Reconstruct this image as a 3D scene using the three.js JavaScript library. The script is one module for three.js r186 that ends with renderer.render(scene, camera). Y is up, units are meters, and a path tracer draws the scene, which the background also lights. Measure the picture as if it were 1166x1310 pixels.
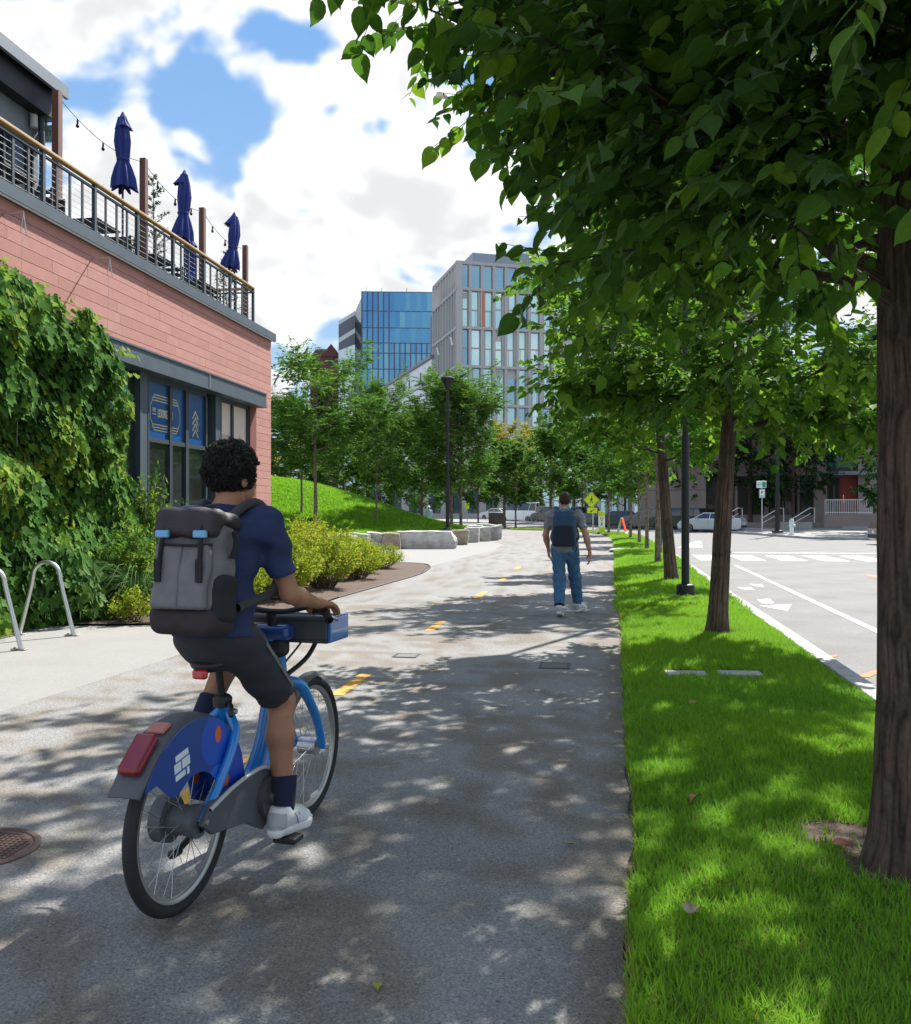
import * as THREE from 'three';
import { mergeGeometries } from 'three/addons/utils/BufferGeometryUtils.js';
import { RoundedBoxGeometry } from 'three/addons/geometries/RoundedBoxGeometry.js';

// ───────────── camera, sky, sun, exposure ─────────────
const scene = new THREE.Scene();
const FL = 1172, CX = 583, HY = 657, CAMH = 1.4;            // photograph: focal length, centre column, horizon row (pixels), eye height (m)
const TH = Math.atan(174 / FL), SN = Math.sin(TH), CS = Math.cos(TH);
const camera = new THREE.PerspectiveCamera(2 * Math.atan(655 / FL) * 180 / Math.PI, 911 / 1024, 0.1, 2000);
camera.position.set(0, CAMH, 0);
camera.rotation.order = 'YXZ';
camera.rotation.y = TH; camera.rotation.x = Math.atan(2 / FL);
const EXPO = 2.6, SKYK = 2.35;
const renderer = new THREE.WebGLRenderer({ antialias: true });
renderer.setSize(911, 1024);
renderer.toneMapping = THREE.LinearToneMapping;
renderer.toneMappingExposure = EXPO;
renderer.shadowMap.enabled = true;

const SUN_EL = 48 * Math.PI / 180, SUN_AZ = 22 * Math.PI / 180;  // azimuth measured from the path direction (-z) towards +x
const sunDir = new THREE.Vector3(Math.sin(SUN_AZ) * Math.cos(SUN_EL), Math.sin(SUN_EL), -Math.cos(SUN_AZ) * Math.cos(SUN_EL));
const sun = new THREE.DirectionalLight(new THREE.Color(1, 0.95, 0.88), 4.1);
sun.position.copy(sunDir).multiplyScalar(120); sun.castShadow = true; sun.shadow.radius = 1;
sun.shadow.mapSize.set(4096, 4096);
Object.assign(sun.shadow.camera, { left: -70, right: 70, top: 70, bottom: -70, near: 1, far: 300 });
scene.add(sun, sun.target);

// ───────────── random numbers and noise ─────────────
function RNG(seed) { let a = seed >>> 0; return () => { a = (a + 0x6D2B79F5) >>> 0; let t = a; t = Math.imul(t ^ (t >>> 15), t | 1); t ^= t + Math.imul(t ^ (t >>> 7), t | 61); return ((t ^ (t >>> 14)) >>> 0) / 4294967296; }; }
const clamp = (x, a = 0, b = 1) => x < a ? a : x > b ? b : x;
const lerp = (a, b, t) => a + (b - a) * t;
const smooth = (a, b, x) => { const t = clamp((x - a) / (b - a)); return t * t * (3 - 2 * t); };
function h3(x, y, z) { let h = Math.imul(x, 374761393) ^ Math.imul(y, 668265263) ^ Math.imul(z, 2147483647 ^ 1274126177); h = Math.imul(h ^ (h >>> 13), 1274126177); return ((h ^ (h >>> 16)) >>> 0) / 4294967296; }
function vn3(x, y, z) {
  const xi = Math.floor(x), yi = Math.floor(y), zi = Math.floor(z);
  let fx = x - xi, fy = y - yi, fz = z - zi; fx = fx * fx * (3 - 2 * fx); fy = fy * fy * (3 - 2 * fy); fz = fz * fz * (3 - 2 * fz);
  const L = (a, b, t) => a + (b - a) * t;
  return L(L(L(h3(xi, yi, zi), h3(xi + 1, yi, zi), fx), L(h3(xi, yi + 1, zi), h3(xi + 1, yi + 1, zi), fx), fy),
    L(L(h3(xi, yi, zi + 1), h3(xi + 1, yi, zi + 1), fx), L(h3(xi, yi + 1, zi + 1), h3(xi + 1, yi + 1, zi + 1), fx), fy), fz);
}
function fbm3(x, y, z, o = 5) { let s = 0, a = 0.5, n = 0; for (let i = 0; i < o; i++) { s += a * vn3(x, y, z); n += a; x = x * 2.03 + 17.1; y = y * 2.03 + 5.3; z = z * 2.03 + 9.7; a *= 0.5; } return s / n; }
// tiling 2-D noise: lattice of p cells across the tile
function tn(u, v, p, s = 0) {
  const x = u * p, y = v * p, xi = Math.floor(x), yi = Math.floor(y); let fx = x - xi, fy = y - yi; fx = fx * fx * (3 - 2 * fx); fy = fy * fy * (3 - 2 * fy);
  const m = (a) => ((a % p) + p) % p; const a = h3(m(xi), m(yi), s), b = h3(m(xi + 1), m(yi), s), c = h3(m(xi), m(yi + 1), s), d = h3(m(xi + 1), m(yi + 1), s);
  return a + (b - a) * fx + (c - a) * fy + (a - b - c + d) * fx * fy;
}
function tna(u, v, pu, pv, s) { const x = u * pu, y = v * pv, xi = Math.floor(x), yi = Math.floor(y); let fx = x - xi, fy = y - yi; fx = fx * fx * (3 - 2 * fx); fy = fy * fy * (3 - 2 * fy); const m = (a, p) => ((a % p) + p) % p, a = h3(m(xi, pu), m(yi, pv), s), b = h3(m(xi + 1, pu), m(yi, pv), s), c = h3(m(xi, pu), m(yi + 1, pv), s), d = h3(m(xi + 1, pu), m(yi + 1, pv), s); return a + (b - a) * fx + (c - a) * fy + (a - b - c + d) * fx * fy; }
function tfbm(u, v, p, o = 4, s = 0) { let r = 0, a = 0.5, n = 0; for (let i = 0; i < o; i++) { r += a * tn(u, v, p, s + i); n += a; p *= 2; a *= 0.5; } return r / n; }

// ───────────── pixels of the photograph to directions and places ─────────────
const G = (d) => d > 55 ? 0.012 * (d - 55) : 0;               // the street rises gently beyond 55 m
function ray(px, py) { const X = (px - CX) / FL; return new THREE.Vector3(X * CS - SN, (HY - py) / FL, -X * SN - CS); }
function at(px, py, depth) { return ray(px, py).multiplyScalar(depth).add(new THREE.Vector3(0, CAMH, 0)); }
function gp(px, py, off = 0) { const ry = (HY - py) / FL; let t = (off - CAMH) / ry; if (!(t > 0 && t < 55)) t = (CAMH + 0.66 - off) / (0.012 - ry); return at(px, py, t); }
function onX(px, py, x) { const r = ray(px, py); return at(px, py, x / r.x); }
const depthOf = (x, z) => -x * SN - z * CS;                    // distance along the viewing axis
const groundY = (x, z) => G(depthOf(x, z));
const camXZ = (X, D) => [X * CS - D * SN, -X * SN - D * CS];   // (right, ahead) in metres to world x, z

// ───────────── the sky ─────────────
{
  const W = 2048, H = 1024, data = new Float32Array(W * H * 4);
  const blob = (px, py, r, k) => { const d = ray(px, py).normalize(); return [d.x, d.y, d.z, r, k]; };
  // openings of blue between the clouds (direction, angular radius, strength)
  const gaps = [blob(70, 88, 0.035, 0.3), blob(120, 88, 0.05, 0.5), blob(200, 100, 0.06, 0.6), blob(260, 130, 0.06, 0.6), blob(315, 165, 0.06, 0.55), blob(300, 80, 0.05, 0.45), blob(350, 40, 0.05, 0.5), blob(435, 150, 0.045, 0.5), blob(390, 120, 0.03, 0.25),
    blob(385, 390, 0.06, 0.25), blob(430, 345, 0.04, 0.15)];
  const puffs = [blob(40, 25, 0.10, 0.4), blob(130, 15, 0.09, 0.4), blob(230, 20, 0.06, 0.35), blob(300, 10, 0.06, 0.3), blob(20, 110, 0.05, 0.3), blob(190, 185, 0.045, 0.4), blob(90, 150, 0.04, 0.35), blob(300, 250, 0.12, 0.45), blob(450, 240, 0.15, 0.45), blob(400, 40, 0.06, 0.35), blob(480, 90, 0.12, 0.4), blob(560, 320, 0.12, 0.3), blob(200, 330, 0.16, 0.35), blob(380, 300, 0.09, 0.3), blob(270, 165, 0.03, 0.25)];
  for (let j = 0; j < H; j++) {
    const el = ((j + 0.5) / H - 0.5) * Math.PI, y = Math.sin(el), cr = Math.cos(el);
    for (let i = 0; i < W; i++) {
      const az = ((i + 0.5) / W - 0.5) * 2 * Math.PI, x = Math.cos(az) * cr, z = Math.sin(az) * cr, o = (j * W + i) * 4;
      let r, g, b;
      if (y > -0.02) {
        const t = Math.pow(clamp(y / 0.75), 0.55);
        r = lerp(0.60, 0.11, t); g = lerp(0.80, 0.33, t); b = lerp(0.93, 0.77, t);
        const s = 1 / (Math.max(y, 0) + 0.35), qx = x * s * 2.6, qz = z * s * 2.6;
        const wx = fbm3(qx * 1.3, 3.1, qz * 1.3, 3) - 0.5, wz = fbm3(qx * 1.3 + 40, 7.7, qz * 1.3, 3) - 0.5;
        let c = 0.5 + (fbm3(qx * 3.6 + wx * 1.9, y * 9, qz * 3.6 + wz * 1.9, 7) - 0.5) * 2.3;
        let bias = -0.02;
        for (const q of gaps) { const a = Math.acos(clamp(x * q[0] + y * q[1] + z * q[2], -1, 1)) / q[3]; if (a < 2.5) bias -= q[4] * Math.exp(-a * a) * 0.78; }
        for (const q of puffs) { const a = Math.acos(clamp(x * q[0] + y * q[1] + z * q[2], -1, 1)) / q[3]; if (a < 2.5) bias += q[4] * Math.exp(-a * a) * 0.5; }
        c += bias;
        const cov = Math.pow(smooth(0.31, 0.65, c), 1.0), thick = smooth(0.56, 0.85, c);
        const d2 = fbm3(qx * 4.6 + 9, y * 6 + 4, qz * 3.1, 4);
        const lum = 1.06 - 0.22 * thick * smooth(0.36, 0.62, d2) - 0.06 * smooth(0.4, 0.7, d2);
        r = lerp(r, lum * 0.975, cov); g = lerp(g, lum * 0.99, cov); b = lerp(b, lum * 1.0, cov);
      } else { r = 0.22; g = 0.23; b = 0.24; }
      data[o] = r / SKYK; data[o + 1] = g / SKYK; data[o + 2] = b / SKYK; data[o + 3] = 1;
    }
  }
  const sky = new THREE.DataTexture(data, W, H, THREE.RGBAFormat, THREE.FloatType);
  sky.mapping = THREE.EquirectangularReflectionMapping; sky.magFilter = sky.minFilter = THREE.LinearFilter; sky.wrapS = THREE.RepeatWrapping; sky.needsUpdate = true;
  scene.background = sky; scene.environment = sky;
}

// ───────────── helpers: naming, geometry, materials ─────────────
const V = (x, y, z) => new THREE.Vector3(x, y, z);
const used = new Map();
function numbered(name) { const n = used.get(name) ?? 0; used.set(name, n + 1); return n ? `${name}_${String(n).padStart(3, '0')}` : name; }
function tag(o, label, category, group, kind) { o.userData.label = label; if (category) o.userData.category = category; if (group) o.userData.group = group; if (kind) o.userData.kind = kind; return o; }
function thing(name, label, category, pos = [0, 0, 0], turn = 0, group) { const o = new THREE.Group(); o.name = numbered(name); o.position.set(...pos); o.rotation.y = turn; scene.add(o); return tag(o, label, category, group); }
function dup(root, pos, turn, label, group) { const r = root.clone(); r.name = numbered(root.name.replace(/_\d{3}$/, '')); r.userData = { ...root.userData }; scene.add(r); r.position.set(...pos); r.rotation.y = turn; if (label) r.userData.label = label; if (group) r.userData.group = group; return r; }
function norm(g) {
  if (!g.index) { const n = g.attributes.position.count, a = new Uint32Array(n); for (let i = 0; i < n; i++) a[i] = i; g.setIndex(new THREE.BufferAttribute(a, 1)); }
  if (!g.attributes.normal) g.computeVertexNormals();
  if (!g.attributes.uv) g.setAttribute('uv', new THREE.BufferAttribute(new Float32Array(g.attributes.position.count * 2), 2));
  for (const k of Object.keys(g.attributes)) if (!['position', 'normal', 'uv', 'color'].includes(k)) g.deleteAttribute(k);
  g.morphAttributes = {};
  return g;
}
function join(gs) { gs = (Array.isArray(gs) ? gs : [gs]).map(norm); if (gs.length === 1) return gs[0]; const anyC = gs.some((g) => g.attributes.color); if (anyC) for (const g of gs) if (!g.attributes.color) g.setAttribute('color', new THREE.BufferAttribute(new Float32Array(g.attributes.position.count * 3).fill(1), 3)); return mergeGeometries(gs, false); }
function obj(name, gs, mat, parent = scene) { const m = new THREE.Mesh(join(gs), mat); m.name = parent === scene ? numbered(name) : name; m.castShadow = m.receiveShadow = true; parent.add(m); return m; }
function struct(name, gs, mat, label, parent = scene) { const m = obj(name, gs, mat, parent); m.userData.kind = 'structure'; if (label) m.userData.label = label; return m; }
// uv in metres from the dominant direction of each face
function muv(g, s = 1) {
  g = g.index ? g.toNonIndexed() : g; g.computeVertexNormals(); const p = g.attributes.position, n = g.attributes.normal, uv = new Float32Array(p.count * 2);
  for (let i = 0; i < p.count; i += 3) {
    const a = V(0, 0, 0); for (let k = 0; k < 3; k++) a.add(V(n.getX(i + k), n.getY(i + k), n.getZ(i + k)));
    const ax = Math.abs(a.x), ay = Math.abs(a.y), az = Math.abs(a.z);
    for (let k = 0; k < 3; k++) { const x = p.getX(i + k), y = p.getY(i + k), z = p.getZ(i + k); let u, v; if (ay > ax && ay > az) { u = x; v = z; } else if (ax > az) { u = z; v = y; } else { u = x; v = y; } uv[(i + k) * 2] = u * s; uv[(i + k) * 2 + 1] = v * s; }
  }
  g.setAttribute('uv', new THREE.BufferAttribute(uv, 2)); return g;
}
function bx(w, h, d, x = 0, y = 0, z = 0, ry = 0, rx = 0, rz = 0) { const g = new THREE.BoxGeometry(w, h, d); if (rx) g.rotateX(rx); if (rz) g.rotateZ(rz); if (ry) g.rotateY(ry); g.translate(x, y, z); return g; }
function rbx(w, h, d, r, x = 0, y = 0, z = 0, ry = 0, rx = 0, rz = 0, seg = 2) { const g = new RoundedBoxGeometry(w, h, d, seg, Math.min(r, w / 2.01, h / 2.01, d / 2.01)); if (rx) g.rotateX(rx); if (rz) g.rotateZ(rz); if (ry) g.rotateY(ry); g.translate(x, y, z); return g; }
function box2(x0, x1, y0, y1, z0, z1) { return bx(Math.abs(x1 - x0), Math.abs(y1 - y0), Math.abs(z1 - z0), (x0 + x1) / 2, (y0 + y1) / 2, (z0 + z1) / 2); }
function cyl(r0, r1, h, x = 0, y = 0, z = 0, seg = 16, open = false) { const g = new THREE.CylinderGeometry(r1, r0, h, seg, 1, open); g.translate(x, y + h / 2, z); return g; }
function sph(r, x = 0, y = 0, z = 0, sx = 1, sy = 1, sz = 1, a = 16, b = 12) { const g = new THREE.SphereGeometry(r, a, b); g.scale(sx, sy, sz); g.translate(x, y, z); return g; }
function lathe(pts, x = 0, y = 0, z = 0, seg = 24) { const g = new THREE.LatheGeometry(pts.map((p) => new THREE.Vector2(p[0], p[1])), seg); g.translate(x, y, z); return g; }
// tapered tube through points; rad = number or function of 0..1
function tube(pts, rad, seg = 8, n = 0, cap = true, closed = false) {
  pts = pts.map((p) => p.isVector3 ? p : V(...p));
  const f = typeof rad === 'function' ? rad : () => rad;
  let P = pts;
  if (n > 0) { const c = new THREE.CatmullRomCurve3(pts, closed, 'centripetal'); P = []; for (let i = 0; i <= n; i++) P.push(c.getPoint(i / n)); }
  const m = P.length, pos = [], nor = [], uv = [], idx = []; let N = V(0, 0, 0), len = 0;
  for (let i = 0; i < m; i++) {
    const T = closed && (i === 0 || i === m - 1) ? P[1].clone().sub(P[m - 2]) : P[Math.min(i + 1, m - 1)].clone().sub(P[Math.max(i - 1, 0)]); T.normalize();
    if (i === 0) { N.set(0, 1, 0); if (Math.abs(T.y) > 0.9) N.set(1, 0, 0); } else len += P[i].distanceTo(P[i - 1]);
    N.addScaledVector(T, -N.dot(T)).normalize(); const B = T.clone().cross(N), r = f(m > 1 ? i / (m - 1) : 0);
    for (let k = 0; k <= seg; k++) { const a = k / seg * 2 * Math.PI, c = Math.cos(a), s = Math.sin(a), nx = N.x * c + B.x * s, ny = N.y * c + B.y * s, nz = N.z * c + B.z * s; pos.push(P[i].x + nx * r, P[i].y + ny * r, P[i].z + nz * r); nor.push(nx, ny, nz); uv.push(k / seg, len); }
  }
  for (let i = 0; i < m - 1; i++) for (let k = 0; k < seg; k++) { const a = i * (seg + 1) + k, b = a + seg + 1; idx.push(a, a + 1, b, b, a + 1, b + 1); }
  if (cap && !closed) for (const e of [0, m - 1]) { const c = pos.length / 3, T = P[Math.min(e + 1, m - 1)].clone().sub(P[Math.max(e - 1, 0)]).normalize().multiplyScalar(e ? 1 : -1); pos.push(P[e].x, P[e].y, P[e].z); nor.push(T.x, T.y, T.z); uv.push(0.5, 0.5); const o = e * (seg + 1); for (let k = 0; k < seg; k++) e ? idx.push(c, o + k + 1, o + k) : idx.push(c, o + k, o + k + 1); }
  const g = new THREE.BufferGeometry(); g.setAttribute('position', new THREE.Float32BufferAttribute(pos, 3)); g.setAttribute('normal', new THREE.Float32BufferAttribute(nor, 3)); g.setAttribute('uv', new THREE.Float32BufferAttribute(uv, 2)); g.setIndex(idx); return g;
}
const bar = (a, b, r, seg = 6) => tube([a, b], r, seg);
function prism(outline, depth, bevel = 0, seg = 2) { const s = new THREE.Shape(outline.map((p) => new THREE.Vector2(p[0], p[1]))); return new THREE.ExtrudeGeometry(s, { depth, bevelEnabled: bevel > 0, bevelSize: bevel, bevelThickness: bevel, bevelSegments: seg, curveSegments: 6 }); }
// ground sheets: polygon in world (x, z), split where the street begins to rise
function halfPlane(poly, keepNear) { const d = (p) => (depthOf(p[0], p[1]) - 55) * (keepNear ? 1 : -1), out = []; for (let i = 0; i < poly.length; i++) { const a = poly[i], b = poly[(i + 1) % poly.length], da = d(a), db = d(b); if (da <= 0) out.push(a); if ((da < 0 && db > 0) || (da > 0 && db < 0)) { const t = da / (da - db); out.push([a[0] + (b[0] - a[0]) * t, a[1] + (b[1] - a[1]) * t]); } } return out; }
function sheet(poly, off, uvS = 1) {
  const pos = [], uv = [], idx = [];
  for (const near of [true, false]) {
    const q = halfPlane(poly, near); if (q.length < 3) continue;
    const v2 = q.map((p) => new THREE.Vector2(p[0], p[1])), base = pos.length / 3;
    for (const p of q) { pos.push(p[0], off + groundY(p[0], p[1]), p[1]); uv.push(p[0] * uvS, p[1] * uvS); }
    const cw = THREE.ShapeUtils.isClockWise(v2);
    for (const f of THREE.ShapeUtils.triangulateShape(v2, [])) cw ? idx.push(base + f[0], base + f[1], base + f[2]) : idx.push(base + f[0], base + f[2], base + f[1]);
  }
  const g = new THREE.BufferGeometry(); g.setAttribute('position', new THREE.Float32BufferAttribute(pos, 3)); g.setAttribute('uv', new THREE.Float32BufferAttribute(uv, 2)); g.setIndex(idx); g.computeVertexNormals();
  const n = g.attributes.normal; let s = 0; for (let i = 0; i < n.count; i++) s += n.getY(i); if (s < 0) { const a = g.index.array; for (let i = 0; i < a.length; i += 3) { const t = a[i + 1]; a[i + 1] = a[i + 2]; a[i + 2] = t; } g.computeVertexNormals(); }
  return g;
}
function texture(n, fn, srgb = true, m = n) { const d = new Uint8Array(n * m * 4); for (let j = 0; j < m; j++) for (let i = 0; i < n; i++) { const c = fn(i / n, j / m), o = (j * n + i) * 4; if (typeof c === 'number') d[o] = d[o + 1] = d[o + 2] = clamp(c) * 255; else { d[o] = clamp(c[0]) * 255; d[o + 1] = clamp(c[1]) * 255; d[o + 2] = clamp(c[2]) * 255; } d[o + 3] = 255; } const t = new THREE.DataTexture(d, n, m); t.wrapS = t.wrapT = THREE.RepeatWrapping; t.magFilter = THREE.LinearFilter; t.minFilter = THREE.LinearMipmapLinearFilter; t.generateMipmaps = true; if (srgb) t.colorSpace = THREE.SRGBColorSpace; t.needsUpdate = true; return t; }
const rep = (t, x, y = x) => { const c = t.clone(); c.repeat.set(x, y); c.needsUpdate = true; return c; };
const s2 = (l) => Math.pow(clamp(l), 1 / 2.2);                  // linear reflectance to texture value
const L = (r, g, b) => new THREE.Color().setRGB(r, g, b);
const std = (r, g, b, rough = 0.8, o = {}) => new THREE.MeshStandardMaterial({ color: L(r, g, b), roughness: rough, side: THREE.DoubleSide, ...o });
const phy = (r, g, b, rough = 0.8, o = {}) => new THREE.MeshPhysicalMaterial({ color: L(r, g, b), roughness: rough, side: THREE.DoubleSide, ...o });
function canvasTex(w, h, draw) { const c = document.createElement('canvas'); c.width = w; c.height = h; draw(c.getContext('2d'), w, h); const t = new THREE.CanvasTexture(c); t.colorSpace = THREE.SRGBColorSpace; t.anisotropy = 8; return t; }
// colour variants of grain, and fine relief shared by painted and moulded surfaces
const grainBump = texture(256, (u, v) => 0.5 * tfbm(u, v, 32, 3, 71) + 0.5 * tfbm(u, v, 8, 3, 72), false);
const patchTex = (r, g, b, amt, p = 6, seed = 5) => texture(256, (u, v) => { const k = 1 + amt * (tfbm(u, v, p, 5, seed) - 0.5) * 2 + amt * 0.5 * (tfbm(u, v, 64, 2, seed + 9) - 0.5); return [s2(r * k), s2(g * k), s2(b * k)]; });

const M = {
  blackMetal: std(0.016, 0.017, 0.02, 0.5, { metalness: 0.3 }),
  darkSteel: std(0.035, 0.05, 0.065, 0.55, { bumpMap: grainBump, bumpScale: 0.0004 }),
  galv: std(0.5, 0.51, 0.52, 0.38, { metalness: 0.85 }),
  white: std(0.75, 0.75, 0.73, 0.6),
  concrete: std(1, 1, 1, 0.9, { map: patchTex(0.36, 0.355, 0.34, 0.12) }),
  rubber: std(0.02, 0.02, 0.021, 0.85),
  chrome: std(0.6, 0.6, 0.62, 0.2, { metalness: 1 }),
  glassDark: std(0.02, 0.026, 0.03, 0.06, { metalness: 0.1 }),
};

// ───────────── ground, path, verge, street ─────────────
const table = (rows) => (z) => { const d = -z; if (d <= rows[0][0]) return rows[0][1]; for (let i = 1; i < rows.length; i++) if (d <= rows[i][0]) { const [a, p] = rows[i - 1], [b, q] = rows[i], t = (d - a) / (b - a); return lerp(p, q, t); } return rows[rows.length - 1][1]; };
const pathR = table([[-10, 0.02], [1, 0.05], [2.5, 0.09], [3.4, 0.13], [4.1, 0.18], [5.2, 0.19], [6.9, 0.23], [11.6, 0.35], [20, 0.55], [26.4, 0.70], [45, 1.12], [55, 1.1], [60, 0.7], [64, -0.6], [67, -2.5], [70, -7]]);
const pathL = table([[-10, -4.2], [6, -4.14], [8.2, -4.05], [14.7, -4.15], [20.7, -3.9], [24, -4.25], [35, -3.7], [42, -4.0], [50, -6], [60, -8], [70, -14]]);
const kerbX = table([[-10, 1.95], [6.8, 2.02], [8.6, 2.06], [11, 2.12], [15.4, 2.2], [19.9, 2.33], [30, 2.6], [45, 2.85], [56, 2.9]]);
const asphaltTex = texture(1024, (u, v) => {
  const a = tn(u, v, 300, 1), b = tn(u, v, 420, 2), c = tfbm(u, v, 5, 5, 3), s = a > 0.8 ? (a - 0.8) * 2.6 : a < 0.2 ? -(0.2 - a) * 1.8 : 0, k = 0.215 * (0.86 + 0.28 * c + 0.75 * (b - 0.5) + s * 1.5);
  return [s2(k * 1.01), s2(k), s2(k * 0.98)];
});
const asphaltBump = texture(1024, (u, v) => 0.6 * tn(u, v, 300, 1) + 0.4 * tn(u, v, 420, 2), false);
const roadTex = texture(512, (u, v) => { const k = 0.165 * (0.78 + 0.44 * tfbm(u, v, 3, 6, 13) + 0.3 * (tn(u, v, 200, 14) - 0.5)); return [s2(k), s2(k), s2(k * 0.98)]; });
const slabTex = texture(512, (u, v) => { const n = tn(u, v, 170, 24), k = 0.25 * (0.93 + 0.14 * tfbm(u, v, 4, 5, 23) + (n > 0.82 ? 0.16 : n < 0.14 ? -0.2 : 0)); return [s2(k), s2(k * 0.985), s2(k * 0.95)]; });
const soilTex = texture(512, (u, v) => { const n = tfbm(u, v, 24, 4, 31), c = tn(u, v, 120, 35), k = 0.5 + 0.6 * n + 0.7 * (c - 0.5); return [s2(0.115 * k), s2(0.075 * k), s2(0.056 * k)]; });
const turfTex = texture(512, (u, v) => { const n = tfbm(u, v, 16, 5, 41), k = 0.5 + n; return [s2(0.075 * k), s2(0.17 * k), s2(0.014 * k)]; });
const MG = {
  asphalt: std(1, 1, 1, 0.93, { map: rep(asphaltTex, 0.5), bumpMap: rep(asphaltBump, 0.5), bumpScale: 0.004, vertexColors: true }),
  patch: std(1.18, 1.12, 1.06, 0.93, { map: rep(asphaltTex, 0.5), bumpMap: rep(asphaltBump, 0.5), bumpScale: 0.003 }),
  road: std(1, 1, 1, 0.92, { map: rep(roadTex, 0.4), bumpMap: rep(asphaltBump, 0.5), bumpScale: 0.003 }),
  slab: std(1, 1, 1, 0.92, { map: rep(slabTex, 0.6), bumpMap: rep(asphaltBump, 0.6), bumpScale: 0.0015 }),
  kerb: std(1, 1, 1, 0.85, { map: rep(patchTex(0.36, 0.355, 0.345, 0.3, 24, 44), 1) }),
  soil: std(1, 1, 1, 1, { map: rep(soilTex, 0.8), bumpMap: rep(soilTex, 0.8), bumpScale: 0.03 }),
  turf: std(1, 1, 1, 1, { map: rep(turfTex, 0.7) }),
  yellow: std(1, 1, 1, 0.8, { map: texture(256, (u, v) => { const w = tfbm(u, v, 12, 5, 51), k = w < 0.36 ? 0.6 : 0.9 + 0.2 * w; return [s2(0.62 * k), s2(0.33 * k), s2(0.045 * k + (w < 0.36 ? 0.05 : 0))]; }), bumpMap: asphaltBump, bumpScale: 0.002 }),
  whitePaint: std(1, 1, 1, 0.8, { map: texture(256, (u, v) => { const w = tfbm(u, v, 10, 5, 55), k = w < 0.42 ? 0.25 : 0.4 + 0.25 * (w - 0.4); return [s2(k), s2(k), s2(k * 0.97)]; }) }),
  orangePaint: std(0.55, 0.2, 0.09, 0.9),
};
// the street and everything under the rest
const quadC = (X0, X1, D0, D1) => [camXZ(X0, D0), camXZ(X1, D0), camXZ(X1, D1), camXZ(X0, D1)];
const roadG = [sheet(quadC(-160, 160, -40, 115), -0.12)];
{ const far = sheet(quadC(-600, 600, 115, 900), 0); const p = far.attributes.position; for (let i = 0; i < p.count; i++) p.setY(i, G(115) - 0.12); roadG.push(far); }
const road = struct('road', roadG, MG.road, 'pale grey asphalt street with a bike lane');

// the path: a fine strip so that stains and dusty edges can vary over it
const zs = []; for (let z = 7; z > -69.5;) { zs.push(z); z -= z > -14 ? 0.16 : 0.8; } zs.push(-69.5);
function strip(xa, xb, cols, off, color) {
  const pos = [], uv = [], col = [], idx = [];
  zs.forEach((z) => { const a = xa(z), b = xb(z); for (let k = 0; k <= cols; k++) { const x = lerp(a, b, k / cols); pos.push(x, off + groundY(x, z), z); uv.push(x, z); if (color) col.push(...color(x, z, x - a, b - x)); } });
  for (let i = 0; i < zs.length - 1; i++) for (let k = 0; k < cols; k++) { const a = i * (cols + 1) + k, b = a + cols + 1; idx.push(a, a + 1, b, b, a + 1, b + 1); }
  const g = new THREE.BufferGeometry(); g.setAttribute('position', new THREE.Float32BufferAttribute(pos, 3)); g.setAttribute('uv', new THREE.Float32BufferAttribute(uv, 2)); if (color) g.setAttribute('color', new THREE.Float32BufferAttribute(col, 3)); g.setIndex(idx); g.computeVertexNormals(); return g;
}
const path = struct('path', strip(pathL, (z) => pathR(z) + 0.012 * Math.sin(z * 9) + 0.02 * (fbm3(1, 2, z * 2.5, 3) - 0.5), 40, 0, (x, z, dl, dr) => {
  const n = fbm3(x * 0.7, 1, z * 0.45, 4), f = fbm3(x * 5, 4, z * 5, 4), k = 0.93 + 0.14 * n;
  const litter = smooth(0.48, 0.64, f + 0.32 * Math.exp(-dr * dr / 0.012));          // soil and crumbs kicked onto the edge, in clots
  return [k * lerp(1, 0.72, litter * 0.8), k * lerp(1, 0.62, litter * 0.8), k * lerp(1, 0.5, litter * 0.8)];
}), MG.asphalt, 'grey asphalt shared path with a dashed yellow centre line');
struct('soil_edge', strip((z) => pathR(z) - 0.06, (z) => pathR(z) + 0.14, 4, -0.006), MG.soil, 'narrow line of bare soil between path and grass');
// yellow dashes
for (const [a, b] of [[[190, 1044], [322, 970]], [[428, 890], [482, 863]], [[549, 807], [578, 795]], [[611, 766], [632, 757]], [[646, 743], [657, 738]], [[664, 728], [671, 725]]]) {
  const p = gp(...a), q = gp(...b), z0 = p.z, z1 = q.z, x0 = lerp(p.x, q.x, 0.5) + 0.0, dx = (q.x - p.x) * 0.0;
  const xm = (-1.98 + x0) / 2;
  const g = sheet([[xm - 0.055 - dx, z0], [xm + 0.055 - dx, z0], [xm + 0.055, z1], [xm - 0.055, z1]], 0.004, 3); const d = obj('lane_dash', g, MG.yellow, path); d.userData.label = 'yellow dash of the centre line';
}
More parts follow.
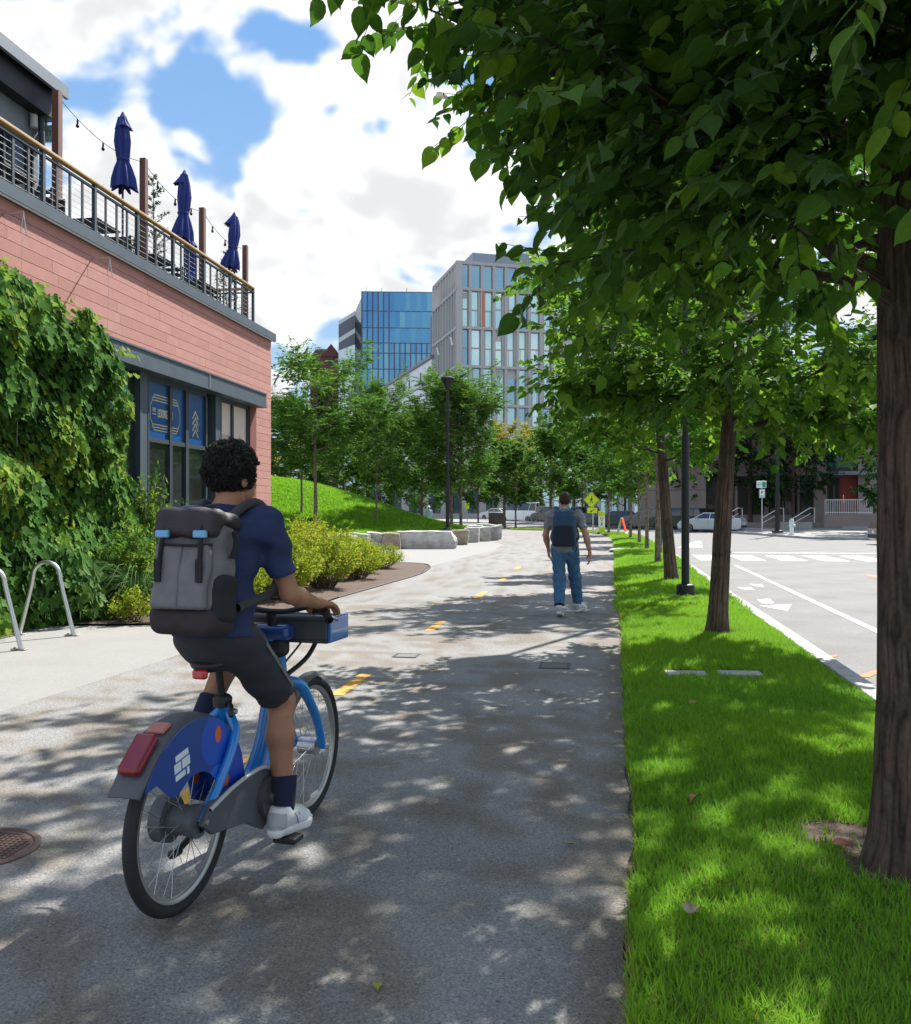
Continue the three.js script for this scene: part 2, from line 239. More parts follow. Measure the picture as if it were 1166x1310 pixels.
// concrete apron by the bike racks and the paving on to the boulders
const slabL = [[-12, 7], [-4.1, 7], [-4.14, -5.94], [-4.05, -8.2], [-4.12, -12.2], [-4.6, -11.5], [-5.2, -10.95], [-5.9, -10.7], [-7.4, -10.55], [-12, -10.5]];
struct('concrete_pavement', sheet(slabL, -0.004), MG.slab, 'light exposed-aggregate concrete pavement under the bike racks');
struct('plaza', sheet([[-4.2, -23.9], [-3.75, -34], [-3.6, -40], [-5.8, -50], [-7.8, -60], [-13.8, -69.5], [-40, -69.5], [-40, -26], [-7.4, -26], [-5.7, -25.6], [-4.6, -24.9]], -0.004), MG.slab, 'pale paving between the planting bed and the boulders');
struct('planting_bed', (() => { const poly = [[-7.45, -10.55], [-5.9, -10.7], [-5.2, -10.95], [-4.6, -11.5], [-4.12, -12.2], [-4.15, -14.7], [-3.9, -20.7], [-4.22, -23.8], [-4.6, -24.9], [-5.7, -25.6], [-7.45, -26]]; return sheet(poly, 0.02); })(), MG.soil, 'brown mulch bed along the brick building');
obj('bed_edging', tube([[-4.15, 0.01, -14.7], [-4.0, 0.012, -18], [-3.9, 0.012, -20.7], [-4.02, 0.012, -22.4], [-4.22, 0.012, -23.8], [-4.6, 0.012, -24.9], [-5.7, 0.012, -25.6]], 0.018, 5, 40), M.blackMetal); tag(scene.children.at(-1), 'thin black metal edging around the mulch bed corner', 'edging');

const farX = table([[56, 2.9], [61, 1.9], [66, -0.6], [69.5, -4.2]]);
// grass verge between path and kerb
const vergeTop = (x, z) => 0.02 + 0.05 * smooth(0, 0.5, Math.min(x - pathR(z), kerbX(z) - x)) + 0.02 * (fbm3(x * 1.2, 2, z * 1.2, 3) - 0.5);
{
  const g = strip((z) => pathR(z) + (z > -56 ? 0.03 : 0), (z) => z < -56 ? Math.max(pathR(z) + 1.8, farX(z)) : kerbX(z), 10, 0); const p = g.attributes.position;
  for (let i = 0; i < p.count; i++) { const x = p.getX(i), z = p.getZ(i); p.setY(i, (z > -56 ? vergeTop(x, z) : 0.03) + groundY(x, z)); } g.computeVertexNormals();
  struct('grass_verge', g, MG.turf, 'strip of mown lawn between the path and the kerb');
}
const farGrassEdge = [[2.9, -56], [1.9, -61], [-0.6, -66], [-4.2, -69.5], [-14, -74], [-24, -77]];
struct('grass_strip', sheet([[-7, -69.5], [-4.2, -69.5], [-14, -74.0], [-24, -77], [-24, -75], [-14, -71.8]], 0.012), MG.turf, 'narrow grass strip across the end of the path');
// granite kerb, stone by stone
{
  const kerb = new THREE.Group(); kerb.name = 'kerb'; kerb.userData = { kind: 'structure', label: 'pale granite kerb along the street' }; scene.add(kerb);
  const stoneRow = (pts, h = 0.175) => { for (let i = 0; i < pts.length - 1; i++) { const [ax, az] = pts[i], [bx_, bz] = pts[i + 1], n = Math.max(1, Math.round(Math.hypot(bx_ - ax, bz - az) / 1.8)); for (let k = 0; k < n; k++) { const x0 = lerp(ax, bx_, k / n), z0 = lerp(az, bz, k / n), x1 = lerp(ax, bx_, (k + 1) / n), z1 = lerp(az, bz, (k + 1) / n), l = Math.hypot(x1 - x0, z1 - z0) - 0.008, xm = (x0 + x1) / 2, zm = (z0 + z1) / 2; const g = muv(rbx(0.165, h + 0.1, l, 0.012, 0, 0, 0)); g.rotateY(Math.atan2(x1 - x0, z1 - z0)); g.translate(xm, groundY(xm, zm) - 0.12 + h - (h + 0.1) / 2, zm); obj('kerb_stone', g, MG.kerb, kerb); } } };
  const a = []; for (let d = -6; d <= 56; d += 1.8) a.push([kerbX(-d) + 0.085, -d]);
  stoneRow(a); stoneRow([[2.98, -56.4], [1.95, -61.2], [-0.55, -66.2], [-4.2, -69.8], [-14, -74.2], [-24, -77.2]]);
}
// concrete crossing through the verge
struct('crossing_landing', sheet([[0.62, -33.6], [3.0, -33.9], [3.0, -35.6], [0.75, -35.4]], 0.09), MG.slab, 'concrete landing through the verge to the crosswalk');
// street markings
const mark = (poly) => obj('road_marking', sheet(poly, -0.116, 1.5), MG.whitePaint, road);
mark([[3.02, 4], [3.14, 4], [4.24, -27.9], [4.12, -27.9]]);
for (let k = 0; k < 9; k++) { const x = 3.5 + k * 1.28; mark([[x, -30.6], [x + 0.8, -30.6], [x + 0.95, -34.6], [x + 0.15, -34.6]]); }
mark([[5.2, -36.6], [12, -36.6], [12, -37.1], [5.2, -37.1]]); mark([[3.8, -42], [4.9, -42], [6, -52], [5.7, -52]]);
{ const q = (...ps) => mark(ps.map(([x, y]) => { const p = gp(x, y, -0.12); return [p.x, p.z]; })); q([970, 775], [1013, 773], [1008, 782]); q([968, 767], [985, 766], [991, 772], [976, 773]); q([942, 751], [962, 752], [966, 755], [950, 754]); q([958, 747], [975, 748], [978, 751], [966, 750]); }
{ const q = (...ps) => { const o = obj('spray_mark', sheet(ps.map(([x, y]) => { const p = gp(x, y, -0.12); return [p.x, p.z]; }), -0.115), MG.orangePaint, road); o.userData.label = 'faded orange spray mark'; }; q([1094, 866], [1128, 855], [1130, 859], [1112, 867]); q([1056, 840], [1070, 838], [1072, 840], [1060, 842]); q([1107, 735], [1124, 737], [1124, 740], [1110, 737]); }
const slabs = [];
// covers set into the path and stones set into the lawn
{
  const c = gp(-30, 1087), m = thing('manhole_cover', 'round rusty brown iron manhole cover set in the path', 'manhole cover', [c.x, 0, c.z]); const rust = std(1, 1, 1, 0.75, { map: patchTex(0.115, 0.07, 0.06, 0.4, 12, 61), metalness: 0.2 });
  obj('ring', lathe([[0.25, 0], [0.25, 0.008], [0.225, 0.01], [0.222, 0.002]], 0, 0, 0, 40), rust, m); const disc = obj('lid', [cyl(0.218, 0.218, 0.005, 0, 0, 0, 40)], rust, m);
  const st = []; for (let i = -7; i <= 7; i++) for (let j = -7; j <= 7; j++) { const x = i * 0.026, z = j * 0.026; if (x * x + z * z < 0.2 * 0.2) st.push(bx(0.016, 0.005, 0.016, x, 0.0068, z)); } obj('studs', st, rust, disc);
  const cov = (px, py, w, d, label) => { const p = gp(px, py), t = thing('utility_cover', label, 'utility cover', [p.x, 0.0, p.z]); obj('frame', [bx(w, 0.012, 0.02, 0, 0.002, d / 2), bx(w, 0.012, 0.02, 0, 0.002, -d / 2), bx(0.02, 0.012, d - 0.02, w / 2 - 0.01, 0.002, 0), bx(0.02, 0.012, d - 0.02, -w / 2 + 0.01, 0.002, 0)], M.darkSteel, t); obj('lid', rbx(w - 0.05, 0.012, d - 0.03, 0.003, 0, 0.001, 0), std(0.12, 0.115, 0.11, 0.7, { bumpMap: grainBump, bumpScale: 0.002 }), t); };
  cov(710, 852, 0.28, 0.3, 'small grey utility cover in the path by the grass'); cov(520, 839, 0.24, 0.22, 'small grey utility cover in the path by the yellow dashes');
  for (const [px, w, lab] of [[878, 0.33, 'flat grey stone slab in the lawn, on the path side of its pair'], [946, 0.36, 'flat grey stone slab in the lawn, on the kerb side of its pair']]) { const p = gp(px, 860, 0.1); slabs.push([p.x, p.z, w]); const o = obj('stone_slab', muv(rbx(w, 0.1, 0.2, 0.01, 0, 0, 0)), MG.kerb); o.position.set(p.x, 0.05, p.z); o.rotation.y = 0.03; tag(o, lab, 'stone slab', 'slabs in the lawn'); }
}
// bare earth around the nearest trunks
for (const [x, z, R0, lab] of [[1.19, -3.62, 0.4, 'bare earth around the large trunk'], [1.0, -3.97, 0.2, 'small worn patch of earth in the lawn'], [1.36, -10.38, 0.3, 'bare earth around the second trunk']]) { const g = new THREE.CircleGeometry(R0, 40), p = g.attributes.position, uv = g.attributes.uv; g.rotateX(-Math.PI / 2); for (let i = 0; i < p.count; i++) { const a = Math.atan2(p.getZ(i), p.getX(i)), k = 0.75 + 0.6 * fbm3(Math.cos(a) * 2 + x, Math.sin(a) * 2, z, 3); const X = x + p.getX(i) * k, Z = z + p.getZ(i) * k; p.setXYZ(i, X, vergeTop(clamp(X, pathR(Z), kerbX(Z)), Z) + 0.012, Z); uv.setXY(i, X, Z); } struct('bare_soil', g, MG.soil, lab); }
// ── mown grass: tufts of blades ──
const bladeMat = phy(1, 1, 1, 0.95, { transmission: 0.4, thickness: 0, specularIntensity: 0.3, vertexColors: true });
function tuft(seed, n, h, spread, w) {
  const r = RNG(seed), pos = [], nor = [], col = [], idx = [];
  for (let i = 0; i < n; i++) {
    const a = r() * 6.283, q = Math.sqrt(r()) * spread, x = Math.cos(a) * q, z = Math.sin(a) * q, b = r() * 6.283, lean = h * (0.2 + 0.75 * r()), hh = h * (0.55 + 0.6 * r()), lx = Math.cos(b) * lean, lz = Math.sin(b) * lean, sx = -Math.sin(b) * w, sz = Math.cos(b) * w, k = pos.length / 3, pick = r();
    const c = pick < 0.14 ? [0.27, 0.26, 0.08] : [[0.135, 0.33, 0.013], [0.16, 0.37, 0.016], [0.185, 0.41, 0.02], [0.21, 0.44, 0.024]][Math.floor(pick * 4) % 4]; // each blade has one even colour from root to tip
    pos.push(x - sx, 0, z - sz, x + sx, 0, z + sz, x + lx * 0.35 - sx * 0.8, hh * 0.6, z + lz * 0.35 - sz * 0.8, x + lx * 0.35 + sx * 0.8, hh * 0.6, z + lz * 0.35 + sz * 0.8, x + lx, hh, z + lz);
    for (let q2 = 0; q2 < 5; q2++) { nor.push(Math.cos(b) * -0.6, 0.8, Math.sin(b) * -0.6); col.push(...c); }
    idx.push(k, k + 1, k + 2, k + 2, k + 1, k + 3, k + 2, k + 3, k + 4);
  }
  const g = new THREE.BufferGeometry(); g.setAttribute('position', new THREE.Float32BufferAttribute(pos, 3)); g.setAttribute('normal', new THREE.Float32BufferAttribute(nor, 3)); g.setAttribute('uv', new THREE.Float32BufferAttribute(new Float32Array(pos.length / 3 * 2), 2)); g.setAttribute('color', new THREE.Float32BufferAttribute(col, 3)); g.setIndex(idx); return g;
}
function turf(name, label, geo, spots) {
  const im = new THREE.InstancedMesh(geo, bladeMat, spots.length); im.name = numbered(name); const d = new THREE.Object3D(), c = new THREE.Color();
  spots.forEach(([x, y, z, s, a, t, e = 0], i) => { d.position.set(x, y, z); d.rotation.set(e * 0.3, a, e * 0.3); d.scale.setScalar(s); d.updateMatrix(); im.setMatrixAt(i, d.matrix); im.setColorAt(i, c.setRGB(t, lerp(1, t, 0.4), 1)); });
  im.castShadow = im.receiveShadow = true; scene.add(im); tag(im, label, 'grass', null, 'stuff'); return im;
}
{
  const r = RNG(901), near = [], mid = [];
  const fill = (out, z0, z1, dens, sc) => { const n = (z0 - z1) * 2.2 * dens; for (let i = 0; i < n; i++) { const z = lerp(z0, z1, r()), a = pathR(z), b = kerbX(z), x = a + 0.005 + 0.035 * fbm3(3, z * 3, 1, 3) + r() * (b - a - 0.05); const m = fbm3(x * 1.6, 8, z * 1.6, 3), bare = Math.hypot(x - 1.0, (z + 3.95)) < 0.14 + 0.1 * r() || Math.hypot(x - 1.2, z + 3.62) < 0.24 + 0.06 * r() || Math.hypot(x - 1.45, z + 14.64) < 0.27 || Math.hypot(x - 1.36, z + 10.38) < 0.19 + 0.07 * r() || (z < -33.6 && z > -35.4) || slabs.some(([sx, sz, w]) => Math.abs(x - sx) < w / 2 + 0.015 && Math.abs(z - sz) < 0.13); if (bare && r() < 0.97) continue; out.push([x, vergeTop(clamp(x, a, b), z) - 0.006, z, sc * (0.6 + 0.75 * m + 0.3 * r()), r() * 6.28, 0.8 + 0.75 * fbm3(x * 0.9, 3, z * 0.9, 3) + 0.25 * (r() - 0.5), r() - 0.5]); } };
  fill(near, 0.5, -7, 1900, 1); fill(near, -7, -13, 1100, 1.1); fill(mid, -13, -30, 500, 1.25); fill(mid, -30, -56, 170, 1.5);
  turf('verge_grass', 'bright green blades of the mown verge beside the path', tuft(5, 9, 0.062, 0.03, 0.0021), near);
  turf('verge_grass', 'bright green mown grass of the verge further along the kerb', tuft(6, 12, 0.06, 0.06, 0.005), mid);
}

// ───────────── brick building with roof deck ─────────────
const XW = -7.4;
{
  const house = thing('brick_building', 'low pink brick building with dark steel shopfront and roof deck', 'building', [XW, 0, -14]);
  const W = (x, y, z) => [x - XW, y, z + 14];                        // world to house
  const put = (g) => { g.translate(-XW, 0, 14); return g; };
  const tones = [[0.435, 0.205, 0.172], [0.425, 0.198, 0.166], [0.445, 0.213, 0.18], [0.415, 0.19, 0.158], [0.44, 0.208, 0.178]].map((c, i) => std(1, 1, 1, 0.88, { map: rep(patchTex(...c, 0.1, 8, 80 + i), 0.9), bumpMap: rep(grainBump, 4), bumpScale: 0.0015 }));
  const mortar = std(0.26, 0.14, 0.12, 0.95);
  // shell behind the bricks: piers, head and body with the shopfront left open
  obj('wall', [box2(-20, XW - 0.05, 4.06, 5.42, -3, -20.52), box2(-20, XW - 0.05, 0, 4.06, -3, -11.0), box2(-20, XW - 0.05, 0, 4.06, -19.47, -20.52), box2(-20, -8.2, 0, 4.06, -11.0, -19.47)].map(put), mortar, house);
  // brick courses, each brick its own piece
  const rng = RNG(31), ch = 5.42 / 32, cache = new Map();
  const brickGeo = (len) => { const k = len.toFixed(2); if (!cache.has(k)) cache.set(k, muv(rbx(0.05, ch - 0.006, +k - 0.0025, 0.0025, 0, 0, 0, 0, 0, 0, 1))); return cache.get(k); };
  for (let r = 0; r < 32; r++) {
    const y = (r + 0.5) * ch, open = y < 4.06; const spans = open ? [[-8.2, -11.0], [-19.47, -20.52]] : [[-6.6, -20.52]];
    for (const [a, b] of spans) { let z = a; let first = true; while (z > b + 0.02) { let l = first ? [0.35, 0.8, 1.2, 0.95][(r * 7) % 4] : [1.3, 1.9, 1.6][Math.floor(rng() * 3)]; first = false; if (z - l < b + 0.25) l = z - b; const m = obj('brick', brickGeo(l), tones[Math.floor(rng() * 5)], house); m.geometry = brickGeo(l); m.position.set(-0.025 + (rng() - 0.5) * 0.003, y, z - l / 2 + 14); z -= l; } }
  }
  // steel: head beam, columns, roof edge
  const steel = std(1, 1, 1, 0.5, { map: rep(patchTex(0.055, 0.08, 0.105, 0.18, 6, 91), 0.7), bumpMap: rep(grainBump, 2), bumpScale: 0.0006 });
  obj('steel_beam', [box2(-7.44, -7.12, 4.03, 4.06, -11, -19.5), box2(-7.44, -7.12, 3.74, 3.77, -11, -19.5), box2(-7.17, -7.14, 3.77, 4.03, -11, -19.5)].map(put).map((g) => muv(g)), steel, house);
  obj('beam_stiffener', [box2(-7.138, -7.128, 3.77, 4.03, -16.42, -16.45)].map(put), M.galv, house);
  for (const [z0, z1] of [[-14.14, -14.45], [-17.2, -17.5]]) obj('steel_column', [box2(-7.6, -7.34, 0, 3.74, z0, z0 - 0.03), box2(-7.6, -7.34, 0, 3.74, z1 + 0.03, z1), box2(-7.38, -7.35, 0, 3.74, z0 - 0.03, z1 + 0.03)].map(put), steel, house);
  obj('door_jamb', [box2(-7.62, -7.36, 0, 3.74, -19.1, -19.468)].map(put), std(0.17, 0.05, 0.035, 0.8), house);
  obj('roof_edge', [box2(-7.6, -7.31, 5.43, 5.6, -3, -20.62), box2(-20, -7.6, 5.42, 5.5, -3, -20.62)].map(put).map((g) => muv(g)), steel, house);
  obj('drip_strip', [box2(-7.35, -7.325, 5.405, 5.43, -6.5, -20.6)].map(put), std(0.55, 0.55, 0.54, 0.5), house);
  // shopfront glazing
  const frame = std(0.03, 0.042, 0.055, 0.5);
  const blueFilm = canvasTex(1024, 512, (c, w, h) => {
    c.fillStyle = '#0b4c8e'; c.fillRect(0, 0, w, h); c.strokeStyle = '#e8d48a'; c.fillStyle = '#efdfa0'; c.lineWidth = 8; const rr = (x0, x1, y0, y1, k) => { c.beginPath(); c.moveTo(x0 + k, y0); c.lineTo(x1 - k, y0); c.lineTo(x1, y0 + k); c.lineTo(x1, y1 - k); c.lineTo(x1 - k, y1); c.lineTo(x0 + k, y1); c.lineTo(x0, y1 - k); c.lineTo(x0, y0 + k); c.closePath(); c.stroke(); };
    rr(90, 910, 165, 385, 55); for (const [i, o] of [[0, 26], [1, 52]]) { c.beginPath(); const x0 = 150 + i * 40, x1 = 850 - i * 40; c.moveTo(x0, 165 - o + 26); c.lineTo(x0, 165 - o); c.lineTo(x1, 165 - o); c.lineTo(x1, 165 - o + 26); c.stroke(); c.beginPath(); c.moveTo(x0, 385 + o - 26); c.lineTo(x0, 385 + o); c.lineTo(x1, 385 + o); c.lineTo(x1, 385 + o - 26); c.stroke(); }
    c.font = 'bold 50px sans-serif'; c.fillText('THE', 145, 270); c.fillRect(150, 288, 90, 7); c.font = 'bold 105px sans-serif'; c.save(); c.translate(285, 312); c.scale(0.72, 1); c.fillText('LEXINGTON', 0, 0); c.restore();
  });
  const chevron = canvasTex(256, 512, (c, w, h) => { c.fillStyle = '#0b4c8e'; c.fillRect(0, 0, w, h); c.strokeStyle = '#e8d48a'; c.lineWidth = 11; for (let i = 0; i < 4; i++) { c.beginPath(); const y = 175 + i * 62; c.moveTo(85, y + 75); c.lineTo(128, y); c.lineTo(171, y + 75); c.stroke(); } });
  const pink = canvasTex(1024, 640, (c, w, h) => { c.fillStyle = '#e6d2cc'; c.fillRect(0, 0, w, h); c.fillStyle = '#5a4a48'; c.font = '92px sans-serif'; c.fillText('geppetto', 55, 480); c.lineWidth = 12; c.strokeStyle = '#5a4a48'; c.beginPath(); c.moveTo(800, 395); c.lineTo(820, 480); c.stroke(); c.fillRect(795, 495, 45, 26); });
  const film = (t) => phy(1, 1, 1, 0.3, { map: t, clearcoat: 0.6, clearcoatRoughness: 0.06 });
  const pane = (parent, name, z0, z1, y0, y1, mat, u0 = 0, u1 = 1) => { const g = new THREE.PlaneGeometry(z0 - z1, y1 - y0); g.rotateY(Math.PI / 2); const uv = g.attributes.uv; for (let i = 0; i < 4; i++) uv.setX(i, lerp(u0, u1, uv.getX(i))); g.translate(-7.435, (y0 + y1) / 2, (z0 + z1) / 2); return obj(name, put(g), mat, parent); };
  const dark = phy(0.018, 0.024, 0.022, 0.05, { clearcoat: 1, clearcoatRoughness: 0.03 });
  const bay = (zs2, fr) => { const g = [box2(-7.55, -7.405, 0.3, 0.42, zs2[0] + 0.07, zs2.at(-1) - 0.07), box2(-7.55, -7.405, 3.66, 3.74, zs2[0] + 0.07, zs2.at(-1) - 0.07), box2(-7.549, -7.4, 2.62, 2.70, zs2[0] + 0.07, zs2.at(-1) - 0.07)]; for (let i = 0; i < zs2.length; i += 2) { const a = i ? zs2[i - 1] : zs2[0] + 0.07, b = zs2[i]; g.push(box2(-7.545, -7.39, 0.42, 3.66, a, b)); } g.push(box2(-7.545, -7.39, 0.42, 3.66, zs2.at(-1), zs2.at(-1) - 0.07)); return obj('window_frame', g.map(put), frame, fr); };
  const B1 = [-14.55, -15.32, -15.42, -15.97, -16.09, -16.85], B2 = [-17.57, -18.17, -18.25, -19.03];
  const f1 = bay(B1, house), f2 = bay(B2, house);
  const bf = film(blueFilm);
  pane(f1, 'window_pane', B1[0], B1[1], 2.7, 3.66, bf, 0, 0.55).userData.label = 'blue window film with gold lettering'; pane(f1, 'window_pane', B1[2], B1[3], 2.7, 3.66, bf, 0.62, 1).userData.label = 'blue window film with gold lettering'; pane(f1, 'window_pane', B1[4], B1[5], 2.7, 3.66, film(chevron)).userData.label = 'blue window film with gold chevrons';
  for (let i = 0; i < 6; i += 2) pane(f1, 'window_pane', B1[i], B1[i + 1], 0.42, 2.62, dark);
  const pf = film(pink); pane(f2, 'window_pane', B2[0], B2[1], 2.7, 3.66, pf, 0, 0.47); pane(f2, 'window_pane', B2[2], B2[3], 2.7, 3.66, pf, 0.53, 1); for (let i = 0; i < 4; i += 2) pane(f2, 'window_pane', B2[i], B2[i + 1], 0.42, 2.62, dark);
  obj('shop_sill', [box2(-7.6, -7.41, 0, 0.3, -14.45, -17.2), box2(-7.6, -7.41, 0, 0.3, -17.5, -19.1)].map(put), steel, house);
  // the bay behind the creeper: turquoise panel and dark glass
  const f3 = obj('window_frame', [box2(-7.6, -7.5, 0, 3.74, -11.0, -11.1), box2(-7.6, -7.5, 0, 3.74, -13.0, -13.1), box2(-7.62, -7.5, 0, 0.3, -11.1, -14.1)].map(put), frame, house); pane(f3, 'window_pane', -11.1, -13.0, 0.3, 2.6, dark); pane(f3, 'window_pane', -13.1, -14.1, 0.3, 2.6, dark); pane(f3, 'window_pane', -11.1, -13.9, 2.6, 3.66, std(0.03, 0.34, 0.32, 0.5)).userData.label = 'turquoise panel behind the creeper';
  pane(f3, 'window_pane', -13.9, -14.14, 2.6, 3.74, dark);
  obj('wall_core', [box2(-8.19, -7.9, 0.0, 3.74, -11, -19.46)].map(put), std(0.02, 0.02, 0.022, 0.9), house);
  // brackets for the climbing wires
  for (const z of [-10.65, -12.75]) { const b = obj('wire_bracket', [bar(V(...W(-7.42, 5.2, z)), V(...W(-7.1, 5.22, z)), 0.012), bar(V(...W(-7.1, 5.22, z)), V(...W(-7.13, 4.95, z + 0.02)), 0.008), bar(V(...W(-7.11, 5.22, z)), V(...W(-7.08, 4.93, z - 0.03)), 0.008), bar(V(...W(-7.12, 4.95, z)), V(...W(-7.25, 0.1, z)), 0.003)], M.galv, house); b.userData.label = 'galvanised bracket and wire for the creeper'; }
}
// ── railing of the roof deck ──
{
  const r = thing('deck_railing', 'dark metal cable railing with tan wooden handrail along the roof edge', 'railing', [-7.42, 5.6, -14]);
  const wood = std(1, 1, 1, 0.6, { map: rep(patchTex(0.42, 0.26, 0.10, 0.2, 10, 95), 1) });
  const z0 = -5, z1 = -19.42, zz = (z) => z + 14;
  obj('handrail', [muv(rbx(0.09, 0.045, z0 - z1, 0.012, 0, 0.79, (z0 + z1) / 2 + 14)), muv(rbx(6, 0.045, 0.09, 0.012, -3.05, 0.789, zz(z1)))], wood, r);
  obj('top_rail', [bx(0.04, 0.03, z0 - z1, 0, 0.70, (z0 + z1) / 2 + 14), bx(6, 0.03, 0.04, -3.02, 0.70, zz(z1))], M.blackMetal, r);
  const rng = RNG(8);
  for (let z = z0; z > z1 - 0.01; z -= (z0 - z1) / 11) { obj('post', [bx(0.05, 0.78, 0.06, 0, 0.38, zz(z)), bx(0.09, 0.012, 0.1, 0, 0.006, zz(z))], M.darkSteel, r); if (z - 1 > z1) for (const f of [0.25, 0.5, 0.75]) obj('baluster', bx(0.02, 0.7, 0.045, 0, 0.35, zz(z - f * (z0 - z1) / 11)), M.darkSteel, r); }
  for (let x = -1.3; x > -6; x -= 1.4) obj('post', bx(0.06, 0.78, 0.05, x, 0.38, zz(z1)), M.darkSteel, r);
  for (let k = 0; k < 7; k++) obj('cable', [bar(V(0, 0.08 + k * 0.087, zz(z0)), V(0, 0.08 + k * 0.087, zz(z1)), 0.004, 5), bar(V(0, 0.08 + k * 0.087, zz(z1)), V(-6, 0.08 + k * 0.087, zz(z1)), 0.004, 5)], M.galv, r);
}
// ── upper room at the back of the deck ──
{
  const h = thing('rooftop_pavilion', 'dark grey rooftop room with overhanging metal eave', 'building', [-9, 5.5, -9]);
  const siding = std(1, 1, 1, 0.6, { map: rep(patchTex(0.06, 0.072, 0.085, 0.15, 5, 101), 0.8) });
  obj('wall', [bx(7, 2.35, 9.6, -3.5, 1.175, 0)], siding, h);
  obj('wall_panel', [bx(0.06, 0.5, 9.4, 0.032, 2.1, 0.05), bx(0.08, 2.3, 0.12, 0.041, 1.15, -4.7)], std(0.16, 0.18, 0.2, 0.5), h);
  obj('roof', [bx(7.9, 0.07, 10.1, -3.55, 2.97, 0, 0, 0, -0.02), bx(7.6, 0.5, 9.9, -3.5, 2.6, 0)], M.blackMetal, h);
  obj('fascia', [bx(0.06, 0.2, 10.05, 0.43, 2.84, 0)], std(0.2, 0.225, 0.25, 0.4), h);
  for (let k = 0; k < 3; k++) { const z = -3.9 + k * 2.9; const f = obj('window', [bx(0.04, 1.75, 0.08, 0.06, 0.95, z - 0.75), bx(0.04, 1.75, 0.08, 0.06, 0.95, z + 0.75), bx(0.04, 0.08, 1.58, 0.06, 1.85, z), bx(0.038, 1.75, 0.05, 0.06, 0.95, z)], M.blackMetal, h); obj('pane', bx(0.02, 1.7, 1.42, 0.036, 0.95, z), M.glassDark, f); }
  obj('downpipe', tube([[0.16, 2.5, -4.72], [0.16, 1.2, -4.72], [0.1, 1.1, -4.72], [0.1, 0.02, -4.72]], 0.05, 8, 20), M.darkSteel, h);
  const sg = obj('exit_sign', bx(0.36, 0.26, 0.06, 0.1, 2.16, -4.95), std(0.3, 0.42, 0.38, 0.5), h); sg.userData.label = 'pale green exit sign box';
  const ex = canvasTex(256, 192, (c, w, hh) => { c.fillStyle = '#9db8ad'; c.fillRect(0, 0, w, hh); c.fillStyle = '#5f7f74'; c.font = 'bold 96px sans-serif'; c.fillText('EXIT', 18, 130); });
  const pl = new THREE.PlaneGeometry(0.34, 0.24); pl.translate(0.1, 2.16, -4.917); obj('lettering', pl, std(1, 1, 1, 0.6, { map: ex }), sg);
  obj('sign_arm', bar(V(0.1, 2.29, -4.95), V(0.1, 2.36, -4.95), 0.02), M.darkSteel, sg);
  obj('lantern', [cyl(0.06, 0.06, 0.2, 0.14, 2.1, -4.55, 10), bar(V(0.06, 2.35, -4.55), V(0.14, 2.3, -4.55), 0.012)], std(0.45, 0.44, 0.42, 0.4), h);
}
// ── slim brown posts that carry the string lights ──
const postMat = std(1, 1, 1, 0.75, { map: rep(patchTex(0.16, 0.07, 0.05, 0.2, 6, 105), 1) });
const postTops = [];
[[73, -8.45, 8.15, 'brown steel post standing at the corner of the rooftop eave'], [184, -8.0, 7.81, 'brown post behind the railing beside the first evergreen shrub'], [259, -8.0, 7.75, 'brown post between the second and third blue parasols'], [314, -8.0, 7.66, 'brown post at the far corner of the roof deck']].forEach(([px, x, top, lab], i) => { const p = onX(px, 300, x); const o = obj('deck_post', i ? [bx(0.11, top - 5.5, 0.11, 0, (top - 5.5) / 2, 0)] : [bx(0.115, top - 5.5, 0.115, 0, (top - 5.5) / 2, 0), bx(0.24, 0.02, 0.24, 0, 0.011, 0)], postMat); o.position.set(x, 5.5, p.z); if (!i) o.rotation.z = 0.0; tag(o, lab, 'post', 'posts on the roof deck'); postTops.push(V(x, top - 0.06, p.z)); });
// ── string lights ──
{
  const s = thing('string_lights', 'sagging wire of small bulbs strung between the roof deck posts', 'string lights', [postTops[0].x, postTops[0].y, postTops[0].z]);
  const wire = [], bulbs = []; for (let i = 0; i < 3; i++) { const a = postTops[i], b = postTops[i + 1], pts = []; for (let k = 0; k <= 14; k++) { const t = k / 14, q = a.clone().lerp(b, t); q.y -= 0.4 * 4 * t * (1 - t) * 0.5; q.x += 0.0; pts.push(q.sub(postTops[0])); } wire.push(tube(pts, 0.007, 4)); for (let k = 3; k < 14; k += 4) bulbs.push(pts[k]); }
  obj('wire', wire, M.blackMetal, s); for (const b of bulbs) { const m = obj('bulb', [cyl(0.018, 0.016, 0.07, b.x, b.y - 0.08, b.z, 8), sph(0.03, b.x, b.y - 0.11, b.z, 1, 1.2, 1, 8, 6)], M.blackMetal, s); }
}
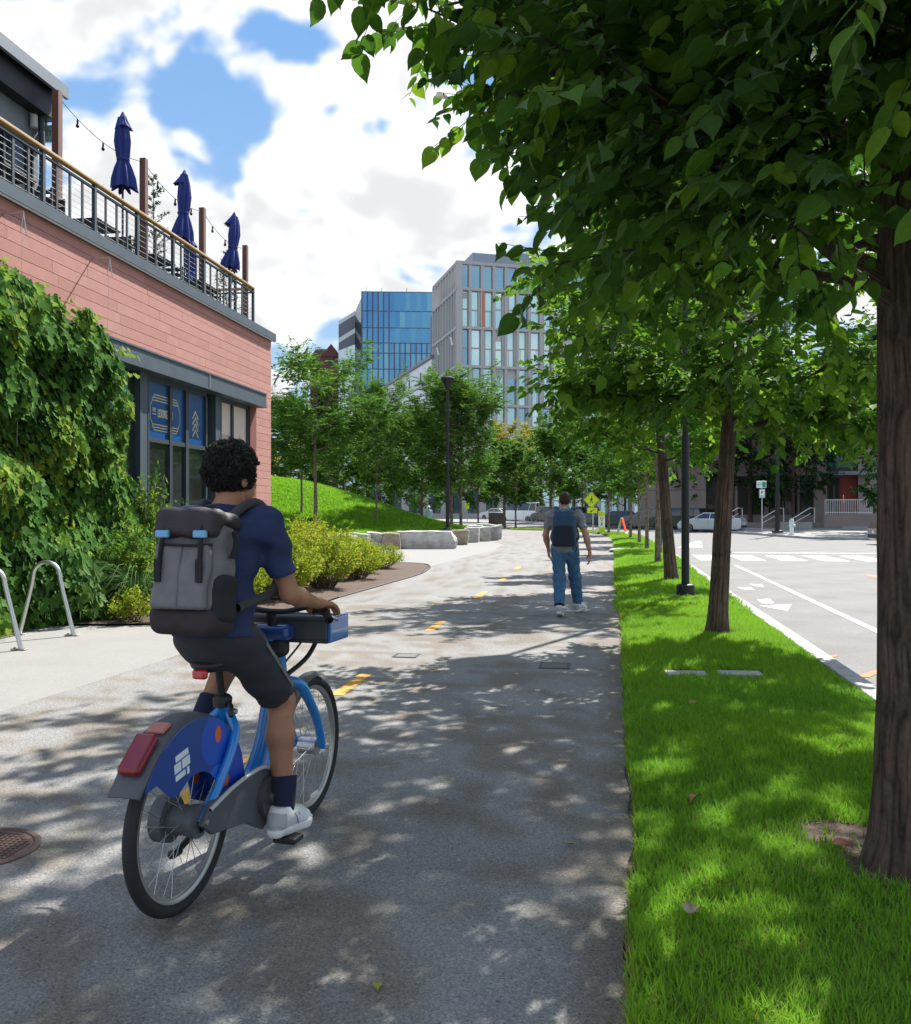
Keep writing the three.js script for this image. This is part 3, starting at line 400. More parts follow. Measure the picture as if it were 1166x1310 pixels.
// ── folded parasols ──
function parasol(px, topY, x, len, label, skew) {
  const q = onX(px, 300, x), t = thing('folded_parasol', label, 'parasol', [x, 5.5, q.z], 0, 'folded blue parasols on the roof deck'); const top = topY - 5.5;
  obj('pole', bar(V(0, 0, 0), V(0, top - 0.05, 0), 0.019, 8), M.darkSteel, t); obj('base', [cyl(0.26, 0.24, 0.07, 0, 0, 0, 20), cyl(0.04, 0.03, 0.25, 0, 0.07, 0)], M.blackMetal, t);
  const cloth = phy(0.022, 0.04, 0.2, 0.85, { sheen: 0.3 });
  const lob = (rows, y1, y0, seed) => { const n = rows.length, seg = 48, pos = [], idx = []; for (let i = 0; i < n; i++) for (let k = 0; k <= seg; k++) { const a = k / seg * 6.2832, [tt, r, fold] = rows[i], f = 1 + fold * Math.cos(a * 8 + seed) + 0.12 * Math.sin(a * 3 + seed * 2 + tt * 3), y = lerp(y1, y0, tt) - (i === n - 1 ? (n > 5 ? 0.035 : 0.008) * Math.cos(a * 8 + seed) : 0); pos.push(Math.cos(a) * r * f + skew * tt * tt * 0.12, y, Math.sin(a) * r * f); } for (let i = 0; i < n - 1; i++) for (let k = 0; k < seg; k++) { const a = i * (seg + 1) + k, b = a + seg + 1; idx.push(a, a + 1, b, b, a + 1, b + 1); } const g = new THREE.BufferGeometry(); g.setAttribute('position', new THREE.Float32BufferAttribute(pos, 3)); g.setIndex(idx); g.computeVertexNormals(); return g; };
  obj('canopy', lob([[0, 0.07, 0.05], [0.15, 0.1, 0.15], [0.35, 0.115, 0.2], [0.55, 0.095, 0.2], [0.62, 0.085, 0.15], [0.72, 0.12, 0.25], [0.88, 0.165, 0.3], [1, 0.185, 0.3]], top - 0.1, top - len, px), cloth, t);
  obj('vent_cap', lob([[0, 0.012, 0], [0.3, 0.05, 0.05], [0.75, 0.105, 0.08], [1, 0.135, 0.1]], top, top - 0.28, px + 1), cloth, t);
  obj('tie', lathe([[0.105, 0], [0.11, 0.02], [0.105, 0.04]], skew * 0.045, top - len * 0.64, 0, 16), cloth, t);
}
parasol(157, 8.2, -7.85, 1.3, 'folded blue parasol beside the pavilion, first along the railing', 0.2);
parasol(236, 8.1, -7.85, 1.35, 'folded blue parasol between the two middle deck posts', -0.6);
parasol(243, 7.55, -8.75, 1.35, 'shorter folded blue parasol half hidden behind another and the railing', 0.3);
parasol(300, 8.1, -7.85, 1.25, 'folded blue parasol near the far corner of the roof deck', -0.8);
// ── tables and chairs on the deck ──
{
  const dk = std(0.028, 0.03, 0.034, 0.6);
  const table = (x, z, lab) => { const t = thing('deck_table', lab, 'table', [x, 5.5, z], 0, 'dark tables on the roof deck'); obj('table_top', rbx(0.75, 0.04, 0.75, 0.01, 0, 0.72, 0), dk, t); for (const [a, b] of [[1, 1], [1, -1], [-1, 1], [-1, -1]]) obj('leg', bx(0.04, 0.7, 0.04, a * 0.33, 0.35, b * 0.33), dk, t); return t; };
  const chair = (x, z, a, lab) => { const t = thing('deck_chair', lab, 'chair', [x, 5.5, z], a, 'dark chairs on the roof deck'); obj('seat', rbx(0.44, 0.03, 0.42, 0.01, 0, 0.45, 0), dk, t); for (let k = 0; k < 3; k++) obj('back_slat', rbx(0.42, 0.07, 0.02, 0.006, 0, 0.58 + k * 0.11, 0.22, 0, 0.12), dk, t); for (const [p, q] of [[1, 1], [1, -1], [-1, 1], [-1, -1]]) obj('leg', bx(0.03, q > 0 ? 0.85 : 0.44, 0.03, p * 0.2, q > 0 ? 0.425 : 0.22, q * 0.2), dk, t); };
  [-11.9, -14.3, -16.4, -18.3].forEach((z, i) => { const w = ['the pavilion end', 'the first parasol', 'the half hidden parasol', 'the far corner shrub'][i]; table(-8.35, z, `dark square deck table by ${w}`); chair(-8.3, z - 0.75, 0.1 + Math.PI, `dark slatted deck chair on the far side of the table by ${w}`); chair(-8.4, z + 0.72, -0.1, `dark slatted deck chair on the near side of the table by ${w}`); });
}
// ── bike racks ──
{
  const rack = (a, b, h, label) => { const c = a.clone().add(b).multiplyScalar(0.5), t = thing('bike_rack', label, 'bike rack', [c.x, 0, c.z], 0, 'steel bike racks'); const A = a.clone().sub(c), B = b.clone().sub(c), u = B.clone().sub(A).normalize(), pts = []; pts.push(A.clone().setY(0.01), A.clone().addScaledVector(u, 0.14).setY(h * 0.62)); for (let k = 0; k <= 10; k++) { const q = Math.PI * (1 - k / 10); pts.push(A.clone().lerp(B, 0.5).addScaledVector(u, Math.cos(q) * 0.165).setY(h - 0.165 + Math.sin(q) * 0.165 - 0.02)); } pts.push(B.clone().addScaledVector(u, -0.14).setY(h * 0.62), B.clone().setY(0.01)); const steel = std(0.6, 0.6, 0.6, 0.34, { metalness: 0.9, bumpMap: grainBump, bumpScale: 0.0004 }); obj('hoop', tube(pts, 0.024, 12, 60), steel, t); for (const p of [A, B]) { const f = obj('foot_plate', [rbx(0.16, 0.012, 0.07, 0.004, p.x - 0.02, 0.007, p.z)], steel, t); obj('bolt', [cyl(0.012, 0.012, 0.012, p.x - 0.07, 0.013, p.z, 6)], M.darkSteel, f); } };
  rack(V(-6.55, 0, -9.75), V(-5.88, 0, -9.76), 0.86, 'bent steel bike rack hoop closest to the creeper');
  rack(V(-6.48, 0, -8.62), V(-5.8, 0, -8.66), 0.86, 'bent steel bike rack hoop standing further from the creeper, partly out of view');
}

// ───────────── lawn mound, boulders, lamps ─────────────
function moundH(X, D) { const d = Math.hypot(X + 11, D - 50.5); return 0.45 + 2.95 * (0.5 + 0.5 * Math.cos(Math.PI * Math.min(1, d / 13.6))) - 0.75 * smooth(-0.6, 0.35, d - lerp(14.5, 13.0, smooth(0.5, 0.9, (X + 11) / (d + 1e-6)))) + 0.12 * (fbm3(X * 0.25, 5, D * 0.25, 3) - 0.5); }
const moundY = (x, z) => moundH(x * CS - z * SN, depthOf(x, z));
{
  const pos = [], uv = [], idx = [], nx = 90, nz = 72; for (let j = 0; j <= nz; j++) for (let i = 0; i <= nx; i++) { const X = lerp(-30, 5.2, i / nx), D = lerp(34, 67, j / nz), [x, z] = camXZ(X, D); pos.push(x, moundH(X, D), z); uv.push(x, z); } for (let j = 0; j < nz; j++) for (let i = 0; i < nx; i++) { const a = j * (nx + 1) + i, b = a + nx + 1; idx.push(a, a + 1, b, b, a + 1, b + 1); }
  const g = new THREE.BufferGeometry(); g.setAttribute('position', new THREE.Float32BufferAttribute(pos, 3)); g.setAttribute('uv', new THREE.Float32BufferAttribute(uv, 2)); g.setIndex(idx); g.computeVertexNormals();
  struct('lawn_mound', g, MG.turf, 'smooth green grass mound behind the boulders');
  const r = RNG(77), s = []; for (let i = 0; i < 60000; i++) { const X = lerp(-19, 4.5, r()), D = lerp(35, 58, r()), h = moundH(X, D); if (h < 0.1) continue; const [x, z] = camXZ(X, D); s.push([x, h - 0.01, z, 1.1 + 0.7 * r(), r() * 6.28, 0.85 + 0.55 * fbm3(x * 0.5, 3, z * 0.5, 3) + 0.2 * (r() - 0.5), r() - 0.5]); }
  turf('mound_grass', 'bright green mown grass covering the mound', tuft(9, 14, 0.07, 0.13, 0.008), s);
  const f = []; for (let i = 0; i < 9000; i++) { const z = lerp(-56, -69.4, r()), a = pathR(z), b = Math.max(a + 1.8, farX(z)), x = lerp(a, b, r()); f.push([x, 0.025 + groundY(x, z), z, 1.2 + 0.6 * r(), r() * 6.28, 0.9 + 0.4 * r(), r() - 0.5]); }
  turf('verge_grass', 'mown grass at the rounded end of the verge by the cross street', tuft(10, 12, 0.06, 0.09, 0.007), f);
}
function boulder(seed, sx, sy, sz) {
  const g0 = new THREE.BoxGeometry(1, 1, 1, 10, 8, 10), p = g0.attributes.position;
  for (let i = 0; i < p.count; i++) { let x = p.getX(i), y = p.getY(i), z = p.getZ(i); const l = Math.hypot(x, y, z), k = lerp(1, 0.62 / l, 0.22); x *= k; y *= k; z *= k; const n = fbm3(x * 2.2 + seed, y * 2.2, z * 2.2, 3) - 0.5, n2 = fbm3(x * 7 + seed, y * 7, z * 7 + 5, 3) - 0.5; const f = 1 + 0.26 * n + 0.09 * n2; p.setXYZ(i, x * f * sx * (1 + 0.12 * Math.sin(seed * 3 + y * 2)), (y * (1 + 0.16 * n2) + 0.5) * sy + (x * Math.sin(seed * 5)) * 0.12 * sy, z * f * sz); }
  const g = g0.toNonIndexed(); g.computeVertexNormals(); g.translate(0, -0.08, 0); return muv(g);
}
{
  const stone = [[0.40, 0.385, 0.36], [0.30, 0.25, 0.185], [0.27, 0.27, 0.27], [0.46, 0.445, 0.42]].map((c, i) => std(1, 1, 1, 0.9, { map: rep(patchTex(...c, 0.45, 5, 120 + i), 0.9), bumpMap: rep(grainBump, 2), bumpScale: 0.01 }));
  const list = [[400, 424, 706, 0.6, 2, 'dark grey boulder half hidden behind the yellow-green shrubs'], [426, 452, 705, 0.6, 0, 'pale boulder at the end of the shrubs'], [447, 471, 704, 0.62, 2, 'dark grey slanting boulder beside a pale one'], [468, 490, 703, 0.64, 0, 'pale grey square boulder next to the tan one'], [488, 512, 703, 0.62, 1, 'small tan rust-stained boulder beside the long granite block'], [510, 578, 702, 0.68, 3, 'long pale granite block, largest of the boulders'], [576, 599, 697, 0.64, 1, 'tan and white boulder at the end of the long granite block'], [594, 614, 694, 0.7, 0, 'rounded grey boulder before the curve of the stone row'], [611, 628, 692.5, 0.7, 0, 'upright pale boulder in the curve of the stone row'], [625, 637, 691.5, 0.7, 2, 'dark grey boulder near the end of the stone row'], [634, 642, 690, 0.75, 3, 'narrow pale boulder closing the end of the stone row']];
  list.forEach(([a, b, y, h, m, lab], i) => { const p = gp((a + b) / 2, y), w = (b - a) / FL * depthOf(p.x, p.z) * 1.02, d = 0.85; const o = obj('boulder', boulder(i * 3.7 + 1, w, h + 0.1, d), stone[m]); o.position.set(p.x - SN * 0.35, 0, p.z - CS * 0.35); o.rotation.y = TH + 0.06 * Math.sin(i * 5); tag(o, lab, 'boulder', 'boulders along the mound'); });
  for (const [a, b, y, lab] of [[596, 620, 684, 'flat pale stone lying on the boulder row'], [612, 637, 679.5, 'flat pale boulder behind the end of the stone row']]) { const p = gp((a + b) / 2, y + 8), w = (b - a) / FL * depthOf(p.x, p.z); const o = obj('boulder', boulder(a * 0.1, w, 0.85, 0.9), stone[3]); o.position.set(p.x - SN * 1.3, 0, p.z - CS * 1.3); o.rotation.y = TH; tag(o, lab, 'boulder', 'boulders along the mound'); }
}
function lampPost(x, y, z, h, r, label, head = true) {
  const t = thing('street_lamp', label, 'street lamp', [x, y, z], 0, 'black street lamps');
  obj('pole', [lathe([[r, 0], [r, h * 0.35], [r * 0.72, h * 0.36], [r * 0.68, h - 0.5], [0, h - 0.5]], 0, 0, 0, 14)], M.blackMetal, t);
  obj('base_collar', lathe([[r * 2.2, 0], [r * 2.25, 0.14], [r * 2.0, 0.17], [r, 0.175]], 0, 0.072, 0, 20), M.blackMetal, t);
  obj('footing', cyl(r * 3.9, r * 3.7, 0.14, 0, -0.07, 0, 24), M.concrete, t);
  if (head) { const hd = obj('lamp_head', [lathe([[0.34, h], [0.35, h + 0.05], [0.2, h + 0.09], [0, h + 0.1]], 0, 0, 0, 24), lathe([[0.34, h], [0.3, h - 0.05], [0.09, h - 0.5], [0.05, h - 0.55]], 0, 0, 0, 24)], M.blackMetal, t); obj('diffuser', cyl(0.28, 0.28, 0.02, 0, h - 0.035, 0, 20), std(0.5, 0.5, 0.48, 0.4), hd); }
  return t;
}
{ const p = at(573, 668, 44); lampPost(p.x, moundY(p.x, p.z), p.z, 7.4, 0.095, 'tall black street lamp standing on the grass mound'); obj('lamp_footing', cyl(0.38, 0.36, 0.35, p.x, moundY(p.x, p.z) - 0.2, p.z, 20), M.concrete); tag(scene.children.at(-1), 'round concrete footing under the lamp on the mound', 'footing'); }
{ const p = gp(877, 772); lampPost(p.x, 0.06, p.z, 7.2, 0.062, 'black street lamp on the grass verge between the tree trunks'); }

// ───────────── far buildings ─────────────
const farMat = { stone: std(1, 1, 1, 0.85, { map: rep(patchTex(0.46, 0.45, 0.445, 0.08, 4, 140), 0.1) }), dark: std(0.10, 0.105, 0.115, 0.5), brown: std(0.14, 0.075, 0.08, 0.6) };
const glass = (r, g, b, metal = 0.75) => std(r, g, b, 0.09, { metalness: metal });
// local frame of a facade: origin O (camera right/ahead), direction along the facade u (camera frame)
function facadeFrame(name, label, A, B, baseY = 0) { const [ax, az] = camXZ(...A), [bx_, bz] = camXZ(...B), t = thing(name, label, 'building', [ax, baseY, az]); t.rotation.y = Math.atan2(-(bz - az), bx_ - ax); t.userData.len = undefined; delete t.userData.len; return [t, Math.hypot(bx_ - ax, bz - az)]; }
{ // grey stone grid tower: x along the front, +z towards the street, left flank runs back along -z
  const [t] = facadeFrame('grey_tower', 'grey stone office tower with a grid of tall paired windows', [0.5, 150], [58.6, 165], 0);
  const P = 2.06, N = 30, rows = 6, FH = 6.35, top = 42.6, parapet = top, y0 = 3.0, rng = RNG(500);
  const gl = [glass(0.46, 0.66, 0.66), glass(0.36, 0.54, 0.58), glass(0.6, 0.76, 0.75), glass(0.27, 0.43, 0.50), glass(0.52, 0.72, 0.67)], blind = std(0.5, 0.55, 0.53, 0.7);
  const wall = [], sub = []; const band = (y, h, d = 0.3) => wall.push(bx(N * P + 0.8, h, d, N * P / 2, y, -d / 2 + 0.06));
  obj('core', [box2(0.3, N * P, 0, 38.2, -22, -0.9)], farMat.dark, t);
  obj('penthouse', [box2(3.5, 40, 38.2, 45.5, -14, -4), box2(10, 26, 45.5, 46.3, -13.5, -5)], std(0.27, 0.31, 0.37, 0.5, { metalness: 0.3 }), t);
  for (let k = 0; k <= rows; k++) band(38.3 - k * FH, 0.42, 0.8); band(top, 0.5, 0.7);
  for (let c = 0; c <= N; c++) { wall.push(box2(c * P - 0.3, c * P + (c === 0 ? 0.7 : 0.16), 0, top - 0.25, -0.85, 0)); }
  for (let r = 0; r < rows; r++) for (let c = 0; c < N; c++) { if (c > 13 && r < 5) continue; if (c > 16) continue; const yT = 38.09 - r * FH, yB = yT - FH + 0.42, left = rng() < 0.5, w = rng() < 0.45 ? 1.6 : 1.2, x0 = left ? c * P + (c === 0 ? 0.7 : 0.16) : (c + 1) * P - 0.3 - w, x1 = x0 + w, ym = (yT + yB) / 2 + (rng() - 0.5) * 0.4;
    const fx0 = c * P + (c === 0 ? 0.7 : 0.16), fx1 = (c + 1) * P - 0.3; if (!left && x0 > fx0 + 0.05) wall.push(box2(fx0, x0, yB, yT, -0.84, -0.3)); if (left && x1 < fx1 - 0.05) wall.push(box2(x1, fx1, yB, yT, -0.84, -0.3));
    const win = obj('window', [bx(w, yT - ym - 0.12, 0.04, (x0 + x1) / 2, (yT + ym + 0.12) / 2, -0.62), bx(w, ym - 0.12 - yB, 0.04, (x0 + x1) / 2, (yB + ym - 0.12) / 2, -0.62)], gl[Math.floor(rng() * 5)], t); obj('transom', [bx(w, 0.24, 0.1, (x0 + x1) / 2, ym, -0.6), ...(rng() < 0.5 ? [bx(0.07, ym - yB - 0.12, 0.08, x0 + w * (rng() < 0.5 ? 0.3 : 0.7), (ym + yB) / 2, -0.6)] : [])], farMat.stone, win); if (rng() < 0.3) obj('blind', bx(w - 0.1, 0.9 + rng() * 1.2, 0.02, (x0 + x1) / 2, yT - 0.8, -0.59), blind, win); }
  // remaining bays, hidden behind the street trees
  sub.push(bx((N - 14) * P, 32, 0.04, (N + 14) * P / 2, 20, -0.7)); obj('glazing', sub, gl[1], t);
  const or = obj('fin', box2(2 * P - 0.1, 2 * P + 0.28, 38.09 - FH + 0.45, 38.0, -0.5, 0.03), std(0.62, 0.16, 0.09, 0.6), t); or.userData.label = 'orange fin';
  // parapet screen glass
  for (let c = 0; c < 14; c++) if (rng() < 0.75) obj('screen_pane', bx(P - 0.5, 3.6, 0.04, c * P + P / 2 - 0.05, 40.4, -0.5), gl[3], t);
  // left flank
  const FN = 9, FD = 17.7, FP = FD / FN; for (let c = 0; c <= FN; c++) wall.push(box2(-0.3, 0.55, 0, top - 0.2, -c * FP - 0.18, -c * FP + 0.18)); for (let k = 0; k <= rows; k++) wall.push(box2(-0.32, 0.3, 38.1 - k * FH, 38.5 - k * FH, -FD, 0)); wall.push(box2(-0.3, 0.3, top - 0.25, top + 0.25, -FD, 0));
  for (let r = 0; r < rows; r++) for (let c = 0; c < FN; c++) obj('window', box2(0.2, 0.24, 38.09 - (r + 1) * FH + 0.42, 38.05 - r * FH, -c * FP - 0.2 - (c % 2) * 0.4, -(c + 1) * FP + 0.2), gl[Math.floor(rng() * 5)], t);
  for (const [c, r] of [[1, 1], [1, 2], [6, 1], [7, 2]]) obj('open_vent', bx(0.05, 1.4, 1.0, -0.45, 38 - r * FH - 1.5, -c * FP - FP / 2, 0, 0, 0.25), std(0.6, 0.62, 0.64, 0.3), t);
  obj('wall', wall, farMat.stone, t);
}
{ // blue curtain wall
  const [t, len] = facadeFrame('blue_glass_building', 'blue glass office block with dark red vertical fins', [-23.0, 225], [-4.5, 226], 0); const top = 55.9, rng = RNG(510);
  const ys = [373, 397.6, 419, 438.5, 451.5, 472, 494, 515].map((y) => 1.4 + (657 - y) / FL * 225), n = 13, P = 17.3 / n;
  const gl = [glass(0.10, 0.30, 0.50), glass(0.095, 0.285, 0.48), glass(0.115, 0.325, 0.51), glass(0.15, 0.37, 0.52)];
  obj('core', box2(0.05, 18.4, 0, top - 0.1, -16, -0.4), std(0.03, 0.06, 0.1, 0.5), t);
  for (let r = 0; r < 7; r++) for (let c = 0; c < n + 1; c++) { const m = obj('pane', bx(P - 0.1, ys[r] - ys[r + 1] - 0.22, 0.06, c * P + P / 2, (ys[r] + ys[r + 1]) / 2, 0, (rng() - 0.5) * 0.01, (rng() - 0.5) * 0.012), gl[Math.floor(rng() * 4)], t); }
  obj('spandrel', ys.map((y) => bx(18.5, 0.22, 0.12, 9.2, y, 0)), std(0.03, 0.1, 0.2, 0.4), t);
  for (let c = 0; c <= n + 1; c++) { const long = c < 6; obj('fin', [box2(c * P - 0.15, c * P + 0.15, long ? ys[6] : ys[6], long ? ys[0] : ys[3], -0.02, 0.34)], farMat.brown, t); if (!long) obj('mullion', box2(c * P - 0.05, c * P + 0.05, ys[3], ys[0], 0.02, 0.2), std(0.2, 0.34, 0.44, 0.4), t); }
  for (const x of [0.9, 4.7, 10.9]) obj('roof_mast', bar(V(x, top, -0.5), V(x + 0.2, top + 1.2, -0.5), 0.06), farMat.dark, t);
}
{ // faceted pale tower
  const t = thing('faceted_tower', 'narrow pale glass tower with angled louvre bands', 'building', [...camXZ(-27.2, 232), 0].slice(0, 1).concat([0, camXZ(-27.2, 232)[1]])); t.rotation.y = TH;
  const k = 232 / FL, X = (px) => (px - 446) * k, Y = (py) => 1.4 + (657 - py) * k;
  const pan = (pts, mat, name, dz = 0) => { const s = prism(pts.map(([x, y]) => [X(x), Y(y)]), 0.4); s.translate(0, 0, dz); return obj(name, s, mat, t); };
  const pale = std(0.55, 0.6, 0.6, 0.3, { metalness: 0.4 }), louvre = std(0.16, 0.17, 0.2, 0.6), gl = glass(0.5, 0.62, 0.62), gb = glass(0.2, 0.4, 0.5);
  obj('core', [box2(X(434), X(463), 0, Y(412), -14, -0.1)], louvre, t);
  pan([[434, 411], [455, 398], [455, 403], [434, 416]], pale, 'cap'); pan([[434, 416], [455, 403], [455, 420], [434, 433]], louvre, 'louvre_band'); pan([[434, 433], [455, 420], [455, 426], [434, 439]], pale, 'cap'); pan([[434, 439], [455, 426], [455, 441], [434, 449]], louvre, 'louvre_band'); pan([[434, 449], [455, 440], [455, 660], [434, 660]], gl, 'glazing');
  pan([[455, 398], [463, 380], [463, 416], [455, 403]], pale, 'cap', -0.5); pan([[455, 403], [463, 416], [463, 432], [455, 420]], louvre, 'louvre_band', -0.5); pan([[455, 420], [463, 432], [463, 440], [455, 426]], pale, 'cap', -0.5); pan([[455, 426], [463, 440], [463, 455], [455, 441]], louvre, 'louvre_band', -0.5); pan([[455, 441], [463, 455], [463, 660], [455, 660]], gb, 'glazing', -0.5);
  for (let i = 0; i < 14; i++) { obj('lattice_bar', bar(V(X(455), Y(460 + i * 9), 0.05), V(X(463), Y(448 + i * 9), 0.05), 0.09, 4), pale, t); obj('lattice_bar', bar(V(X(455), Y(448 + i * 9), 0.05), V(X(463), Y(460 + i * 9), 0.05), 0.09, 4), pale, t); if (i < 8) obj('lattice_bar', bar(V(X(434), Y(466 + i * 12), 0.5), V(X(455), Y(458 + i * 12), 0.5), 0.08, 4), std(0.3, 0.36, 0.36, 0.5), t); }
}
{ // long white building running back from the tower
  const [t, len] = facadeFrame('white_glass_building', 'long white glazed building with a dark roof edge between the towers', [-16.8, 209], [-4.3, 166.3], 0);
  obj('wall', box2(0, len, 0, 29.6, -10, 0), std(0.62, 0.64, 0.67, 0.25, { metalness: 0.2 }), t); obj('roof_edge', box2(-0.3, len + 0.3, 29.6, 30.2, -10.2, 0.35), std(0.2, 0.2, 0.23, 0.5), t);
  for (let i = 0; i < 9; i++) for (const y of [27.2, 23.4]) { if ((i + (y > 25 ? 0 : 1)) % 2 === 0) continue; obj('window', bx(0.9, 1.9, 0.12, 4 + i * 4.6, y, 0.02), farMat.dark, t); }
  for (const y of [20.5, 25.3]) obj('string_course', box2(0, len, y, y + 0.35, 0.001, 0.14), std(0.3, 0.31, 0.34, 0.5), t);
  obj('louvre_screen', (() => { const g = []; for (let i = 0; i < 9; i++) g.push(bx(0.35, 5, 0.35, -4.6 + i * 0.52, 27.5, 0.4)); g.push(bx(5, 0.3, 0.4, -2.4, 30.1, 0.4), bx(4.8, 26, 2, -2.4, 13.5, -1.4)); return g; })(), std(0.07, 0.07, 0.075, 0.6), t);
}
{ // brick gable beyond
  const c = camXZ(-34.5, 245), t = thing('brick_gable_building', 'dark red brick building with steep brown gables, just above the trees', 'building', [c[0], 0, c[1]], TH); const k = 245 / FL, X = (px) => (px - 418) * k, Y = (py) => 1.4 + (657 - py) * k;
  obj('wall', [box2(X(397), X(436), 0, Y(456), -10, 0)], std(0.16, 0.07, 0.06, 0.9), t); const g1 = prism([[X(397), Y(456)], [X(404), Y(446)], [X(418), Y(446)], [X(412), Y(456)]], 8); g1.translate(0, 0, -8.5); const g2 = prism([[X(411), Y(456)], [X(424), Y(440)], [X(437), Y(456)]], 9); g2.translate(0, 0, -8.6); obj('roof', [g1], std(0.14, 0.085, 0.07, 0.8), t); obj('gable', [g2], std(0.15, 0.06, 0.05, 0.85), t);
  for (const x of [404, 424]) obj('window', bx(1.2, 2.2, 0.1, X(x), Y(462), 0.04), M.glassDark, t);
}
{ // low stone frontage seen under the trees at the end of the path
  const [t, len] = facadeFrame('stone_frontage', 'pale stone building front with dark windows under the trees', [-12, 122], [12, 128], G(115)); const st = std(1, 1, 1, 0.85, { map: rep(patchTex(0.42, 0.41, 0.4, 0.1, 4, 150), 0.2) });
  const g = [box2(0, len, 0, 0.7, -6, 0), box2(0, len, 4.2, 8, -6, 0)]; for (let i = 0; i <= 9; i++) g.push(box2(i * 2.7 - 0.5, i * 2.7 + 0.5, 0.7, 4.2, -6, 0)); obj('wall', g, st, t); for (let i = 0; i < 9; i++) { const w = obj('window', box2(i * 2.7 + 0.55, i * 2.7 + 2.15, 0.75, 4.15, -0.5, -0.4), std(0.05, 0.11, 0.12, 0.1), t); obj('frame', [box2(i * 2.7 + 1.3, i * 2.7 + 1.4, 0.75, 4.15, -0.4, -0.33)], M.blackMetal, w); }
}
// ───────────── far side of the street on the right ─────────────
const kerbFar = [[1300, 693], [1166, 692], [1109, 691], [1044, 690], [1002, 687], [950, 683]].map(([x, y]) => { const p = gp(x, y, -0.12); return [p.x, p.z]; });
const farBack = camXZ(60, 150);
{
  const L2 = kerbFar.at(-1), ext = [L2, camXZ(16, 82), camXZ(6, 92), camXZ(-12, 110), camXZ(-60, 112.5)];
  struct('sidewalk', sheet([...kerbFar, ...ext.slice(1), camXZ(-60, 114.8), camXZ(70, 114.8), camXZ(70, 60)], 0), MG.slab, 'concrete sidewalk across the street');
  const k2 = new THREE.Group(); k2.name = 'far_kerb'; k2.userData = { kind: 'structure', label: 'granite kerb across the street' }; scene.add(k2); const pts = [...kerbFar, ...ext.slice(1, 4)];
  for (let i = 0; i < pts.length - 1; i++) { const [ax, az] = pts[i], [b0, bz] = pts[i + 1], n = Math.max(1, Math.round(Math.hypot(b0 - ax, bz - az) / 2.4)); for (let q = 0; q < n; q++) { const x0 = lerp(ax, b0, q / n), z0 = lerp(az, bz, q / n), x1 = lerp(ax, b0, (q + 1) / n), z1 = lerp(az, bz, (q + 1) / n), xm = (x0 + x1) / 2, zm = (z0 + z1) / 2, g = rbx(0.18, 0.25, Math.hypot(x1 - x0, z1 - z0) - 0.01, 0.01); g.rotateY(Math.atan2(x1 - x0, z1 - z0)); g.translate(xm, groundY(xm, zm) - 0.105, zm); obj('kerb_stone', muv(g), MG.kerb, k2); } }
}
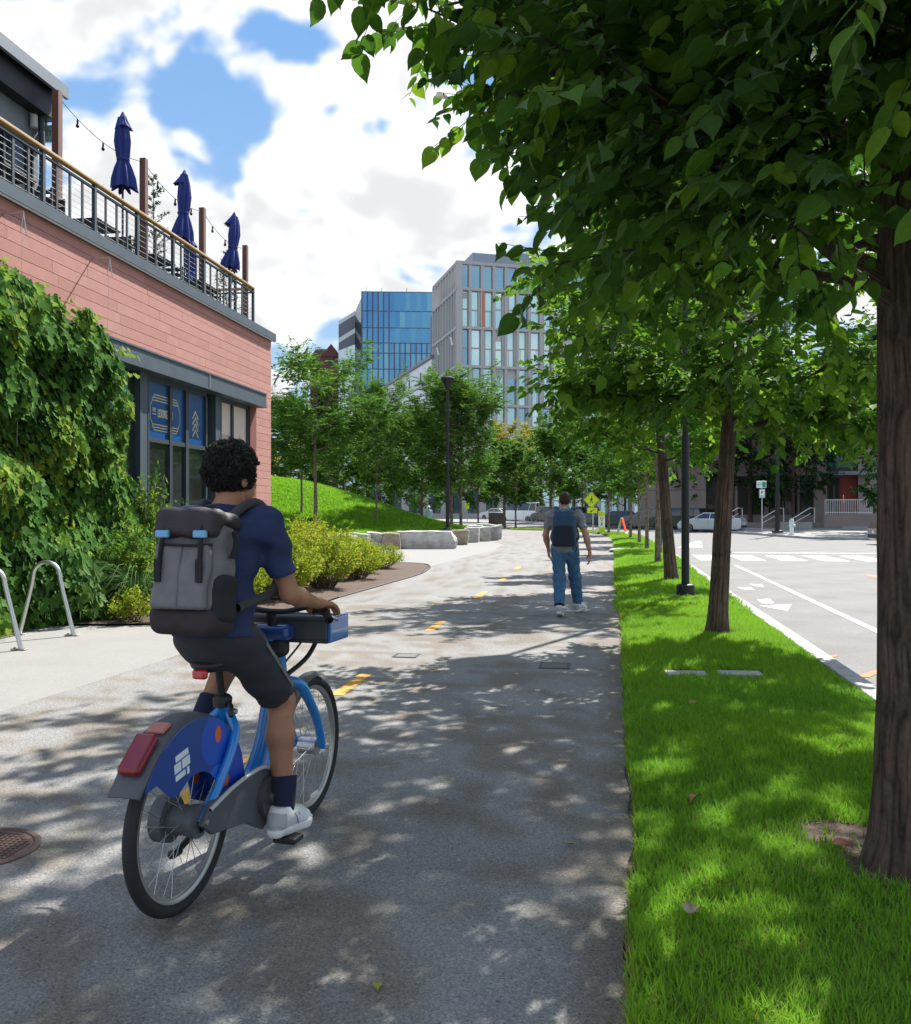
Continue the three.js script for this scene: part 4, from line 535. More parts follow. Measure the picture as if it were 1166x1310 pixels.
{ // shaded tan building with the red door
  const [t, len] = facadeFrame('tan_building', 'tan panelled building with a red door behind dark trees', [17, 84], [62, 66], 0.1); // x along the front
  const tan = std(1, 1, 1, 0.85, { map: rep(patchTex(0.30, 0.245, 0.225, 0.12, 4, 160), 0.3) }), groove = std(0.1, 0.085, 0.08, 0.9);
  const ux = (px, D0 = 76) => { let best = 0, bd = 1e9; for (let s = 0; s < len; s += 0.05) { const X = lerp(17, 62, s / len), D = lerp(84, 66, s / len), p = CX + X / D * FL; if (Math.abs(p - px) < bd) { bd = Math.abs(p - px); best = s; } } return best; };
  const a = ux(1058), b = ux(1098), m = ux(1075), hs = 13; // entrance recess
  const wall = [box2(a - 26 < 0 ? 0 : a - 26, a, 0, hs, -10, 0), box2(b, len, 0, hs, -10, 0), box2(a, b, 9, hs, -10, 0), box2(a, b, 0, 9, -10, -1.2)]; obj('wall', wall.map((g) => muv(g)), tan, t);
  for (let y = 3.4; y < 13; y += 2.6) obj('panel_joint', [box2(0, a - 0.01, y, y + 0.05, 0.001, 0.012), box2(b + 0.01, len, y, y + 0.05, 0.001, 0.012)], groove, t);
  obj('glazing', box2(a + 0.1, b - 0.1, 5.2, 8.9, -1.1, -0.9), std(0.05, 0.22, 0.24, 0.1), t); obj('mullion', [box2(m - 0.06, m + 0.06, 5.2, 8.9, -0.9, -0.8)], farMat.dark, t);
  const cn = obj('canopy', box2(a - 0.4, b + 1.0, 4.55, 4.85, -0.8, 0.9), std(0.2, 0.26, 0.28, 0.5), t); const dr = obj('door', box2(m, b - 0.1, 0.5, 4.5, -1.1, -0.95), std(0.28, 0.03, 0.02, 0.5), t); obj('handle', box2(m + 0.25, m + 0.31, 2.2, 2.9, -0.95, -0.88), M.chrome, dr); const d2 = obj('door', box2(a + 0.2, m - 0.12, 0.5, 4.4, -1.1, -0.97), M.blackMetal, t); obj('door_glass', box2(a + 0.5, m - 0.4, 1.2, 3.9, -0.97, -0.95), M.glassDark, d2);
  for (const px of [905, 925, 945, 962, 985, 1005, 1025]) { const s = ux(px); const w = obj('window', box2(s, s + 0.9, 1.2, 4.6, -0.02, 0.03), M.glassDark, t); obj('frame', [box2(s - 0.1, s, 1.2, 4.6, 0.001, 0.08), box2(s + 0.9, s + 1.0, 1.2, 4.6, 0.001, 0.08)], M.blackMetal, w); }
  obj('plinth', muv(box2(0.4, len, -0.1, 0.55, 0, 4.6)), std(1, 1, 1, 0.9, { map: rep(patchTex(0.24, 0.2, 0.18, 0.15, 4, 163), 0.4) }), t); obj('ramp_wall', muv(box2(ux(1054), len, 0.0, 1.25, 4.6, 4.85)), tan, t); obj('ramp_slab', box2(ux(1076), len, 0.0, 0.28, 4.85, 6.4), M.concrete, t);
  // ramp railing
  const r0 = ux(1056), r1 = ux(1112), zr = 4.72; const rail = obj('ramp_railing', [box2(r0, r1, 2.38, 2.44, zr - 0.03, zr + 0.03), box2(r0, r1, 1.36, 1.41, zr - 0.02, zr + 0.02)], M.white, t); for (let i = 0; i <= 26; i++) { const s = lerp(r0, r1, i / 26); obj('baluster', box2(s - 0.018, s + 0.018, 1.25, 2.38, zr - 0.018, zr + 0.018), M.white, rail); }
  // steps and their handrails
  const s0 = ux(997), s1 = ux(1040); for (let k = 0; k < 4; k++) obj('step', box2(s0, s1, 0, 0.16 * (k + 1) - 0.02, 4.6, 6.2 - k * 0.38), M.concrete, t);
  for (const s of [s0 + 0.2, s1 - 0.2, ux(935), ux(950)]) obj('handrail', [tube([[s - 1.2, 0, 6.6], [s - 1.2, 0.95, 6.6], [s - 1.1, 1.0, 6.5], [s, 1.75, 4.75], [s + 0.35, 1.75, 4.7], [s + 0.35, 0.56, 4.5]], 0.04, 6), bar(V(s - 1.18, 0.55, 6.58), V(s + 0.05, 1.3, 4.7), 0.03)], M.white, t);
}
// ───────────── street furniture ─────────────
function signPost(name, label, category, px, py, depthOff, h, build, group) { const p = gp(px, py, depthOff), t = thing(name, label, category, [p.x, p.y, p.z], TH - 0.02, group); obj('post', bx(0.06, h, 0.05, 0, h / 2, 0), M.galv, t); build(t, h); return t; }
const plate = (w, h, x, y, z, tex, t, name = 'sign_plate') => { const b = obj(name, rbx(w, h, 0.02, 0.006, x, y, z), M.galv, t); const g = new THREE.PlaneGeometry(w * 0.99, h * 0.99); g.translate(x, y, z + 0.0125); obj('sign_face', g, std(1, 1, 1, 0.5, { map: tex }), b); };
{
  const ped = (c, s, ox, oy) => { c.save(); c.translate(ox, oy); c.scale(s, s); c.fillStyle = '#161610'; c.strokeStyle = '#161610'; c.lineCap = 'round'; c.beginPath(); c.arc(4, -62, 11, 0, 7); c.fill(); const l = (w, ...q) => { c.lineWidth = w; c.beginPath(); c.moveTo(q[0], q[1]); for (let i = 2; i < q.length; i += 2) c.lineTo(q[i], q[i + 1]); c.stroke(); }; l(22, 0, -40, -4, -2); l(13, -2, 0, 14, 28, 26, 62); l(13, -4, 0, -16, 30, -34, 58); l(9, 2, -40, 24, -18, 36, -22); l(9, -2, -40, -22, -22, -26, 0); c.restore(); };
  const p = gp(757, 684), t = thing('crossing_sign', 'yellow-green diamond pedestrian crossing sign with arrow plate beneath', 'road sign', [p.x, p.y, p.z], TH);
  const k = depthOf(p.x, p.z) / FL; obj('post', bx(0.07, 54 * k, 0.05, 0.1, 27 * k, -0.03), M.galv, t);
  const dia = canvasTex(256, 256, (c) => { c.fillStyle = '#d8e90c'; c.fillRect(0, 0, 256, 256); c.strokeStyle = '#222'; c.lineWidth = 5; c.strokeRect(10, 10, 236, 236); c.translate(128, 128); c.rotate(Math.PI / 4); ped(c, 1.15, 0, 6); });
  const dg = new THREE.PlaneGeometry(14.4 * k, 14.4 * k); dg.rotateZ(Math.PI / 4); dg.translate(0, 44.5 * k, 0.022); const bk = rbx(14.6 * k, 14.6 * k, 0.02, 0.01); bk.rotateZ(Math.PI / 4); bk.translate(0, 44.5 * k, 0.008); const d0 = obj('sign_plate', bk, M.galv, t); obj('sign_face', dg, std(1, 1, 1, 0.45, { map: dia }), d0);
  plate(13 * k, 7 * k, 0.05, 31 * k, 0.01, canvasTex(256, 128, (c) => { c.fillStyle = '#d8e90c'; c.fillRect(0, 0, 256, 128); c.strokeStyle = c.fillStyle = '#15150f'; c.lineWidth = 14; c.beginPath(); c.moveTo(190, 30); c.lineTo(90, 88); c.stroke(); c.beginPath(); c.moveTo(60, 105); c.lineTo(120, 98); c.lineTo(92, 60); c.fill(); }), t);
  const q = gp(770, 683), s = thing('crosswalk_panel', 'upright white and lime crosswalk yield panel on the ground', 'road sign', [q.x, q.y, q.z], TH), kk = depthOf(q.x, q.z) / FL;
  obj('base', rbx(0.5, 0.07, 0.4, 0.02, 0, 0.035, 0), M.rubber, s); const tx = canvasTex(128, 400, (c) => { c.fillStyle = '#eef0ea'; c.fillRect(0, 0, 128, 400); c.fillStyle = '#d2e60e'; c.fillRect(8, 10, 112, 90); c.fillRect(8, 310, 112, 80); c.fillStyle = '#c33'; c.beginPath(); c.moveTo(22, 125); c.lineTo(106, 125); c.lineTo(64, 195); c.fill(); c.fillStyle = '#fff'; c.beginPath(); c.moveTo(44, 137); c.lineTo(84, 137); c.lineTo(64, 170); c.fill(); ped(c, 0.6, 64, 250); }); plate(8.6 * kk, 27 * kk, 0, 14.5 * kk + 0.07, 0, tx, s, 'panel');
  const bq = gp(796, 687), bt = thing('folding_barricade', 'folding orange and white striped barricade leaning open on the grass', 'barricade', [bq.x, bq.y + 0.03, bq.z], TH + 1.15), hb = 1.15; const or = std(1, 1, 1, 0.6, { map: canvasTex(64, 256, (c) => { c.fillStyle = '#f4f1ea'; c.fillRect(0, 0, 64, 256); c.fillStyle = '#ea4a16'; c.fillRect(0, 0, 64, 185); c.fillRect(0, 210, 64, 46); }) });
  for (const s2_ of [1, -1]) { const pn = rbx(0.5, hb, 0.03, 0.01, 0, hb / 2 - 0.02, 0); pn.rotateX(s2_ * -0.28); pn.translate(0, 0, s2_ * 0.32); obj('panel', muv(pn), s2_ > 0 ? or : M.white, bt); const fp = new THREE.PlaneGeometry(0.5, hb); fp.translate(0, hb / 2 - 0.02, 0.018); fp.rotateX(-0.28); fp.translate(0, 0, 0.32); if (s2_ > 0) obj('panel_face', fp, or, bt.children.at(-1)); } obj('hinge', bar(V(-0.26, hb * 0.955, 0), V(0.26, hb * 0.955, 0), 0.018), M.galv, bt);
}
const pk = (band) => canvasTex(128, 192, (c) => { c.fillStyle = '#e8eeea'; c.fillRect(0, 0, 128, 192); c.strokeStyle = band; c.lineWidth = 8; c.strokeRect(8, 8, 112, 176); c.fillStyle = band; c.font = 'bold 96px sans-serif'; c.fillText('P', 34, 110); c.fillRect(24, 140, 80, 10); c.fillRect(24, 160, 80, 8); });
signPost('parking_sign', 'paired parking signs on a steel post beside the fire hydrant', 'road sign', 975, 680, 0, 3.55, (t) => { const k = 65 / FL; plate(0.7, 0.5, -0.05, 3.35, 0.04, canvasTex(192, 128, (c) => { c.fillStyle = '#dfe8e4'; c.fillRect(0, 0, 192, 128); c.fillStyle = '#2f8f6a'; c.fillRect(110, 10, 74, 108); c.fillStyle = '#3c7a90'; c.fillRect(16, 30, 80, 14); c.fillRect(16, 60, 80, 12); c.fillRect(16, 88, 60, 10); }), t); plate(0.42, 0.62, 0, 2.7, 0.04, pk('#24443c'), t); });
signPost('parking_sign', 'single parking sign on a post behind the silver car', 'road sign', 894, 671, 0, 3.1, (t) => { plate(0.4, 0.8, 0, 2.7, 0.04, pk('#24443c'), t); });
signPost('lime_sign', 'small lime green sign on a thin post near the stone frontage', 'road sign', 598, 668, 0, 2.2, (t) => plate(0.42, 1.0, 0, 1.9, 0.03, canvasTex(64, 128, (c) => { c.fillStyle = '#b8dd1e'; c.fillRect(0, 0, 64, 128); c.fillStyle = '#5d7a14'; c.fillRect(12, 30, 40, 22); c.fillRect(12, 70, 40, 12); }), t));
{ const p = gp(846, 712), t = thing('sign_post', 'slim dark green post in the grass between tree trunks', 'post', [p.x, 0, p.z]); obj('shaft', bx(0.06, 3.2, 0.05, 0, 1.6, 0), std(0.05, 0.1, 0.09, 0.5), t); obj('base_plate', bx(0.14, 0.03, 0.14, 0, 0.055, 0), M.darkSteel, t); }
{ const p = gp(933, 707, -0.12), t = thing('flexible_post', 'short dark delineator post standing on the street', 'post', [p.x, -0.12, p.z]); obj('shaft', cyl(0.045, 0.045, 0.72, 0, 0.03, 0, 10), std(0.05, 0.09, 0.08, 0.6), t); obj('base', cyl(0.12, 0.09, 0.04, 0, 0, 0, 12), M.rubber, t); }
{ const p = gp(995, 683), t = lampPost(p.x, p.y, p.z, 7.5, 0.16, 'dark blue-grey street lamp across the street behind the hydrant'); }
{ const p = gp(1013, 684), t = thing('fire_hydrant', 'pale blue and white fire hydrant on the far sidewalk', 'fire hydrant', [p.x, p.y, p.z], 0.3); const pb = std(0.45, 0.58, 0.62, 0.5), wh = M.white; obj('barrel', lathe([[0.2, 0], [0.2, 0.06], [0.13, 0.08], [0.13, 0.7], [0.17, 0.72], [0.17, 0.8]], 0, 0, 0, 20), wh, t); obj('bonnet', lathe([[0.165, 0.8], [0.15, 0.9], [0.09, 0.99], [0.05, 1.0], [0.05, 1.07], [0, 1.07]], 0, 0, 0, 20), pb, t); for (const a of [0, 1.57, 3.14]) { const g = cyl(0.075, 0.075, 0.12, 0, 0, 0, 12); g.rotateX(Math.PI / 2); g.translate(0, 0.58, 0.12); g.rotateY(a); obj('nozzle_cap', g, pb, t); } }
{ const p = gp(636, 672), t = thing('planter', 'round brown concrete planter at the end of the path', 'planter', [p.x, p.y, p.z]); obj('tub', [lathe([[0.62, 0], [0.75, 0.1], [0.78, 1.1], [0.72, 1.14], [0.66, 1.1], [0.6, 0.9], [0, 0.88]], 0, 0, 0, 24)], std(1, 1, 1, 0.9, { map: patchTex(0.13, 0.105, 0.085, 0.2, 6, 170) }), t); obj('soil', cyl(0.61, 0.61, 0.04, 0, 0.89, 0, 20), MG.soil, t); }
// deck evergreens' planters and others are built with the plants

// ───────────── foliage ─────────────
const veinAt = (u, v) => { const d = Math.abs(v - 0.5), side = ((u - d * 0.9) * 7) % 1, q = Math.abs(((side + 1) % 1) - 0.5) * 2; return Math.max(Math.exp(-d * d / 0.0004), 0.75 * Math.exp(-(1 - q) * (1 - q) / 0.006) * smooth(0.5, 0.1, d)); };
const leafVein = texture(128, (u, v) => { const k = 0.86 + 0.3 * veinAt(u, v) + 0.3 * (tfbm(u, v, 6, 4, 401) - 0.5); return [s2(0.82 * k * 1.02), s2(0.82 * k), s2(0.82 * k)]; }), leafBump = texture(128, (u, v) => 0.7 - 0.5 * veinAt(u, v) + 0.2 * tfbm(u, v, 12, 3, 403), false);
const leafMat = phy(1.35, 1.35, 1.3, 0.9, { map: leafVein, bumpMap: leafBump, bumpScale: 0.0025, transmission: 0.55, thickness: 0, specularIntensity: 0.2, clearcoat: 0.14, clearcoatRoughness: 0.4, vertexColors: true });
const softLeaf = phy(1, 1, 1, 0.95, { transmission: 0.45, thickness: 0, specularIntensity: 0.12, vertexColors: true });
const barkR = (u, v) => { const wx = 0.03 * (tna(u, v, 6, 6, 209) - 0.5), a = 1 - Math.abs(2 * tna(u + wx, v, 22, 4, 211) - 1), b = 1 - Math.abs(2 * tna(u + wx, v, 46, 9, 213) - 1), c = tna(u, v, 90, 30, 215); return clamp(1.15 - 0.75 * Math.pow(a, 2.2) - 0.45 * Math.pow(b, 3) - 0.25 * c); };
const barkTex = texture(512, (u, v) => { const w = tfbm(u, v, 6, 3, 201), ridge = barkR(u, v), k = 0.3 + 1.05 * ridge * (0.65 + 0.6 * w) + 0.3 * (tn(u, v, 96, 205) - 0.5); return [s2(0.1 * k), s2(0.062 * k), s2(0.047 * k)]; });
const barkBump = texture(512, (u, v) => 0.8 * barkR(u, v) + 0.2 * tfbm(u, v, 48, 3, 207), false);
const bark = std(1, 1, 1, 0.95, { map: rep(barkTex, 1, 0.9), bumpMap: rep(barkBump, 1, 0.9), bumpScale: 0.02 });
const barkGrey = std(1.9, 2.1, 2.1, 0.95, { map: rep(barkTex, 0.5, 1.5), bumpMap: rep(barkBump, 0.5, 1.5), bumpScale: 0.006 });
// leaf outlines: [along, across, lift] points of midrib and one edge
const LEAF = {
  far: { v: [[0, 0, 0], [0.45, -0.5, 0.06], [0.45, 0.5, 0.06], [1, 0, -0.06]], t: [[0, 1, 3], [0, 3, 2]] },
  ovate: (() => { const m = [[0, 0, 0], [0.22, 0, -0.02], [0.5, 0, -0.03], [0.78, 0, -0.05], [1, 0, -0.16]], e = [[-0.02, 0.2, 0.03], [0.1, 0.41, 0.08], [0.29, 0.5, 0.1], [0.52, 0.45, 0.08], [0.74, 0.27, 0.03], [0.88, 0.1, -0.06]]; const v = [...m, ...e, ...e.map(([a, b, c]) => [a, -b, c * 0.8])]; const side = (o, f) => [[0, o, o + 1], [0, o + 1, 1], [1, o + 1, o + 2], [1, o + 2, 2], [2, o + 2, o + 3], [2, o + 3, 3], [3, o + 3, o + 4], [3, o + 4, o + 5], [3, o + 5, 4]].map((q) => f ? [q[0], q[2], q[1]] : q); return { v, t: [...side(5, true), ...side(11, false)] }; })(),
  lobed: (() => { const o = [[0, 0], [-0.12, 0.3], [0.1, 0.52], [0.22, 0.36], [0.5, 0.55], [0.58, 0.3], [1, 0]], v = [[0.3, 0, -0.03], ...o.map(([a, b]) => [a, b, 0.14 * b]), ...o.slice(1, 6).reverse().map(([a, b]) => [a, -b, 0.14 * b])]; const t = []; for (let i = 1; i < v.length; i++) t.push([0, i + 1 < v.length ? i + 1 : 1, i]); return { v, t }; })(),
};
function leafCloud(leaves, type) {
  const S = LEAF[type], nv = S.v.length, nt = S.t.length, pos = new Float32Array(leaves.length * nv * 3), nor = new Float32Array(leaves.length * nv * 3), col = new Float32Array(leaves.length * nv * 3), uvs = new Float32Array(leaves.length * nv * 2), idx = new Uint32Array(leaves.length * nt * 3);
  const b = V(0, 0, 0);
  leaves.forEach((f, i) => { b.crossVectors(f.n, f.a); for (let k = 0; k < nv; k++) { const [u, w, h] = S.v[k], o = (i * nv + k) * 3, L1 = u * f.l, W1 = w * f.w, H1 = h * f.l * (f.k ?? 1); pos[o] = f.p.x + f.a.x * L1 + b.x * W1 + f.n.x * H1; pos[o + 1] = f.p.y + f.a.y * L1 + b.y * W1 + f.n.y * H1; pos[o + 2] = f.p.z + f.a.z * L1 + b.z * W1 + f.n.z * H1; uvs[(i * nv + k) * 2] = u; uvs[(i * nv + k) * 2 + 1] = w + 0.5; const s = w > 0 ? -0.3 : w < 0 ? 0.3 : 0; nor[o] = f.n.x + b.x * s; nor[o + 1] = f.n.y + b.y * s; nor[o + 2] = f.n.z + b.z * s; col[o] = f.c[0]; col[o + 1] = f.c[1]; col[o + 2] = f.c[2]; } for (let k = 0; k < nt; k++) { const q = S.t[k], o = (i * nt + k) * 3; idx[o] = i * nv + q[0]; idx[o + 1] = i * nv + q[1]; idx[o + 2] = i * nv + q[2]; } });
  const g = new THREE.BufferGeometry(); g.setAttribute('position', new THREE.BufferAttribute(pos, 3)); g.setAttribute('normal', new THREE.BufferAttribute(nor, 3)); g.setAttribute('uv', new THREE.BufferAttribute(uvs, 2)); g.setAttribute('color', new THREE.BufferAttribute(col, 3)); g.setIndex(new THREE.BufferAttribute(idx, 1)); return g;
}
const unit = (r) => { const z = r() * 2 - 1, a = r() * 6.2832, q = Math.sqrt(1 - z * z); return V(Math.cos(a) * q, z, Math.sin(a) * q); };
const leafOf = (p, axis, n, l, w, c) => { const a = axis.normalize(), nn = n.addScaledVector(a, -n.dot(a)).normalize(); return { p, a, n: nn, l, w, c, k: 0.2 + 1.7 * ((l * 7919.3) % 1) }; };
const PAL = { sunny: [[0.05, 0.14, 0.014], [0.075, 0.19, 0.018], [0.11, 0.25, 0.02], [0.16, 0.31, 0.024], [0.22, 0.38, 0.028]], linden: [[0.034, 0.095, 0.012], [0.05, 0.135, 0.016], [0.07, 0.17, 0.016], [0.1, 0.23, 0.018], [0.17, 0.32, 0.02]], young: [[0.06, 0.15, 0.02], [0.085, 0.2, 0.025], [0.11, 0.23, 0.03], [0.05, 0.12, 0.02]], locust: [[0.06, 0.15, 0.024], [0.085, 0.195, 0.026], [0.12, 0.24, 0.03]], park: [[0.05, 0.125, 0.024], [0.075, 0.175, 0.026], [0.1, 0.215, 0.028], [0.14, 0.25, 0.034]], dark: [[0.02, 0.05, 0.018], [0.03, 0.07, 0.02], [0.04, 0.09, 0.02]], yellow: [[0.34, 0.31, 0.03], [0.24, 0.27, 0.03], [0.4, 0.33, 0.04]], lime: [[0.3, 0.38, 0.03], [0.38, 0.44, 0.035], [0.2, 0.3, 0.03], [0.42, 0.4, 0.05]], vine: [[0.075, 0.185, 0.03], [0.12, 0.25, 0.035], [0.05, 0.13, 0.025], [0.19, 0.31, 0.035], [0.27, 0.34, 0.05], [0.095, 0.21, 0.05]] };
function grow(o) {
  const r = RNG(o.seed), wood = [], leaves = [], H = o.H, lean = o.lean ?? [0, 0], pal = o.pal, wob = RNG(o.seed + 7), w0 = wob() * 6, w1 = wob() * 6;
  const tAt = (y) => { const s = y / H; return V(lean[0] * s + 0.03 * Math.sin(s * 7 + w0) * s * 2, y, lean[1] * s + 0.03 * Math.sin(s * 6 + w1) * s * 2); };
  const tR = (y) => { const s = clamp(y / (H * 0.93)); return o.r0 * (Math.pow(1 - s, 0.85) * 0.92 + 0.03) + o.r0 * 0.42 * Math.exp(-y / 0.13); };
  { const P = [], n = 36; for (let i = 0; i <= n; i++) { const y = H * 0.93 * Math.pow(i / n, 1.5); P.push(tAt(y).setY(y - (i === 0 ? 0.06 : 0))); } const g = tube(P, (s) => tR(H * 0.93 * Math.pow(s, 1.5)), o.tseg ?? 14); if (o.rough) { const p = g.attributes.position, q = g.attributes.normal; for (let i = 0; i < p.count; i++) { const x = p.getX(i), y = p.getY(i), z = p.getZ(i), a = Math.atan2(z, x), k = o.rough * (2.2 * (fbm3(Math.cos(a) * 5, y * 0.9, Math.sin(a) * 5, 4) - 0.5) + 1.0 * (fbm3(x * 22, y * 4, z * 22, 3) - 0.5)) * clamp(tR(y) / o.r0); p.setXYZ(i, x + q.getX(i) * k, y, z + q.getZ(i) * k); } g.computeVertexNormals(); } wood.push(g); }
  const limbs = []; for (let i = 0; i < o.limbs; i++) { const t = (i + 0.6 * r()) / o.limbs, y = o.clear + t * (H * 0.84 - o.clear); limbs.push({ y, t, az: i * 2.39996 + r() * 0.7 + (o.az0 ?? 0), el: lerp(o.el0, o.el1, t) + (r() - 0.5) * 0.25, R: o.R * o.prof(t) * (0.82 + 0.3 * r()) }); }
  for (const e of o.extra ?? []) limbs.push({ t: 0.2, ...e });
  for (const b of limbs) {
    const p = tAt(b.y), Ln = b.L ?? Math.min(b.R / Math.cos(b.el), (H - b.y) / Math.max(0.2, Math.sin(b.el)) * 1.02), pts = [p.clone()], dir = V(Math.cos(b.az) * Math.cos(b.el), Math.sin(b.el), Math.sin(b.az) * Math.cos(b.el)), nS = 7; let q = p.clone();
    for (let k = 0; k < nS; k++) { dir.add(V((r() - 0.5) * 0.22, (o.curve ?? 0.03) + (r() - 0.5) * 0.14, (r() - 0.5) * 0.22)).normalize(); q = q.clone().addScaledVector(dir, Ln / nS); pts.push(q); }
    const rl = b.r ?? Math.min(tR(b.y) * 0.5, 0.012 + Ln * 0.014); wood.push(tube(pts, (s) => lerp(rl, 0.005, Math.pow(s, 0.8)) + rl * 0.9 * Math.exp(-s / 0.06), o.lseg ?? 7, 14));
    const cur = new THREE.CatmullRomCurve3(pts);
    for (let j = 0; j < o.subs; j++) {
      const s = (b.bare ?? 0.16) + (1 - (b.bare ?? 0.16)) * (j + r()) / o.subs, base = cur.getPoint(clamp(s)), ld = cur.getTangent(clamp(s)), side = V(-ld.z, 0, ld.x).normalize().multiplyScalar(j % 2 ? 1 : -1), sd = ld.clone().multiplyScalar(0.55 + 0.5 * s).addScaledVector(side, 0.85 * (1.15 - s)).add(V(0, (o.subUp ?? 0.12) + (r() - 0.5) * 0.7, 0)).normalize(), sl = Ln * 0.42 * (1 - 0.5 * s) * (0.7 + 0.6 * r()) + 0.2;
      const sp = [base.clone()]; let sq = base.clone(); const sdd = sd.clone(); for (let k = 0; k < 4; k++) { sdd.add(V((r() - 0.5) * 0.3, (r() - 0.5) * 0.2 - (o.droop ?? 0) * 0.08, (r() - 0.5) * 0.3)).normalize(); sq = sq.clone().addScaledVector(sdd, sl / 4); sp.push(sq); }
      if (o.subWood !== false) wood.push(tube(sp, (u) => lerp(rl * 0.32 + 0.003, 0.003, u), 5)); const sc = new THREE.CatmullRomCurve3(sp);
      for (let k = 0; k < o.twigs; k++) {
        const u = 0.1 + 0.9 * (k + r()) / o.twigs, tb = sc.getPoint(clamp(u)), td = sc.getTangent(clamp(u)).multiplyScalar(0.6).addScaledVector(unit(r), 0.75).add(V(0, -0.15 * (o.droop ?? 0), 0)).normalize(), tl = o.twig * (0.6 + 0.8 * r()); if (o.twigWood) wood.push(tube([tb, tb.clone().addScaledVector(td, tl * 0.5).add(V(0, -tl * 0.02, 0)), tb.clone().addScaledVector(td, tl)], (x) => 0.0028 - 0.0016 * x, 4));
        const tone = r(), sideV = V(-td.z, 0.0, td.x).normalize();
        for (let m = 0; m < o.lpt; m++) { const f = (m + 0.8) / o.lpt, sg = m % 2 ? 1 : -1, pp = tb.clone().addScaledVector(td, tl * f); pp.y -= (o.droop ?? 0) * 0.05 * f * tl; const ax = td.clone().multiplyScalar(0.55).addScaledVector(sideV, sg * 0.8).add(V((r() - 0.5) * 0.5, -(o.droop ?? 0.3) * (0.4 + 0.6 * r()), (r() - 0.5) * 0.5)), nn = V((r() - 0.5) * 1.9, 1.0, (r() - 0.5) * 1.9), l = o.leaf * (0.5 + 0.8 * r()), c0 = pal[Math.min(pal.length - 1, Math.floor(clamp(tone * 0.7 + r() * 0.4) * pal.length))], v = 0.85 + 0.3 * r(); leaves.push(leafOf(pp, ax, nn, l, l * o.leafW, [c0[0] * v, c0[1] * v, c0[2] * v])); }
      }
    }
  }
  return { wood, leaves };
}
// split the leaves nearest to the eye (those that show largest) from the mass
function visibleFirst(leaves, origin, turn, n) {
  const c = Math.cos(turn), s = Math.sin(turn), seen = []; leaves.forEach((f, i) => { const x = f.p.x * c + f.p.z * s + origin[0], z = -f.p.x * s + f.p.z * c + origin[2], y = f.p.y + origin[1] - CAMH, X = x * CS - z * SN, D = depthOf(x, z); if (D < 0.4) return; const px = CX + X / D * FL, py = HY - y / D * FL; if (px > 10 && px < 1156 && py > 5 && py < 1300) seen.push([D, i]); });
  seen.sort((a, b) => a[0] - b[0]); const pick = new Set(seen.slice(0, n).map((q) => q[1])); return [leaves.filter((_, i) => pick.has(i)), leaves.filter((_, i) => !pick.has(i))];
}
const leafTint = new Map(), unitLeaf = {};
function oneLeaf(f, type, parent, base) {
  unitLeaf[type] ??= (() => { const g = leafCloud([{ p: V(0, 0, 0), a: V(0, 1, 0), n: V(0, 0, 1), l: 1, w: 1, c: [1, 1, 1] }], type); g.deleteAttribute('color'); return norm(g); })();
  const k = `${base.name}${Math.round(f.c[0] * 80)}_${Math.round(f.c[1] * 50)}`; if (!leafTint.has(k)) { const m = leafMat.clone(); m.vertexColors = false; m.color = L(f.c[0] * 1.35, f.c[1] * 1.35, f.c[2] * 1.3); leafTint.set(k, m); }
  const m = new THREE.Mesh(unitLeaf[type], leafTint.get(k)); m.name = 'leaf'; const b = V(0, 0, 0).crossVectors(f.n, f.a); m.matrix.makeBasis(b.clone().multiplyScalar(-f.w), f.a.clone().multiplyScalar(f.l), f.n.clone().multiplyScalar(f.l)).setPosition(f.p); m.matrix.decompose(m.position, m.quaternion, m.scale); m.castShadow = m.receiveShadow = true; parent.add(m);
}
function plantTree(name, label, o, pos, turn, group, opts = {}) {
  const t = thing(name, label, opts.category ?? 'tree', pos, turn, group), { wood, leaves } = grow(o); obj('trunk', wood.slice(0, 1), o.bark ?? bark, t); if (wood.length > 1) obj('branches', wood.slice(1), o.bark2 ?? o.bark ?? bark, t);
  let rest = leaves; if (opts.single) { const [a, b] = visibleFirst(leaves, pos, turn, opts.single); rest = b; for (const f of a) oneLeaf(f, o.type, t, o); }
  const cr = obj('crown', leafCloud(rest, o.type), opts.mat ?? leafMat, t); cr.userData.kind = 'stuff'; return t;
}
const ovoid = (t) => Math.pow(Math.sin(Math.PI * clamp(0.14 + 0.83 * t)), 0.7), broad = (t) => Math.pow(Math.sin(Math.PI * clamp(0.2 + 0.76 * t)), 0.55), pear = (t) => 0.6 + 0.55 * Math.sin(Math.PI * 0.86 * t), vase = (t) => 0.55 + 0.75 * t - 0.55 * t * t;
